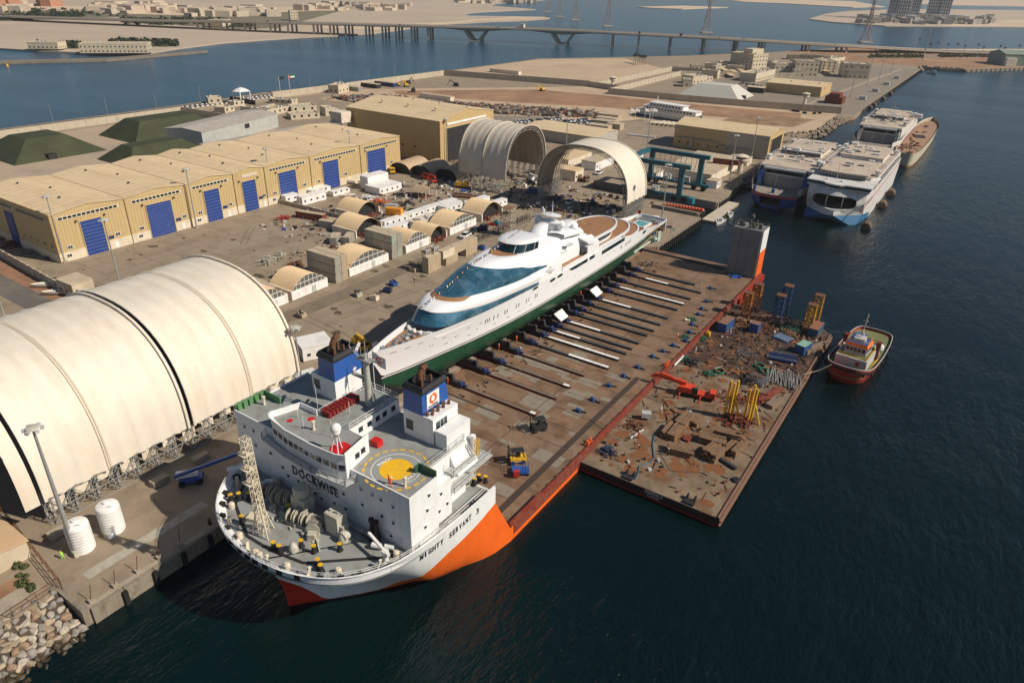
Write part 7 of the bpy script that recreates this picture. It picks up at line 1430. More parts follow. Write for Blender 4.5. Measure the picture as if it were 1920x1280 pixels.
# ---- workshops along the lane
ribtan = mat('ribbed_tan_roof',(.66,.49,.29),.6,var=.05,dirt_or_sheen=(.45,.32,.18),damt=.2)
def barrel(t,x0,x1,y0,y1,zs,rise,m=ribtan,open_=False):
 n = 16; P = [(y0+(y1-y0)*i/n,zs+rise*sin(pi*i/n)**.9) for i in range(n+1)]
 k = int(abs(x1-x0)/.72); 
 for j in range(k):
  a = x0+(x1-x0)*j/k; c = x0+(x1-x0)*(j+1)/k
  b = MB(); b.loft([[(a,y,z) for y,z in P],[(a+(c-a)*.35,y,z+.14) for y,z in P],[(a+(c-a)*.65,y,z+.14) for y,z in P],[(c,y,z) for y,z in P]][::-1]); b.build('roof_rib',m,t,smooth=False)
 return P
def workshop(label,y0,y1,open_=False,x=-62.0,depth=10.5,h=2.7,rise=3.2,grp='arched workshops along the lane'):
 t = thing('workshop',label,'workshop',(x,y0,0),group=grp); L_ = y1-y0
 P = barrel(t,-depth,-.3,.6,L_-.6,h,rise)
 MB().box(-depth-.1,0,0,-.2,.6,h+.1).build('side_container',tents,t); MB().box(-depth-.1,L_-.6,0,-.2,L_,h+.1).build('side_container',tents,t)
 if open_:
  MB().add([(-2.2,y,z-.1) for y,z in P]+[(-2.2,L_-.6,.0),(-2.2,.6,0)],[tuple(range(len(P)+2))]).build('dark_interior',dark,t)
  b = MB(); 
  for i in range(18): b.cbox(RND.uniform(-1.8,1.4),RND.uniform(1.5,L_-1.5),0,RND.uniform(.2,.8),RND.uniform(.2,.8),RND.uniform(.3,1.4),RND.uniform(0,3))
  b.build('workshop_gear',rustred,t,kind='stuff')
 else:
  MB().box(-.3,0,0,-.02,L_,h).build('front_wall',white,t)
  for k in range(int(L_/2.5)): MB().box(-.02,.1+k*2.5,.1,.05,2.4+k*2.5,h-.1).build('wall_panel',white,t)
  MB().box(0.05,L_*.55,.1,.1,L_*.55+1.6,2.3).build('door',lgrey,t)
  b = MB(); b.add([(-.35,y,z-.15) for y,z in P]+[],[tuple(range(len(P)))]); b.build('gable_glass',mat('gable_glazing',(.12,.12,.11),.4),t)
  b = MB()
  for i in range(2,15,2): y,z = P[i]; b.bar((-.28,y,h),(-.28,y,z),.13)
  b.bar((-.28,1.5,h+rise*.45),(-.28,L_-1.5,h+rise*.45),.13); b.build('gable_frame',white,t)
  for q,r in zip(P,P[1:]): pass
 return t
workshop('arched workshop with white front, mostly hidden behind the big fabric shed',-118.5,-106.5)
workshop('arched workshop with white front, nearest one fully seen beside the fabric shed',-105.2,-91.6)
workshop('arched workshop with white front between the two tall container stacks',-82.8,-65.2)
workshop('arched workshop with white front just past the farther container stack',-56.8,-44.6)
workshop('open fronted arched workshop with dark mouth in the middle of the row',-44.2,-34.4,True,h=2.2,rise=2.9)
workshop('arched workshop with white front and a dark door slot, large ribbed roof',-33.2,-17.2)
workshop('open fronted arched workshop full of red gear at the far end',-13.4,.6,True,h=2.9)
workshop('ribbed barrel roof workshop behind, nearest the red container',-41.5,-29,True,x=-100,depth=12); workshop('ribbed barrel roof workshop behind, next to the orange container',-56,-42.5,True,x=-86,depth=12,h=2.5)
def cstack(label,x0,y,nx,nz,mats,L=12.2,rz=pi/2,grp='stacked containers'):
 """each box its own thing; doors face the lane"""
 for k in range(nz):
  for i in range(nx):
   m = mats[(k*nx+i) % len(mats)]
   container((x0+(k*7+i*3) % 3*.12,y+i*2.62,k*2.74),rz,'%s, %s %s' % (label,['bottom','middle','top'][k if nz == 3 else (0 if k == 0 else 2)],['near column','far column','third column'][i] if nx > 1 else 'box'),m,L,conttop,grp)
cstack('faded container in the tall stack nearer the big fabric shed',-61.6,-87.6,2,3,[greycont,beige,greycont,beige])
cstack('faded container in the tall stack past the third workshop',-62.0,-62.4,2,3,[greycont,mat('pale_green_container',(.36,.40,.33),.65,streak=(.2,.15,.1),samt=.4),greycont])
beigex = mat('beige_container_side',(.47,.38,.26),.65,var=.1,streak=(.22,.13,.07),samt=.5,bump=.25,rib=('Y',2.2,.7),bs=1)
for (y,z,L_,lab) in ((-66.0,0,6.06,'beige container, bottom of the near pair beside the yacht'),(-66.0,2.62,6.06,'beige container under the air coolers, top of the near pair'),(-57.2,0,6.06,'beige container in the ground row behind the near pair'),(-58.6,2.62,6.06,'grey white container box resting across the gap in the beige row'),(-46.6,0,6.06,'beige container at the far end of the ground row'),(-52.4,2.62,12.1,'long beige container on top of the row beside the yacht')):
 t = container((-45.6,y,z),0,lab,beigex if 'white' not in lab else tents,L_,conttop,'beige container row')
for i in range(2):
 t = thing('air_cooler',['nearer','farther'][i]+' cage framed air cooler on top of the beige containers','air cooler',(-46.6+i*.4,-65.4+i*3.4,5.27)); b = MB()
 for x in (-1,1):
  for y in (0,2.2): b.bar((x,y,0),(x,y,2.0),.14)
 for z in (.1,2.0): b.bar((-1,0,z),(1,0,z),.14); b.bar((-1,2.2,z),(1,2.2,z),.14); b.bar((-1,0,z),(-1,2.2,z),.14); b.bar((1,0,z),(1,2.2,z),.14)
 b.build('cooler_frame',tents,t); MB().box(-.9,.1,.9,.9,2.1,1.8).build('cooler_unit',grey,t)
for a,rz,L_,m,lab in (((-121.5,-51.6),-1.35,12.1,redcont,'red brown container lying near the low wall in front of the blue doors'),((-106.5,-54),-1.35,12.1,greycont,'dusty grey container, nearer of two parallel boxes in the yard'),((-105.0,-51.0),-1.35,12.1,greycont,'dusty grey container, farther of two parallel boxes in the yard'),((-87.5,-65.5),.55,6.06,greycont,'grey container standing askew, left of a pair behind the stacks'),((-84.3,-62.6),.5,6.06,greycont,'grey container standing askew, right of a pair behind the stacks'),((-80.5,-105),-1.57,12.1,redcont,'red container beside the nearest workshop roof'),((-79,-96),-1.45,12.1,greycont,'dark topped container behind the nearest workshop')):
 container((*a,0),rz,lab,m,L_,conttop)
container((-92.2,-33.5,2.4),-1.2,'bright orange container perched beside the ribbed barrel roof',mat('orange_container',(.75,.30,.01),.5,var=.06),6.06,mat('orange_container',(.75,.30,.01)))
container((-70.5,33.4,0),-1.5,'dark blue container standing alone past the scaffold tower',bluecont,6.06,conttop)
# white cabins
def cabin(x,y,rz,L_,w=3.0,h=2.7,label='',m=white,grp='white site cabins'):
 t = thing('site_cabin',label,'cabin',(x,y,0),rz,grp); MB().box(0,0,.15,L_,w,h).build('cabin_wall',m,t); MB().box(-.1,-.1,h,L_+.1,w+.1,h+.12).build('cabin_roof',m,t)
 for k in range(int(L_/3)): MB().box(1+k*3,-.04,1.3,1.9+k*3,0,2.0).build('window',glass,t)
 MB().box(L_-.02,w*.35,.2,L_+.04,w*.65,2.1).build('door',lgrey,t)
 return t
th = pi/2-.06
for x,y,L_,w,lab in ((-85.5,-42,12,2.8,'white cabin, nearest of the long white line behind the workshops'),(-85,-29.5,9,2.8,'white cabin second in the long white line'),(-84.6,-20,9,2.8,'white cabin third in the long white line'),(-84,-10.5,9,2.8,'white cabin last in the long white line'),(-79,-14,11,4.5,'white cabin beside the air unit behind the ribbed roofs'),(-76,-4,14,3.2,'long white cabin behind the far open workshop'),(-79.5,-47,12,2.8,'grey topped white cabin behind the tall stack'),(-68.0,2.6,9,2.8,'white cabin with a parked white van roof at the far end')): cabin(x,y,th,L_,w,2.6,lab)
cabin(-117.5,-11,th,13,9,3.0,'large low white block building in front of the blue doors'); cabin(-127,-8,th,12,5,5.6,'tall white block with rooftop machines near the blue doors')
for x,y,L_,w,h,lab in ((-138.5,-43,6,3,3,'small white block against the warehouse wall'),(-131,-41,12,3.6,3.4,'long plain white block by the low wall'),(-139,-29,10,3,2.2,'long white block beside the tied up boats'),(-131,-24.5,9,3,2,'low white block behind the yard boats')): cabin(x,y,th,L_,w,h,lab)
cabin(-31.8,-127.5,1.15,7.5,6.5,3.6,'white cabin with pale green roof beyond the big fabric shed'); cabin(-22.6,-137,1.3,5,3,2.8,'small white cabin beside the end of the big fabric shed')
cabin(-119.2,-141.0,.04,8,6,4.2,'cream gate house beside the perimeter wall',mat('cream_wall',(.56,.47,.34)))
# white sheet canopies of the row
for i,(x0,y0,x1,y1,z,lab) in enumerate(((-79,-58,-73,-46,2.8,'flat dusty roof between workshop and white cabins, nearer'),(-80,-36,-73.5,-24,2.9,'flat white roof between workshops and white cabins, middle'),(-79.5,-22,-74,-15,2.6,'flat dusty roof with machines behind the large ribbed workshop'))):
 t = thing('flat_roof_store',lab,'store',(x0,y0,0)); MB().box(0,0,0,x1-x0,y1-y0,z-.15).build('store_wall',tents,t); MB().box(-.2,-.2,z-.15,x1-x0+.2,y1-y0+.2,z).build('store_roof',conttop if i != 1 else tents,t)
 b = MB()
 for k in range(7): b.cbox(RND.uniform(1,x1-x0-1),RND.uniform(1,y1-y0-1),z,RND.uniform(.6,1.4),RND.uniform(.6,1.4),RND.uniform(.4,1.0))
 b.build('roof_unit',lgrey,t,kind='stuff')
for i,(x,y,r,m,lab) in enumerate(((-78,-70,3,grey,'grey scrap behind the second container stack'),(-82,-86,4,rust,'rusty clutter behind the first container stack'),(-96,-60,3,machgrey,'pale machine parts between the grey containers'),(-104,-38,3,dark,'dark parts by the ribbed roofs'),(-100,-14,4,dark,'dark steel behind the white cabins'),(-110,-22,4,rusttop,'brown steel stock in the middle yard'),(-58,-50,2,redp,'red gear in front of the open workshop'),(-57,-14,2,redp,'red gear at the mouth of the far workshop'),(-124,-56,3,redp,'red frames beside the low grey wall'),(-60,12,3,dark,'dark gear by the scaffold tower'),(-44,48,3,galv,'pale metal at the lift basin edge'),(-86,30,3,galv,'pale metal stock near the grey arch'),(-34,18,3,dark,'dark gear behind the pennant fence'),(-90,-78,3,beige,'pale crates on the open yard'))): tag(heap(Vector((x,y,0)),r,50,(.5,2.2),1.1).build('yard_clutter',m,loc=(x,y,0)),lab,'clutter','clutter around the workshops')
av = lambda x,y: (-63.5 < x < -50 and y < 3) or (x < -58 and -125 < y < -84 and x > -74)
for m,n,lab in ((machgrey,170,'pale bits'),(dark,170,'dark bits'),(rust,130,'rusty bits'),(white,70,'white bits'),(bluep,30,'blue bits')):
 litter('yard_litter',lab+' scattered between the workshops and the blue doors',m,n,(-125,-70,-64,20),.03,av,(.3,1.6),1.1); litter('yard_litter',lab+' scattered round the fabric arches',m,n,(-120,12,-20,60),.03,lambda x,y: x > -62 and y > 52,(.3,1.8),1.3)
# dark mouthed dome shelters
for x,y,lab in ((-136.5,22.5,'tan dome shelter with dark mouth, left of three'),(-125.5,24.5,'tan dome shelter with dark mouth, middle of three behind the red crane'),(-112.5,27,'grey tan dome shelter with dark mouth, right of three')):
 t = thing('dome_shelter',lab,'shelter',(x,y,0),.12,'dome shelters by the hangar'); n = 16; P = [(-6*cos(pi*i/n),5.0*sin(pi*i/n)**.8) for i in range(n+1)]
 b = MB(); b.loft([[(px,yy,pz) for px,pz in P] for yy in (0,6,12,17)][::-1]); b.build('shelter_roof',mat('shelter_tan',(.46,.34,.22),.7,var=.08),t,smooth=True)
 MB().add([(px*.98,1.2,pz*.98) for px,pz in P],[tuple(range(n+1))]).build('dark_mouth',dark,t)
# ---- water tank on stand
t = thing('water_tank_tower','white panelled water tank on a steel stand against the hangar wall','water tank',(-196,44,0)); MB().box(-4,-3.5,14,4,3.5,19).build('tank',tents,t); MB().box(-4.8,-4.3,13.6,4.8,4.3,14).build('platform',galv,t)
for i in range(7): MB().box(-4+i*1.3,-3.6,14,-3.88+i*1.3,-3.5,19).build('panel_joint',grey,t)
b = MB()
for x in (-3.6,3.6):
 for y in (-3.2,3.2): b.box(x-.25,y-.25,0,x+.25,y+.25,13.6)
b.bar((-3.6,-3.2,8),(3.6,-3.2,8),.25); b.bar((-3.6,-3.2,8),(3.6,-3.2,13),.2); b.build('stand',lgrey,t)
# ---- travel lift
TL = thing('boat_travel_lift','teal blue boat hoist frame straddling the lift basin beside the fabric arch','boat hoist')
tl = mat('hoist_teal',(.008,.12,.16),.45,var=.15,dirt_or_sheen=(.1,.09,.07),damt=.3,ds=.5)
for y,zt in ((61.5,14.0),(84.5,14.0)):
 MB().box(-38,y-.9,zt,-9.5,y+.9,zt+1.7).build('top_girder',tl,TL); MB().box(-40,y-.8,1.6,-8,y+.8,2.9).build('lower_girder',tl,TL)
 for x in (-36.5,-13): MB().box(x-1.1,y-.8,2.9,x+1.1,y+.8,zt).build('leg',tl,TL)
 for x in (-37,-33.5,-15,-10.5):
  q = MB(); q.tube((x,y-.9,1.1),(x,y+.9,1.1),1.1,16); q.build('wheel',black,TL,smooth=50)
 b = MB(); b.rail([(-38,y,zt+1.7),(-9.5,y,zt+1.7)],.8,2.5,.05); b.build('guard_rail',lgrey,TL)
MB().box(-39.4,60.6,14.0,-37.2,85.4,15.5).build('cross_girder',tl,TL); MB().box(-8.5,60,.2,-6.2,63,2.6).build('boot',cyanp,TL)
b = MB()
for x in (-31,-26,-21,-16):
 for y in (62.5,83.5): b.bar((x-1.2,y,14),(x-.4,y+(2.5 if y < 70 else -2.5),3.5),.16); b.bar((x+1.2,y,14),(x+.4,y+(2.5 if y < 70 else -2.5),3.5),.16)
b.build('sling',grey,TL)
for x,y in ((-24,61.5),(-19,84.5),(-28,84.5)): b = MB(); b.cbox(x,y,2.9,3,1.8,2.2); b.tube((x-1,y-1.4,4),(x+1,y-1.4,4),.9,12); b.build('winch_unit',lgrey,TL)
# ---- light masts
def mast(px,py,h,label,grp='tall light masts',r=.28,heads=6,base=None):
 p = base or at(px,py,0); t = thing('light_mast',label,'light mast',p,group=grp)
 MB().tube((0,0,0),(0,0,h),r,10,r*.45).build('pole',galv,t,smooth=50); b = MB(); b.lathe([(.5,0),(1.0,.15),(.9,.35),(.2,.45)],(0,0,h-.3),12); b.build('head_ring',machgrey,t)
 lm = MB().box(-.25,-.15,-.25,.25,.35,.15)
 for k in range(heads): a = 2*pi*k/heads; o = MB().box(-.28,-.15,-.3,.28,.35,.1).build('floodlight',lgrey,t); o.location = (1.05*cos(a),1.05*sin(a),h-.2); o.rotation_euler = (0,0,a-pi/2)
 MB().cbox(0,0,0,1.3,1.3,.5).build('mast_base',concrete,t)
 return t
mast(144,1039,24.5,'very tall light mast nearest the camera, beside the two white tanks',r=.42)
mast(568,732,16.0,'light mast between the big fabric shed and the ship')
for a,lab in (((228,545),'light mast standing in the open yard before the first blue door'),((369,427),'light mast between the second and third blue doors'),((511,378),'light mast beside the fifth blue door'),((122,492),'light mast at the left corner of the blue door warehouse'),((661,335),'light mast between the last two blue doors'),((838,306),'light mast at the corner of the big hangar doorway'),((1241,410),'light mast on the quay behind the yacht stern')): mast(*a,21.5,lab)
mast(17,618,15,'light mast at the left edge above the shade canopies')
for a,lab in (((1061,282),'light mast behind the first fabric arch'),((1213,281),'light mast behind the second fabric arch'),((1367,343),'light mast beside the harbour watch tower'),((1408,300),'thin light mast against the end of the tan shed')): mast(*a,22,lab)
for a,lab in (((1594,183),'thin lamp mast behind the red container stack'),((1625,160),'thin lamp mast midway along the naval quay'),((1648,149),'thin lamp mast farther along the naval quay'),((1670,137),'thin lamp mast near the far end of the naval quay')): mast(*a,24,lab,'thin masts along the naval quay',.3)
mast(1730,113,36,'very tall lattice light mast by the far shore road',r=.9)
for i in range(24):
 y = -150+i*33; p = Vector((-374.5,y,0)); t = thing('street_lamp','slender street lamp in the long row on the coast road','street lamp',p,group='street lamps on the coast road'); MB().tube((0,0,0),(0,0,11),.14,6,.08).build('pole',galv,t); MB().bar((-1.6,0,11),(1.6,0,11),.18,.12).build('lamp_arm',galv,t)
# ---- yard items
def tanklike(px,py,lab):
 p = at(px,py,0); t = thing('storage_tank',lab,'tank',p,group='white tanks on the near quay'); prof = [(1.75,0)]
 for k in range(9): prof += [(1.75,.1+k*.55),(1.83,.25+k*.55),(1.75,.4+k*.55)]
 prof += [(1.75,5.1),(1.6,5.3)]; MB().lathe(prof,(0,0,0),28).build('tank_wall',white,t,smooth=60); MB().lathe([(1.66,0),(1.6,.15),(.5,.5),(.45,.75),(.1,.8)],(0,0,5.15),24).build('tank_lid',white,t,smooth=40)
 MB().cbox(0.9,-1.65,0,.8,.6,1.1).build('valve_box',machgrey,t); b = MB(); b.bar((1.2,.5,5.2),(1.2,-.5,5.9),.06); b.bar((-.6,.5,5.5),(.6,.5,5.5),.07); b.build('lid_handle',grey,t)
tanklike(157,1027,'white ribbed storage tank next to the tall light mast'); tanklike(214,992,'white ribbed storage tank farther along the quay')
tag(MB().lathe([(.8,0),(.8,.9),(.7,1.0)],(0,0,0),14).build('small_tub',white,loc=at(210,1003),smooth=50),'small round white tub at the foot of the farther tank','tub')
p = at(232,988); tag(MB().box(-.1,-.8,0,.1,.8,1.3).build('solar_panel',dark,loc=p,rz=.8),'small dark panel leaning by the farther tank','panel')
person(at(119,1047),'worker in a bright green vest crouching near the tall light mast','green','bend',1.5,'yellow')
for a,lab in (((110,1002),'pale concrete block under the big shed leg'),((300,905),'pale concrete block beside the shed trusses'),((376,862),'pale concrete block near the blue boom lift')): tag(MB().cbox(0,0,0,1.5,3.0,1.1).build('concrete_block',concrete,loc=at(*a)),lab,'concrete block','concrete blocks beside the big shed')
t = thing('boom_lift','blue boom lift with white engine cover and long boom on the quay','boom lift',at(360,903),radians(-38)); b = MB(); b.box(-1.1,-2,.6,1.1,2,1.3); b.build('chassis',bluep,t); MB().box(-.8,-2.4,1.4,.4,1.4,2.3).build('engine_cover',white,t); b = MB(); b.bar((.6,-2.6,2.2),(.6,9.5,5.2),.55); b.bar((.6,9.5,5.2),(.6,12.5,5.6),.35); b.box(-.6,12.3,4.9,1.6,13.3,5.9); b.build('boom',bluep,t)
for x in (-1.2,1.2):
 for y in (-1.5,1.5): MB().tube((x-.2,y,.6),(x+.2,y,.6),.6,14).build('wheel',black,t,smooth=50)
b = MB()
for a,c in (((30,1165),(30,1120)),): pass
for i in range(9):
 p = Vector((-.9-.0,-195+i*3.6,0)); 
 if i < 5: t = thing('fence_stanchion','thin leaning steel post on a concrete foot at the quay corner','post',p,group='steel posts at the quay corner'); MB().cbox(0,0,0,.8,.8,.5).build('post_foot',concrete,t); MB().bar((0,0,.4),(-.4,.6,2.6),.1).build('post',rust,t)
for i in range(9): tag(MB().cbox(0,0,0,.5,.5,.45).lathe([(.22,0),(.22,.5),(.32,.55),(.3,.7)],(0,0,.4),8).build('mooring_bollard',dark,loc=(-1.2,-184+i*9.2,0)),'dark mooring bollard on the quay edge below the fabric shed','bollard','bollards on the near quay')
# chain link fence at near corner
t = thing('wire_fence','rusty wire fence with thin posts running to the quay corner','fence',(0,0,0)); a = Vector((-32,-193.6,0)); c = Vector((-7,-196.2,0)); b = MB(); b.rail([a,c,(-6.6,-203,0)],2.2,2.4,.05,3); b.build('fence_frame',rust,t)
for i in range(9):
 p = Vector((-17.5+i*.9+RND.uniform(-.3,.3),-197.6-i*.2+RND.uniform(-.8,.8),0)); t = thing('shrub','scrubby green shrub beside the tan roofed building at the corner','shrub',p,group='shrubs by the corner fence'); b = MB(); r = RND.uniform(.4,.9)
 for k in range(150):
  d = Vector((RND.gauss(0,1),RND.gauss(0,1),RND.gauss(0,.7))).normalized()*r*RND.uniform(.5,1); d.z = abs(d.z)+.1; u = Vector((RND.uniform(-1,1),RND.uniform(-1,1),RND.uniform(-1,1))).normalized()*.16; v = d.cross(u).normalized()*.12; b.add([d-u,d-v,d+u,d+v],[(0,1,2,3)])
 b.build('foliage',mat('shrub_leaf',(.07,.085,.025),.8,var=.5,vs=2),t,kind='stuff'); MB().tube((0,0,0),(.1,0,r*.7),.05,5).build('stem',timber,t)
# perimeter walls
def wall(label,pts,h=3.2,m=None,step=5.0,thick=.3,zz=0):
 m = m or mat('precast_wall',(.47,.41,.31),.85,var=.08,dirt_or_sheen=(.3,.22,.15),damt=.3,ds=.2); t = thing('perimeter_wall',label,'wall')
 for a,c in zip(pts,pts[1:]):
  a = Vector((*a,0)); c = Vector((*c,0)); n = max(1,int((c-a).length/step)); d = (c-a)/n; rz = atan2(d.y,d.x); me = MB().box(0,-thick/2,0,d.length-.12,thick/2,h).mesh('wall_panel',m); pm = MB().box(-.25,-thick,0,.2,thick,h+.15).mesh('wall_post',m)
  for i in range(n):
   for q in (me,pm): o = bpy.data.objects.new(q.name.split('.')[0],q); COL.objects.link(o); o.parent = t; o.location = a+d*i; o.rotation_euler = (0,0,rz)
 return t
wall('long cream wall along the coast road behind the green tents',[(-352,-120),(-350,50)],4,step=6); wall('cream wall from the coast road to the grey shed',[(-350,50),(-300,52)],4,step=6)
wall('cream wall from the gate area along the coast road to the sand field',[(-356,128),(-354,200),(-351,321)],4.5,step=8)
wall('cream wall dividing the excavated field from the sandy lot',[(-351,321),(-213,351)],5,step=8); wall('cream wall of the road compound beyond the sandy lot',[(-206,353),(-206,519),(-150,519)],4.5,step=8); wall('cream wall on the near side of the compound road',[(-180,324),(-184,488),(-90,560)],4.5,step=8); wall('short cream wall joining the two compounds',[(-213,351),(-180,345)],4.5,step=8)
wall('long wall with posts in front of the naval compound',[(-180,323),(-118,330),(-60,341),(-6,355)],4.8,step=5.5)
wall('grey panelled wall at the left edge beside the red earth',[(-185,-136.5),(-118,-140.5)],3,step=4.2); wall('cream wall corner beside the gate house',[(-111,-139.5),(-106,-139.6),(-106,-131.5)],2.6,step=3)
wall('low grey wall between the yard and the workshops',[(-146,-44),(-106,-43)],1.6,step=4); wall('low grey wall in the yard behind the scrap timber',[(-133,2),(-112,18)],1.6,step=4)
wall('pale grey fence wall in front of the vehicle park',[(-155,152),(-120,160)],3.5,step=6)
# lane fence of dark posts
t = thing('lane_fence','dark wire fence between the workshop lane and the beige containers','fence'); MB().rail([(-50.5,-64,0),(-50.5,2,0)],2.2,3.2,.06,3).build('fence_frame',dark,t)
for i in range(21): MB().box(-50.6,-64+i*3.2,0,-50.4,-63.9+i*3.2+.1,2.3).build('fence_post',dark,t)
t = thing('lane_fence','dark low fence with white pennants in front of the open fabric arch','fence'); MB().rail([(-57,11,0),(-18,18,0)],2.0,3,.06,3).box(-57,10.6,0,-56.9,10.7,2).build('fence_frame',dark,t)
for i in range(16): p = Vector((-57,11,2.2)).lerp(Vector((-18,18,2.2)),i/15); MB().cbox(p.x,p.y,2.0,.7,.1,.4).build('pennant',[white,white,redp][i % 3],t)
# scaffold tower
t = thing('scaffold_tower','tall scaffold tower standing between the workshops and the yacht','scaffold',at(952,440)); b = MB()
for z in range(5): 
 for x in (-2.2,0,2.2):
  for y in (-1.6,1.6): b.bar((x,y,z*2),(x,y,z*2+2),.13)
 for y in (-1.6,1.6): b.bar((-2.2,y,z*2+2),(2.2,y,z*2+2),.12); b.bar((-2.2,y,z*2),(0,y,z*2+2),.1); b.bar((0,y,z*2+2),(2.2,y,z*2),.1)
 for x in (-2.2,2.2): b.bar((x,-1.6,z*2+2),(x,1.6,z*2+2),.12); b.bar((x,-1.6,z*2),(x,1.6,z*2+2),.1)
b.build('scaffold_frame',machgrey,t)
for z in (4,8,10): MB().box(-2.2,-1.6,z,2.2,1.6,z+.08).build('platform_board',timber,t)
# vehicles
car_cols = [('white',(.75,.74,.72)),('silver',(.42,.42,.42)),('dark',(.04,.04,.045)),('sand',(.45,.38,.28)),('blue',(.05,.09,.2)),('red',(.3,.03,.02))]
cb = MB(); cb.cm = 0; cb.add([(-.88,-2.1,.35),(.88,-2.1,.35),(.88,2.2,.35),(-.88,2.2,.35),(-.85,-2.05,.85),(.85,-2.05,.85),(.85,2.15,.95),(-.85,2.15,.95)],[(0,3,2,1),(4,5,6,7),(0,1,5,4),(1,2,6,5),(2,3,7,6),(3,0,4,7)])
cb.cm = 1; cb.add([(-.8,-1.1,.88),(.8,-1.1,.88),(.8,1.9,.93),(-.8,1.9,.93),(-.66,-.4,1.42),(.66,-.4,1.42),(.66,1.4,1.42),(-.66,1.4,1.42)],[(0,1,5,4),(1,2,6,5),(2,3,7,6),(3,0,4,7)]); cb.cm = 0; cb.add([(-.66,-.4,1.43),(.66,-.4,1.43),(.66,1.4,1.43),(-.66,1.4,1.43)],[(0,1,2,3)])
cb.cm = 2
for x in (-.8,.8):
 for y in (-1.35,1.4): cb.tube((x-.1,y,.33),(x+.1,y,.33),.33,8)
cmesh = {}
def car(x,y,rz,ci=None,label='parked car in the rows of the vehicle park',grp='cars in the vehicle park',s=1.0):
 ci = RND.choice([0,0,0,1,1,2,2,3,4,5]) if ci is None else ci
 if ci not in cmesh: cmesh[ci] = cb.mesh('parked_car',[mat('car_'+car_cols[ci][0],car_cols[ci][1],.25,var=.03),glass,black])
 o = bpy.data.objects.new('parked_car',cmesh[ci]); COL.objects.link(o); o.location = (x,y,.06); o.rotation_euler = (0,0,rz); o.scale = (s,s,s); tag(o,label,'car',grp); return o
for r_,(a,c,n) in enumerate((((-160,150),(-135,208),22),((-152,150),(-128,204),20),((-170,158),(-150,200),16),((-125,171),(-124,208),13))):
 for i in range(n):
  if RND.random() < .12: continue
  p = Vector((*a,0)).lerp(Vector((*c,0)),i/n); car(p.x,p.y,1.2+RND.uniform(-.06,.06))
for cx,cy,n in ((-118,470,7),(-106,455,10),(-98,440,5),(-84,470,5),(-100,500,7),(-62,600,6),(-150,420,5)):
 for i in range(n): car(cx+RND.uniform(-1,1)+(i % 4)*3.2,cy+(i//4)*6,RND.uniform(-.1,.1),None,'small parked car in the naval compound','cars in the naval compound')
for (px,py,ci,lab) in ((1068,382,0,'white pickup parked before the open fabric arch'),(872,445,0,'white car parked by the lane fence'),(905,430,2,'dark car parked by the lane fence'),(888,436,2,'dark pickup parked beside the lane fence, middle one'),(1122,327,0,'white car alone on the concrete beyond the arch')): p = at(px,py); car(p.x,p.y,.1,ci,lab,None,1.25).pop('group',None)
def truckcrane(px,py,rz,m,lab,nm='mobile_crane',L_=9,boom=True):
 t = thing(nm,lab,'crane' if boom else 'loader',at(px,py),rz); MB().box(-1.25,-L_/2,.8,1.25,L_/2,1.5).build('carrier',m,t); MB().box(-1.2,-L_/2,1.5,1.2,-L_/2+1.8,2.9).build('cab',m if m is not white else white,t); MB().box(-1.1,-L_/2-.05,2.0,1.1,-L_/2,2.7).build('windscreen',glass,t); MB().box(-1.1,0,1.5,1.1,L_/2-.6,2.6).build('upper_body',m,t)
 if boom: MB().bar((0,L_/2-1,3),(0,-L_/2-1,3.6),.7).build('boom',m,t)
 for x in (-1.1,1.1):
  for k in range(4): MB().tube((x-.2,-L_/2+1+k*(L_-2)/3,.55),(x+.2,-L_/2+1+k*(L_-2)/3,.55),.55,12).build('wheel',black,t)
truckcrane(803,340,1.2,redp,'red truck crane parked in front of the dome shelters',L_=11); truckcrane(866,352,1.9,yellow,'yellow loader beside the grey fabric arch','wheel_loader',6,False); truckcrane(735,325,.9,yellow,'yellow loader beside the left dome shelter','wheel_loader',5,False)
truckcrane(1000,342,1.0,white,'white and red crane truck between the two fabric arches',L_=10); truckcrane(1088,338,1.25,rusttop,'flatbed lorry with white cab seen through the open arch','flatbed_lorry',10,False)
truckcrane(676,652,1.2,yellow,'yellow telescopic loader behind the ship funnel','telehandler',6,True)
# aerial lifts, skips, small yard gear
for a,m,lab,nm in (((727,548),navy,'dark blue machine with hoses on the open yard','welding_plant'),((738,535),bluep,'blue generator farther along beside the machine with hoses','generator'),((702,562),tents,'white open box skip on the yard','skip'),((672,555),machgrey,'beige machine on a pallet in the yard','machine'),((566,594),beige,'small beige crate near the big fabric shed','crate'),((903,468),bluep,'blue steel crate beside the far beige container','crate'),((931,422),cyanp,'bright teal generator on the lane','generator'),((908,432),navy,'blue skip beside the lane fence','skip'),((776,508),beige,'small beige box in the shadow of the container pair','crate'),((1088,296),white,'white block behind the arch','crate')):
 p = at(*a); t = thing(nm,lab,nm.replace('_',' '),p,RND.uniform(-.4,.4)); MB().box(-1.2,-.8,.1,1.2,.8,1.3).build('body',m,t); b = MB(); 
 for k in range(7): b.cbox(RND.uniform(-1,1),RND.uniform(-.6,.6),1.3,RND.uniform(.2,.7),RND.uniform(.2,.6),RND.uniform(.1,.5))
 b.build('top_gear',dark if m is not tents else beige,t,kind='stuff')
def yjunk(px,py,r,n,lab,m,zt=1.2,sc=(.5,2.5),name='scrap_clutter',grp='scrap clutter in the yard'): return junk_at(at(px,py),r,n,lab,m,zt,sc,name,grp)
def junk_at(p,r,n,lab,m,zt,sc,name,grp): return tag(heap(p,r,n,sc,zt).build(name,m,loc=p),lab,'scrap',grp)
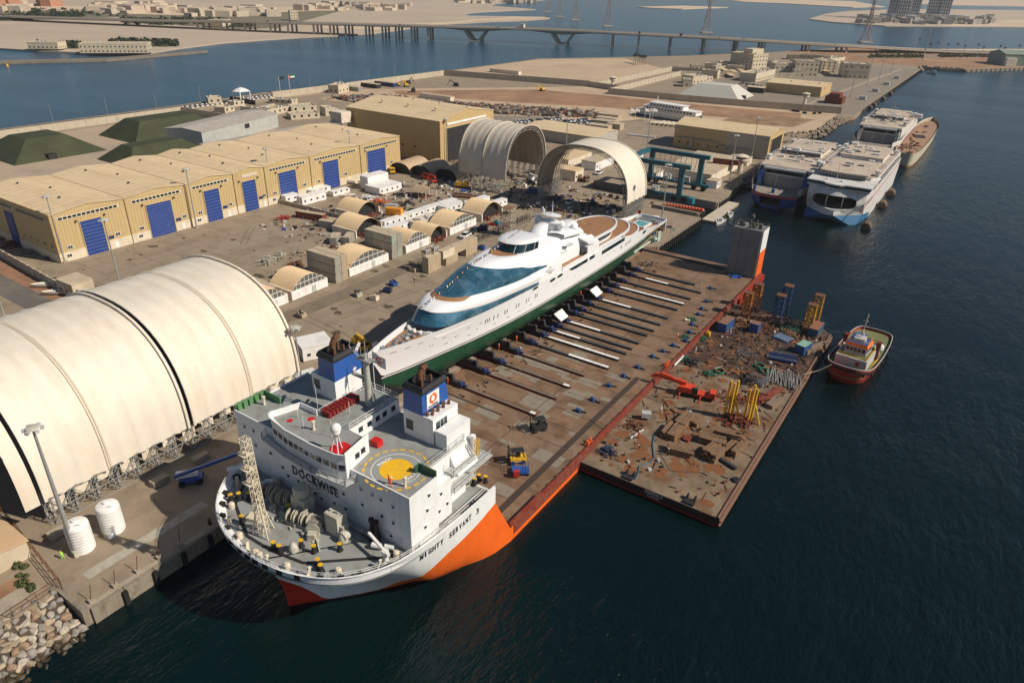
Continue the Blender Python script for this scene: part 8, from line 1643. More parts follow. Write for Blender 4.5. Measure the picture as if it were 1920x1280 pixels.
for a in ((500,492,3.5,70,'tangle of pale steel frames at the edge of the open yard',machgrey,2.4,(.8,3)),(525,484,2.5,50,'round steel frame tangle by the container wall',machgrey,2.6,(.6,2)),(690,372,5,70,'clutter of small boats and parts beside the low wall',white,1,(.5,3)),(712,380,4.5,80,'orange and blue boat parts in the yard',orangep,1.2,(.5,2)),(700,384,4,60,'dark frames in front of the orange boat parts',dark,1.2,(.5,3)),(751,366,4,90,'dark tyres and scrap beside the white block',dark,1,(.5,2)),(30,458,5,90,'rusty scrap along the shaded end wall of the warehouse',rust,1.3,(.6,3)),(62,474,4,70,'grey scrap along the shaded end wall of the warehouse',grey,1.2,(.6,2.5)),(12,446,4,50,'red scrap at the left edge beside the warehouse',rustred,1.6,(.6,3)),(95,482,3,40,'blue drums and scrap near the warehouse corner',navy,1,(.4,1.6)),(860,325,6,80,'rusty stock in the dark hangar mouth',rust,2,(.6,4)),(862,305,6,60,'steel stock before the hangar doorway',rusttop,1.5,(.6,4)),(1110,385,5,80,'dark machinery row before the open arch',dark,2.4,(.8,3)),(1150,392,4,60,'dark machinery near the arch truss legs',navy,2.4,(.8,3)),(1045,375,5,60,'blue machinery at the foot of the open arch',navy,2.0,(.8,3)),(900,372,4,60,'rusty stock lying beside the small canopy',rust,1,(2,6)),(935,352,5,60,'scrap at the foot of the grey fabric arch',machgrey,2,(.6,3)),(975,345,5,50,'scrap beneath the rim of the grey fabric arch',grey,2.5,(.6,3)),(1330,330,6,60,'rusty stock behind the travel lift',rust,1.5,(.8,4)),(1480,268,4,40,'rusty scrap on the rocks by the ferry',rust,1.2,(.6,2.5)),(1400,235,3,30,'debris beside the compound wall',rustred,1.2,(.6,2.5))): yjunk(a[0],a[1],a[2],a[3],a[4],a[5],a[6],a[7])
for k,(px,py,n,L_,lab,m) in enumerate(((640,388,0,0,'',None),(733,388,10,5,'bundle of pale pipes beside the orange container',lgrey),(782,398,12,7,'rack of dark steel sections behind the white cabins',dark),(745,404,12,8,'rack of dark steel sections by the orange container',dark),(778,368,12,9,'stack of brown pipes near the small canopy',rusttop),(866,370,14,9,'stack of brown pipes right of the small canopy',rusttop))):
 if not n: continue
 p = at(px,py); t = thing('pipe_rack',lab,'pipe rack',p,-1.2)
 for i in range(n): MB().tube(((i % 6)*.5-1.5,-L_/2,.3+(i//6)*.5),((i % 6)*.5-1.5,L_/2,.3+(i//6)*.5),.22,6).build('pipe',m,t)
t = thing('small_canopy','small tan barrel canopy on posts beside the brown pipes','canopy',(-98,-4,0),.0); P = [(-7*0+i*7/10,3+1.6*sin(pi*i/10)) for i in range(11)]; b = MB(); b.loft([[(x,y,z) for y,z in P] for x in (-8,0)]); b.build('canopy_roof',mat('shelter_tan',(.46,.34,.22)),t,smooth=True); b = MB()
for x in (-8,-4,0):
 for y in (0,7): b.bar((x,y,0),(x,y,3),.2)
b.build('canopy_post',white,t,kind='stuff'); junk_at(Vector((-101,-1,0)),3,40,'red and blue gear stored under the small canopy',rustred,1.6,(.5,2),'stored_gear',None).pop('group',None)
# shade canopies at the left
t = thing('shade_canopy','row of cream shade sails over the car bays at the left edge','shade canopy',(0,0,0)); y0 = -165
for i in range(5):
 a = Vector((-106.0,-142.5-i*7.2,0)); b = MB(); rows = []
 for j in range(7):
  u = j/6; rows.append([(-106+v_*5.2+1.0*0,a.y-u*7.2,3.2-1.0*(v_ > .7)*.6*(1 if 0 < j < 6 else 1)+.9*(1-abs(2*u-1)**2)*(.35+.65*v_)) for v_ in (0,.25,.5,.75,1)])
 b.loft(rows); b.build('shade_sail',mat('shade_cream',(.66,.56,.40),.8,var=.05),t,smooth=True); MB().bar((-101,a.y,0),(-101,a.y,3.1),.2).build('sail_post',white,t); MB().bar((-106,a.y,0),(-106,a.y,3.2),.2).build('sail_post',white,t)
def rowboat(px,py,rz,lab):
 t = thing('dinghy',lab,'boat',at(px,py),rz); pr = cr([(0,-3.6,0),(.8,-2.2,0),(1.15,0,0),(1.0,2.8,0),(0,3.0,0)],12); b = MB()
 for s_ in (1,-1): q = [[(s_*p.x*k,p.y,z) for p in pr] for z,k in ((.3,.5),(1.2,1))]; b.loft(q if s_ > 0 else [r[::-1] for r in q])
 b.build('hull',tents,t,smooth=50); MB().prism([(p.x*.9,p.y*.9) for p in pr]+[(-p.x*.9,p.y*.9) for p in pr[::-1]],.7,.78).build('deck',lgrey,t); MB().box(-.8,-.2,.78,.8,.2,1.1).build('thwart',white,t)
rowboat(84,538,-.75,'pale dinghy on the red earth by the end of the grey wall'); rowboat(104,552,-.75,'pale dinghy on the road beside the shade canopies')
rowboat(655,370,-.6,'white launch with pale deck among the yard clutter')
tag(MB().tube((-2.4,0,1),(2.4,0,1),1,14).box(-1.6,-.8,0,-1.2,.8,.5).box(1.2,-.8,0,1.6,.8,.5).build('fuel_tank',tents,loc=at(660,345),rz=.2,smooth=40),'cream cylindrical tank lying by the warehouse wall','tank')
for k,(a,su,lab) in enumerate((((777,530),'dark','dark clad person walking alone on the open yard'),((1204,498),'dark','person on the quay end near the yacht stern, left of the group'),((1216,500),'blue','person in blue on the quay end near the yacht stern'),((1222,498),'blue','person in blue on the quay end, rightmost of the group'),((1229,442),'dark','person standing farther back on the quay end'),((702,705),'green','worker in a bright vest beside the yacht bow'),((590,655),'orange','worker in orange at the white cabin steps'))): p = at(*a); person(p,lab,su,'stand' if k % 2 else 'walk',k)
for i,(x,y,z,m) in enumerate(((-9.5,30,0,white),(-3,20,0,rust),(-4,14,0,bluep),(-1.6,26,0,concrete))): tag(MB().cbox(0,0,0,2,1.6,1.9 if i == 0 else 1).rail([(-1,-.8,1),(1,-.8,1)],1,1).build('quay_gear',m,loc=(x,y,z)),['white round shouldered box beside the quay light mast','rusty frame gear on the quay end','blue gear on the quay end by the yacht stern','grey concrete block on the quay end'][i],'quay gear')
# watch tower
def watchtower(p,lab,h=7):
 t = thing('watch_tower',lab,'watch tower',p); MB().lathe([(1.4,0),(1.2,h-1)],(0,0,0),10).build('tower_shaft',tents,t); MB().lathe([(1.4,0),(2.8,.8),(2.8,1.8)],(0,0,h-1.4),12).build('tower_cab',tents,t); MB().lathe([(2.6,0),(2.6,1.0)],(0,0,h+.4),12).build('tower_glass',glass,t); MB().lathe([(3.3,0),(3.1,.3),(1,.9),(.2,1.1)],(0,0,h+1.4),14).build('tower_roof',cream,t)
watchtower(at(1386,325),'round watch tower with white roof in front of the tan shed'); watchtower(at(1507,200),'small round watch tower inside the naval compound wall',8); watchtower(at(1148,165),'small watch tower on the far compound wall corner',7)
t = thing('container_hall','long pale dusty roofed block building beside the boat lift','building',(-36,98,0)); MB().box(0,0,0,24,46,4.2).build('hall_wall',tents,t); MB().box(-.2,-.2,4.2,24.2,46.2,4.5).build('hall_roof',conttop,t)
container((-20,122,4.6),-1.4,'red sided container with dusty roof behind the travel lift',redcont,12.1,conttop)
for i,(x,y,w,d,h,lab) in enumerate(((-40,88,5,9,3.2,'white small building behind the boat lift, left'),(-12,92,5,6,3,'white small building behind the boat lift, right'),(-20,146,10,8,3,'pale flat roofed store near the ferry berth'),(-74,86,8,20,4,'white fronted workshop seen through the open arch'),(-66,108,8,16,3.6,'white cabin row seen through the open arch'),(-86,62,22,8,4.5,'tan roofed low building right of the grey fabric arch'),(-92,80,14,24,4.5,'tan roofed low building behind the open arch'))): t = thing('low_building',lab,'building',(x,y,0)); MB().box(0,0,0,w,d,h).build('wall',white if 'white' in lab else tents,t); MB().box(-.2,-.2,h,w+.2,d+.2,h+.35).build('roof',ribtan if 'tan' in lab else conttop,t); MB().box(w-.02,1,1.4,w+.05,2.2,2.3).build('window',glass,t); MB().box(w-.02,4,.1,w+.05,5.2,2.3).build('door',lgrey,t)
# ============================================================ FAR GROUND
def hgt(p,py):
 z = 0
 for _ in range(60):
  d = Vector((p.x,p.y,z))-CP; zz = d.dot(_f); y = 640-FPX*d.dot(CU)/zz
  if y <= py: break
  z += .5
 return max(z,2.5)
nb = mat('naval_block',(.56,.48,.35),.75,var=.06,dirt_or_sheen=(.4,.32,.23),damt=.3,ds=.05)
K4 = lambda x,y: (1280+x/6,90+y/6); K3 = lambda x,y: (380+x/6.857,150+y/6.857)
def block(fn,xl,yl,xr,yr,top,depth,label,floors=0,m=None,cat='building',tower=None,grp=None):
 a = at(*fn(xl,yl)); c = at(*fn(xr,yr)); p = fn(xr,top); h = hgt(c,p[1]); w = (c-a).length; rz = atan2((c-a).y,(c-a).x)
 t = thing('building',label,cat,a,rz,grp); m = m or nb
 MB().box(0,0,0,w,depth,h).build('wall',m,t); MB().box(.3,.3,h,w-.3,depth-.3,h+.06).build('roof',conttop,t)
 MB().box(-.1,-.1,h-.2,w+.1,.3,h+.7).box(w-.3,.3,h-.2,w+.1,depth+.1,h+.7).box(-.1,.3,h-.2,.3,depth+.1,h+.7).box(.3,depth-.3,h-.2,w-.3,depth+.1,h+.7).build('parapet',m,t)
 b = MB(); F = floors or max(1,int(h/3.6)); n = max(1,int(w/4.2)); k = max(1,int(depth/4.2))
 for f in range(F):
  z = 1.3+f*h/F
  for i in range(n): b.box((i+.35)*w/n,-.12,z,(i+.35)*w/n+1.3,0,z+1.4)
  for i in range(k): b.box(w,(i+.35)*depth/k,z,w+.12,(i+.35)*depth/k+1.3,z+1.4)
 b.build('window',glass,t,kind='stuff'); b = MB()
 for i in range(int(w*depth/90)+2): b.cbox(RND.uniform(1.5,max(1.6,w-1.5)),RND.uniform(1.5,max(1.6,depth-1.5)),h,RND.uniform(.8,2),RND.uniform(.8,2),RND.uniform(.5,1.6))
 b.build('roof_unit',lgrey,t,kind='stuff')
 if tower: MB().box(w*tower[0],depth*.2,h,w*tower[1],depth*.6,h+tower[2]).build('stair_tower',m,t)
 return t
for a in ((770,262,935,250,75,30,'tall cream accommodation block with stepped top, highest of the naval buildings',4,(.2,.95,5)),(815,388,1030,330,250,16,'low cream block with roof plant left of the tan depot'),(1025,300,1240,305,190,16,'three storey cream block behind the tan depot, left',2),(1250,315,1510,325,165,18,'cream apartment block with rows of small windows',3),(1545,285,1720,290,160,30,'plain cream block second from the right, side in shade',4),(1790,335,2080,350,200,26,'big cream block nearest the naval quay with dark top windows',3),(1240,325,1380,330,265,8,'small white block in front of the apartment rows'),(1850,340,2080,352,275,9,'low white block at the foot of the right hand naval building'),(640,250,775,262,150,20,'greenish cream block beside the tallest naval building',3),(90,245,230,250,200,12,'low cream hut at the left of the naval buildings'),(240,235,375,250,190,10,'small cream hut second from the left of the naval buildings'),(370,220,500,235,175,14,'low cream building behind the carports'),(500,265,690,275,215,10,'low cream building with flat roof at the back of the car park'),(370,265,480,262,212,8,'small cream building beside the carports'),(205,330,385,345,270,10,'cream two part building near the left wall'),(110,412,265,400,320,14,'white arcaded low building by the compound wall',1),(0,440,105,445,370,14,'plain pale block at the left of the arcaded building',1),(265,378,335,372,330,8,'small tan cube beside the arcaded building',1),(1180,130,1400,140,95,14,'low cream building in the back row, left'),(1290,150,1650,175,100,14,'long cream building in the back row'),(1650,190,1820,160,110,14,'cream building in the back row, right'),(880,200,1000,215,160,10,'small cream dome roofed building before the tall block')):
 block(K4,*a[:6],a[6],a[7] if len(a) > 7 else 0,tower=a[8] if len(a) > 8 else None)
for a in ((80,310,250,300,235,9,'white guard house with flat roof by the coast road'),(290,430,415,400,340,8,'cream guard house behind the road wall'),(410,345,540,325,290,7,'tan guard house with small windows'),(490,420,840,470,400,5,'long open walled yard building behind the grey shed'),(840,470,1150,400,350,14,'walled service building with flat dusty roof, middle'),(1150,420,1470,400,350,12,'service building with tan roof edge behind the warehouse'),(1140,515,1510,490,440,12,'low long service block right behind the warehouse roofs'),(1585,465,1705,455,370,10,'white cube shaped service building near the hangar'),(1690,465,1830,450,400,8,'white low service building against the hangar'),(850,300,1150,320,280,8,'white roofed service building by the coast road'),(1620,170,1750,180,90,16,'open fronted dark shed by the coast road, left'),(1750,155,1870,150,80,16,'open fronted dark shed by the coast road, right')): block(K3,*a)
t = thing('canopy_gate','white peaked gate canopy on tall posts by the coast road','canopy',at(455,193)); MB().lathe([(6,0),(5.5,.4),(3,1.6),(.3,2.4)],(0,0,8),8).build('canopy_top',white,t)
for x,y in ((-4,-4),(4,-4),(4,4),(-4,4)): MB().bar((x,y,0),(x,y,8.2),.5).build('post',white,t)
MB().box(-14,-.3,0,14,.3,3).build('gate',dark,t)
for i,(px,py,c,lab) in enumerate(((526,175,dark,'dark flag flying by the coast road'),(544,172,redp,'red, green, white and black flag by the coast road'))):
 t = thing('flag_mast',lab,'flag',at(px,py)); MB().tube((0,0,0),(0,0,12),.15,6).build('pole',white,t)
 if i == 0: MB().box(-.03,0,9.6,.03,5,12).build('flag_cloth',c,t)
 else:
  MB().box(-.03,0,9,.03,1.5,12).build('red_stripe',redp,t)
  for k,m in enumerate((dark,white,mat('flag_green',(.0,.2,.06)))): MB().box(-.03,1.5,9+k,.03,6,10+k).build('stripe',m,t)
for i,(px,py) in enumerate(((1181,229),(1190,229),(1208,229),(1217,229),(1223,229))): t = thing('flag_mast','white flag on a pole in the row beside the beached ship','flag',at(px,py),group='white flags by the beached ship'); MB().tube((0,0,0),(0,0,9),.1,5).build('pole',white,t); MB().add([(0,0,9),(2,2,7.8),(2,2,6.4),(0,0,7)],[(0,1,2,3)]).build('flag_cloth',white,t)
# red container stack and small quay items
for k in range(3):
 for i in range(5-(k == 2)*2):
  for j in range(2): container((-27+i*2.7+(2.7 if k == 2 else 0),402+j*6.3,k*2.6),0,'dark red container in the block stack on the naval quay',redcont,6.06,redcont,'red containers on the naval quay')
for i,y in enumerate((444,505,565,630)): tag(MB().cbox(0,0,0,5,3.4,2.6).box(-2.7,-1.9,2.6,2.7,1.9,2.8).build('quay_kiosk',lgrey,loc=(-7,y,0)),'small grey kiosk on the naval quay, %s from the near end' % ['first','second','third','fourth'][i],'kiosk','kiosks on the naval quay')
for i,y in enumerate((418,436,480,520)): 
 b = MB(); b.tube((0,-2.4,.6),(0,2.4,.6),1.9,12); 
 for q in range(8): a = q*pi/4; b.bar((1.95*cos(a),-2.4,.6+1.95*sin(a)),(1.95*cos(a),2.4,.6+1.95*sin(a)),.3)
 tag(b.build('floating_fender',mat('fender_tyre_brown',(.15,.10,.06)),loc=(3.6,y,-3)),'brown tyre clad floating fender against the naval quay, %s from the ferry side' % ['first','second','third','fourth'][i],'fender','floating fenders at the naval quay')
# carports
for i,(x,y) in enumerate(((500,290),(610,310),(560,345),(690,300),(760,345),(1640,300))):
 p = at(*K4(x,y)); t = thing('carport','tan roofed carport with cars beneath in the naval car park','carport',p,.55,'carports in the naval compound'); MB().box(-3,0,2.6,3,26,2.8).build('carport_roof',ribtan,t); b = MB()
 for k in range(5): b.bar((0,1+k*6,0),(0,1+k*6,2.6),.25)
 b.build('carport_post',white,t,kind='stuff')
 for k in range(5): q = Matrix.Rotation(.55,2) @ Vector((1.2,3+k*4.6)); car(p.x+q.x,p.y+q.y,1.9+.55,None,'car under a carport in the naval compound','cars under the carports')
# beached white ship
t = thing('white_passenger_ship','white two deck passenger ship standing on land behind the car park','ship',(-121,250,0),radians(-8)); pr = cr([(0,0,0),(10,-3.6,0),(22,-4.4,0),(46,-4,0),(50,-2,0)],12)
b = MB()
for s_ in (1,-1): q = [[(p.x+(2-k*2),s_*p.y*k,z) for p in pr] for z,k in ((1,.7),(5.0,1))]; b.loft(q if s_ < 0 else [r[::-1] for r in q])
b.build('hull',white,t,smooth=50); MB().box(8,-4,5,48,4,7.6).build('lower_deck',white,t); MB().box(12,-3.7,7.6,38,3.7,10).build('upper_deck',white,t); MB().box(2,-3.4,4.8,10,3.4,5).build('bow_deck',lgrey,t); b = MB()
for k in range(15): b.box(10+k*2.4,-4.1,5.8,11.5+k*2.4,-4,6.9); 
for k in range(10): b.box(13+k*2.4,-3.8,8.3,14.5+k*2.4,-3.7,9.4)
b.build('window',glass,t,kind='stuff'); MB().box(0,-3,0,48,3,1).build('keel_block',dark,t); MB().bar((16,0,10),(16,0,14),.3).build('mast',white,t); MB().box(7.6,-4.4,7.5,48.6,4.4,7.7).box(11.6,-4.2,10,39,4.2,10.2).build('deck_edge',white,t)
for i in range(9): p = Vector((-97+i*3.0,219+i*.5,0)); t = thing('boat_cradle_frame','long pale girder on supports in the row before the beached ship','girder',p,-.5,'pale girders by the beached ship'); MB().box(-.5,0,1.2,.5,13,1.8).build('girder',tents,t); MB().box(-.4,2,0,.4,2.6,1.2).box(-.4,10,0,.4,10.6,1.2).build('support',dark,t)
for i,(xl,yl,L_,lab) in enumerate(((-134,216,15,'long beige store block in the park, farthest'),(-128,202,14,'beige store block in the park, second'),(-124,192,14,'beige store block in the park, third'),(-120,176,14,'beige store block with dusty roof beside the bus, nearest'),(-112,187,9,'tall beige crate building beside the store blocks'))): t = thing('store_block',lab,'store',(xl,yl,0),.08); MB().box(0,0,0,L_,7,3.4).build('wall',beige,t); MB().box(-.2,-.2,3.4,L_+.2,7.2,3.6).build('roof',conttop,t)
t = thing('bus','long white coach parked beside the beige store block','bus',(-121,164,.06),.22); MB().box(0,0,.4,12,2.6,3.2).build('bus_body',white,t); MB().box(.6,-.04,1.6,11.4,0,2.6).build('window',glass,t)
for x in (2,9.5): MB().tube((x,-.05,.5),(x,.3,.5),.5,12).build('wheel',black,t)
for i in range(9): tag(MB().cbox(0,0,0,1.6,1.0,1.0).build('barrier_block',white,loc=(-92+i*1.9,178+i*.25,.05),rz=.2),'white barrier block in the broken row before the tan shed','barrier','white barrier blocks by the tan shed')
# scrap fields
sc = [mat('scrap_%s' % n,c,.7,var=.4,vs=.6) for n,c in (('rust',(.16,.09,.06)),('pale',(.42,.37,.3)),('dark',(.05,.045,.04)),('tan',(.3,.22,.15)),('red',(.26,.08,.04)),('blue',(.08,.12,.18)))]
sb = [MB() for _ in sc]; Pp = [Vector(p) for p in ((-297,195),(-262,190),(-205,215),(-150,235),(-130,228),(-150,208),(-205,178),(-262,160),(-290,150),(-330,160))]
def inside(x,y,P=Pp):
 r = False
 for i in range(len(P)):
  a,c = P[i],P[i-1]
  if (a.y > y) != (c.y > y) and x < (c.x-a.x)*(y-a.y)/(c.y-a.y)+a.x: r = not r
 return r
n_ = 0
while n_ < 2300:
 x = RND.uniform(-330,-130); y = RND.uniform(150,235)
 if not inside(x,y): continue
 n_ += 1; k = RND.choice([0,0,1,1,2,2,3,3,4,5]); b = sb[k]
 if RND.random() < .5: b.cbox(x,y,0,RND.uniform(.6,3),RND.uniform(.6,3),RND.uniform(.4,2.2),RND.uniform(0,3))
 else: a = RND.uniform(0,6.3); L_ = RND.uniform(2,8); b.bar((x,y,.4),(x+L_*cos(a),y+L_*sin(a),RND.uniform(.3,2.5)),RND.uniform(.2,.6))
for k,b in enumerate(sb): o = b.build('scrap_field',sc[k],kind='stuff'); o['label'] = '%s pieces of the wide scrap yard behind the hangar' % ['rusty brown','pale','dark','tan','red','blue'][k]; o['category'] = 'scrap'
for i,(px,py,lab) in enumerate(((765,158,'excavator on the sand near the coast wall'),(762,163,'yellow digger beside the excavator at the coast wall'),(855,162,'dark bulldozer on the brown earth strip, left'),(1017,171,'dark bulldozer on the brown earth strip, right'),(775,173,'dark digger beside the scrap yard'),(745,162,'small digger left of the excavator'))):
 t = thing('excavator',lab,'excavator',at(px,py),i); MB().box(-1.6,-2.2,0,1.6,2.2,1.1).build('track',dark,t); MB().box(-1.4,-1.8,1.1,1.4,1.8,2.8).build('cab',yellow if i % 2 else dark,t); MB().bar((0,1.5,2.4),(0,5,5),.5).bar((0,5,5),(0,7.5,1),.4).build('arm',yellow if i % 2 else dark,t)
for i,(px,py,L_,lab) in enumerate(((688,164,22,'row of dark containers near the coast wall'),(716,161,26,'row of blue grey containers near the coast wall'),(655,170,20,'grey sheds at the coast wall'),(815,187,30,'pale flat roofed store at the scrap yard edge'),(945,138,34,'low ruined buildings on the sandy lot'))): t = thing('store_row',lab,'store',at(px,py)); MB().box(-L_/2,0,0,L_/2,5,3).build('store_body',[dark,navy,grey,tents,tents][i],t); MB().box(-L_/2-.2,-.2,3,L_/2+.2,5.2,3.3).build('store_roof',conttop,t)
# ---- bridge
BR = thing('road_bridge','long concrete road bridge on many piers with two V shaped main supports','bridge'); conb = mat('bridge_concrete',(.47,.41,.33),.8,var=.06,streak=(.3,.25,.2),samt=.25)
PT = [(-1500,330,2),(-1100,478,7),(-900,552,12),(-744,624,13.5),(-660,662,14.6),(-590,697,15.4),(-532,722,15.9),(-473,748,15.8),(-404,776,15.2),(-328,812,14),(-250,850,12.2),(-190,885,10.4),(-120,930,8),(-60,985,5),(20,1060,2),(200,1210,.8)]
cur = cr(PT,200); rows = []; side = []
for i,p in enumerate(cur):
 d = (cur[min(i+1,199)]-cur[max(i-1,0)]); d.z = 0; d.normalize(); nr = Vector((d.y,-d.x,0)); dep = 1.9
 for v in (-590,-473): dep = max(dep,5.6-abs(p.x-v)/45*3.8)
 w = 18.5; side.append((p,nr)); rows.append([tuple(p+nr*w+Vector((0,0,1.0))),tuple(p+nr*w+Vector((0,0,-.6))),tuple(p+nr*w*.6+Vector((0,0,-dep))),tuple(p-nr*w*.6+Vector((0,0,-dep))),tuple(p-nr*w+Vector((0,0,-.6))),tuple(p-nr*w+Vector((0,0,1.0))),tuple(p-nr*(w-.5)+Vector((0,0,1.0))),tuple(p-nr*(w-.5)),tuple(p+nr*(w-.5)),tuple(p+nr*(w-.5)+Vector((0,0,1.0)))])
b = MB(); b.loft(rows,closed=True); b.build('bridge_deck',conb,BR)
b = MB(); b.loft([[tuple(p+n_v*14+Vector((0,0,.03))),tuple(p-n_v*14+Vector((0,0,.03)))] for p,n_v in side]); b.build('carriageway',asphalt,BR)
def near(x): return min(side,key=lambda s: abs(s[0].x-x))
pm = MB().box(-1.3,-1.0,-6,1.3,1.0,1).mesh('pier',conb)
for x in [-1000,-960,-920,-880,-850,-820,-795,-770,-744,-720,-697,-676,-654,-405,-369,-328,-287,-249,-217,-165,-120]:
 p,nr = near(x); h = p.z-1.6
 for k in (-15,0,15):
  q = p+nr*k; o = bpy.data.objects.new('pier',pm); COL.objects.link(o); o.parent = BR; o.location = (q.x,q.y,0); o.scale = (1,1,1)
  o.location.z = h-1; 
  o.scale = (1,1,(h+4)/6.0); o.location.z = h-1*(h+4)/6.0; o.rotation_euler = (0,0,atan2(nr.x,-nr.y))
for v in (-590,-473):
 p,nr = near(v); d = Vector((-nr.y,nr.x,0))
 for k in (-14,0,14):
  for s_ in (-1,1): b = MB(); b.bar(tuple(Vector((p.x,p.y,-4))+nr*k+d*s_*4),tuple(Vector((p.x,p.y,p.z-3.5))+nr*k+d*s_*16),3.4,2.4); b.build('v_leg',conb,BR)
 MB().cbox(p.x,p.y,-3.4,16,34,1.6,atan2(nr.x,-nr.y)).build('pile_cap',conb,BR)
for i,(x,off,k) in enumerate(((-372,6,'t'),(-318,6,'t'),(-700,-6,'c'),(-560,6,'c'),(-240,-6,'c'),(-268,6,'c'),(-130,6,'c'),(-860,6,'c'),(-900,-6,'c'),(-640,-6,'c'))):
 p,nr = near(x); q = p+nr*off; rz = atan2(-nr.x,nr.y)
 if k == 't': t = thing('lorry','dark red lorry crossing the bridge, %s of two' % ('left' if x < -350 else 'right'),'lorry',(q.x,q.y,q.z+.05),rz); MB().box(-1.4,-6,1,1.4,4,4).build('cargo_box',rustred,t); MB().box(-1.3,4.3,.6,1.3,6.6,3.4).build('cab',dark,t); MB().box(-1.2,-5.5,0,1.2,6,1).build('wheel',black,t)
 else: o = car(q.x,q.y,rz,None,'small car crossing the distant bridge','cars on the bridge',1.2); o.location.z = q.z+.1
p,nr = near(-532); tag(MB().cbox(0,0,0,6,4,4.5).box(-3.4,-2.4,4.5,3.4,2.4,4.9).build('bridge_cabin',tents,loc=(p-nr*17+Vector((0,0,.5)))),'small pale cabin on the bridge above its middle span','cabin')
# ---- pylons
pyr = mat('pylon_steel',(.36,.27,.24),.6)
for (px,py,h,lab) in ((1622,80,78,'tall lattice power pylon nearest, left of the shore palms'),(1324,62,78,'lattice power pylon standing in the water right of the bridge middle'),(1139,50,76,'lattice power pylon just above the bridge centre'),(1078,38,74,'smaller lattice power pylon fourth in the line'),(1048,32,72,'faint lattice power pylon fifth in the line'),(1026,23,72,'faintest lattice power pylon at the far end of the line')):
 p = at(px,py,-3); t = thing('power_pylon',lab,'pylon',p,.6,'power pylons across the water'); b = MB(); W0 = 7.5; L5 = [(0,W0),(.22,4.6),(.45,2.6),(.7,1.5),(1,.8)]
 for (a,wa),(c,wc) in zip(L5,L5[1:]):
  A4 = [Vector((sx*wa,sy*wa,a*h)) for sx,sy in ((1,1),(1,-1),(-1,-1),(-1,1))]; C4 = [Vector((sx*wc,sy*wc,c*h)) for sx,sy in ((1,1),(1,-1),(-1,-1),(-1,1))]
  for k in range(4): j = (k+1) % 4; b.bar(A4[k],C4[k],.8); b.bar(A4[k],C4[j],.45); b.bar(A4[j],C4[k],.45); b.bar(C4[k],C4[j],.45)
 for z,w in ((.68,11),(.8,9.5),(.92,8)): b.bar((-w,0,z*h),(w,0,z*h),.6); b.bar((-w,0,z*h),(0,0,(z+.05)*h),.4); b.bar((w,0,z*h),(0,0,(z+.05)*h),.4)
 b.build('pylon_lattice',pyr,t); MB().cbox(0,0,-1,20,20,2.5).build('pylon_base',conb,t)
# ---- towers and island buildings
tg = mat('tower_glass',(.07,.10,.14),.2,var=.1); tw = mat('tower_white',(.55,.54,.52),.6)
for i,(px,py,w,h,m,lab) in enumerate(((1672,36,34,150,tg,'dark glass high rise on the far island, left'),(1690,38,30,140,tg,'grey glass high rise beside the left dark tower'),(1712,33,26,130,tg,'slimmer high rise behind the two dark towers'),(1744,35,30,150,tw,'white high rise on the far island, left of the pair'),(1766,36,30,150,tw,'white high rise on the far island, right of the pair'))):
 p = at(px,py,-3); t = thing('high_rise',lab,'tower',p,.2); MB().box(-w/2,-w/2,0,w/2,w/2,h).build('tower_wall',m,t); b = MB()
 for k in range(int(h/9)): b.box(-w/2-.6,-w/2-.6,6+k*9,w/2+.6,w/2+.6,7.6+k*9)
 for k in range(5): b.box(-w/2+k*w/4.6,-w/2-1,0,-w/2+k*w/4.6+2,-w/2,h)
 b.build('floor_band',tw if m is tg else tg,t,kind='stuff'); MB().box(-w,-w,0,w,w,14).build('podium',tw,t)
def smallblocks(name,label,pts,n,m,hr=(4,12),wr=(8,30)):
 b = MB()
 for _ in range(n):
  q = RND.choice(pts); px = RND.uniform(q[0],q[2]); py = RND.uniform(q[1],q[3]); p = at(px,py,-3); b.cbox(p.x,p.y,-2,RND.uniform(*wr),RND.uniform(*wr),RND.uniform(*hr)+1,RND.uniform(0,1.5))
 o = b.build(name,m,kind='stuff'); o['label'] = label; return o
cap = mat('far_town',(.52,.43,.33),.8,var=.2,vs=.02)
smallblocks('distant_town','scattered low buildings on the far left shore',[(0,10,40,26),(180,12,330,28),(330,22,520,33),(560,12,760,22),(860,3,1000,8)],260,cap,(4,14),(8,40))
smallblocks('distant_town','reddish apartment blocks at the far left edge',[(-10,14,34,24),(84,9,104,14)],40,mat('terracotta_blocks',(.45,.22,.13),.8),(14,34),(14,34))
smallblocks('construction_site','low half built blocks around the island towers',[(1612,36,1720,46),(1700,34,1860,48)],110,mat('site_grey',(.3,.28,.25),.8),(3,14),(8,26))
def bush(name,label,pts,n,m=None,r=(3,7)):
 b = MB(); m = m or mat('far_foliage',(.035,.045,.02),.9,var=.4,vs=.1)
 for _ in range(n):
  q = RND.choice(pts); p = at(RND.uniform(q[0],q[2]),RND.uniform(q[1],q[3]),-2.0 if q[3] < 100 and q[0] < 1200 else 0); rr = RND.uniform(*r)
  for k in range(10): d = Vector((RND.gauss(0,1),RND.gauss(0,1),abs(RND.gauss(0,.8)))).normalized()*rr*RND.uniform(.4,1); u = Vector((RND.uniform(-1,1),RND.uniform(-1,1),RND.uniform(-.3,1))).normalized()*rr*.45; v = d.cross(u).normalized()*rr*.4; c = p+d; b.add([c-u,c-v,c+u,c+v],[(0,1,2,3)])
 o = b.build(name,m,kind='stuff'); o['label'] = label; return o
bush('distant_trees','dark tree belts on the far left shore',[(0,32,60,40),(100,26,150,34),(230,35,420,48),(210,80,255,86),(270,80,330,88),(70,85,150,92),(420,46,470,52),(20,18,240,32)],1500)
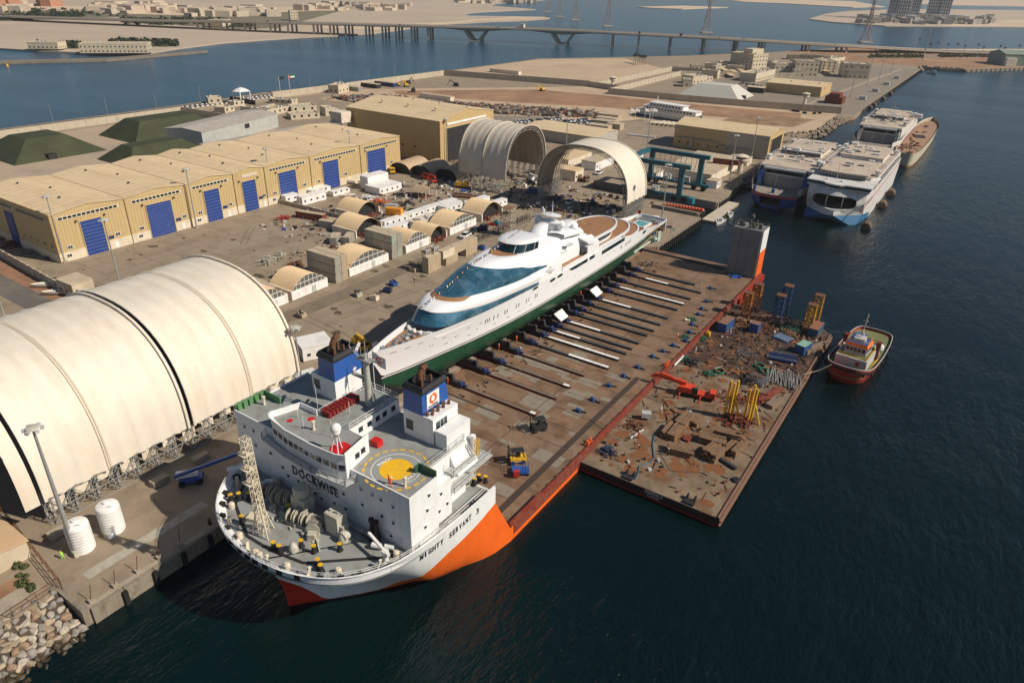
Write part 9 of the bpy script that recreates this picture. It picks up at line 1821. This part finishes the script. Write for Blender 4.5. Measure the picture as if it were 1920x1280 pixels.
bush('shore_scrub','dark green scrub patches along the shore by the palms',[(1640,95,1745,101),(1630,104,1730,109),(1760,103,1880,108)],700,mat('scrub_green',(.05,.06,.02),.9,var=.4,vs=.2),(1.2,3))
for a in ((150,100,278,100,84,26,'long white waterside hotel with rows of windows on the far shore',2),(53,92,110,93,82,20,'low cream building beside the waterside hotel',1),(390,50,416,51,39,30,'glass fronted block on the far left shore',2),(545,38,560,38,21,20,'lone tall block on the far flats',3)): block(lambda x,y: (x,y),*a,m=nb)
t = thing('green_shed','grey green waterfront shed with white lean-to at the right edge','shed',(77,888,0),.5); MB().xprism([(0,0),(40,0),(40,13),(20,17),(0,13)],0,80).build('shed_wall',mat('grey_green_clad',(.20,.26,.22),.7),t); MB().box(-.5,-.5,13,80,40.5,13.2).build('shed_roof',mat('pale_green_roof2',(.40,.42,.30),.7),t); MB().box(0,-6,0,12,0,9).build('lean_to',tents,t)
quay_run('quay_wall','dark faced wharf edge at the far right',44,799,99,882.5,12,1,None)
# palms
def palm(p,label):
 t = thing('palm_tree',label,'palm',p,RND.uniform(0,6),'palms along the shore road'); h = RND.uniform(8,11); MB().tube((0,0,0),(.5,0,h),.32,7,.22).build('trunk',timber,t,smooth=50); b = MB()
 for k in range(16):
  a = k*2*pi/16+RND.uniform(-.1,.1); L_ = RND.uniform(2.8,3.6); e = RND.uniform(.1,1.0); pts = [Vector((.5+L_*u*cos(a)*(1-.15*u),L_*u*sin(a)*(1-.15*u),h+L_*(e*u-1.1*u*u))) for u in (0,.3,.6,1)]; sd_ = Vector((-sin(a),cos(a),0))
  for q,r,w0,w1 in zip(pts,pts[1:],(.15,.4,.35),(.4,.35,.05)): b.add([q-sd_*w0,q+sd_*w0,r+sd_*w1-Vector((0,0,.25)),r-sd_*w1-Vector((0,0,.25))],[(0,1,2,3)])
 b.build('crown',mat('palm_green',(.04,.05,.02),.8,var=.3),t)
for i,(x,y) in enumerate(((860,140),(975,190),(1055,165),(1147,195),(1250,175),(1315,205),(1455,180),(1500,215),(1670,190),(1715,215),(1865,190))): palm(at(1560+x/5.333,60+y/5.333),'%s palm from the left along the shore road' % ['first','second','third','fourth','fifth','sixth','seventh','eighth','ninth','tenth','eleventh'][i])
for i in range(7): palm(at(1188+i*3.4,118+i*.8),'dry palm in the small row on the sandy lot, number %d' % (i+1) if 0 else 'dry palm in the small row on the sandy lot')
# rocks on the inner shore
b = MB()
for P_ in (((-17,243),(-2,268)),((-2,268),(-3,321)),((-3,321),(-2,340)),((-2,240),(-17,243)),((-1,110),(-2,240)),((-4,792),(44,800)),((1,757),(-4,790))):
 a,c = Vector((*P_[0],0)),Vector((*P_[1],0)); n = int((c-a).length*3)
 for i in range(n): p = a.lerp(c,RND.random()); r = RND.uniform(.5,1.4); u = RND.uniform(-1.5,3.5); b.lathe([(r*.5,0),(r,r*.5),(r*.7,r)],(p.x+u,p.y+RND.uniform(-1,1),-.6-u*.75),5)
b.build('shore_rocks',mat('shore_rock',(.27,.22,.16),.9,var=.4,vs=.5),kind='stuff')
for i in range(5): tag(MB().cbox(0,0,0,RND.uniform(2,4),1.6,1.3).build('parked_dinghy_trailer',dark,loc=at(*K4((1250,1290,1370,1480,1540)[i],(715,722,740,745,740)[i]))),'dark item parked outside the naval compound wall','equipment','dark items by the compound wall')
# moving details: boat buoys and channel marker
tag(MB().lathe([(1.2,0),(1.2,1),(.3,2),(.2,4)],(0,0,0),10).build('channel_buoy',yellow,loc=at(14,125,-3)),'small yellow channel buoy off the breakwater','buoy')
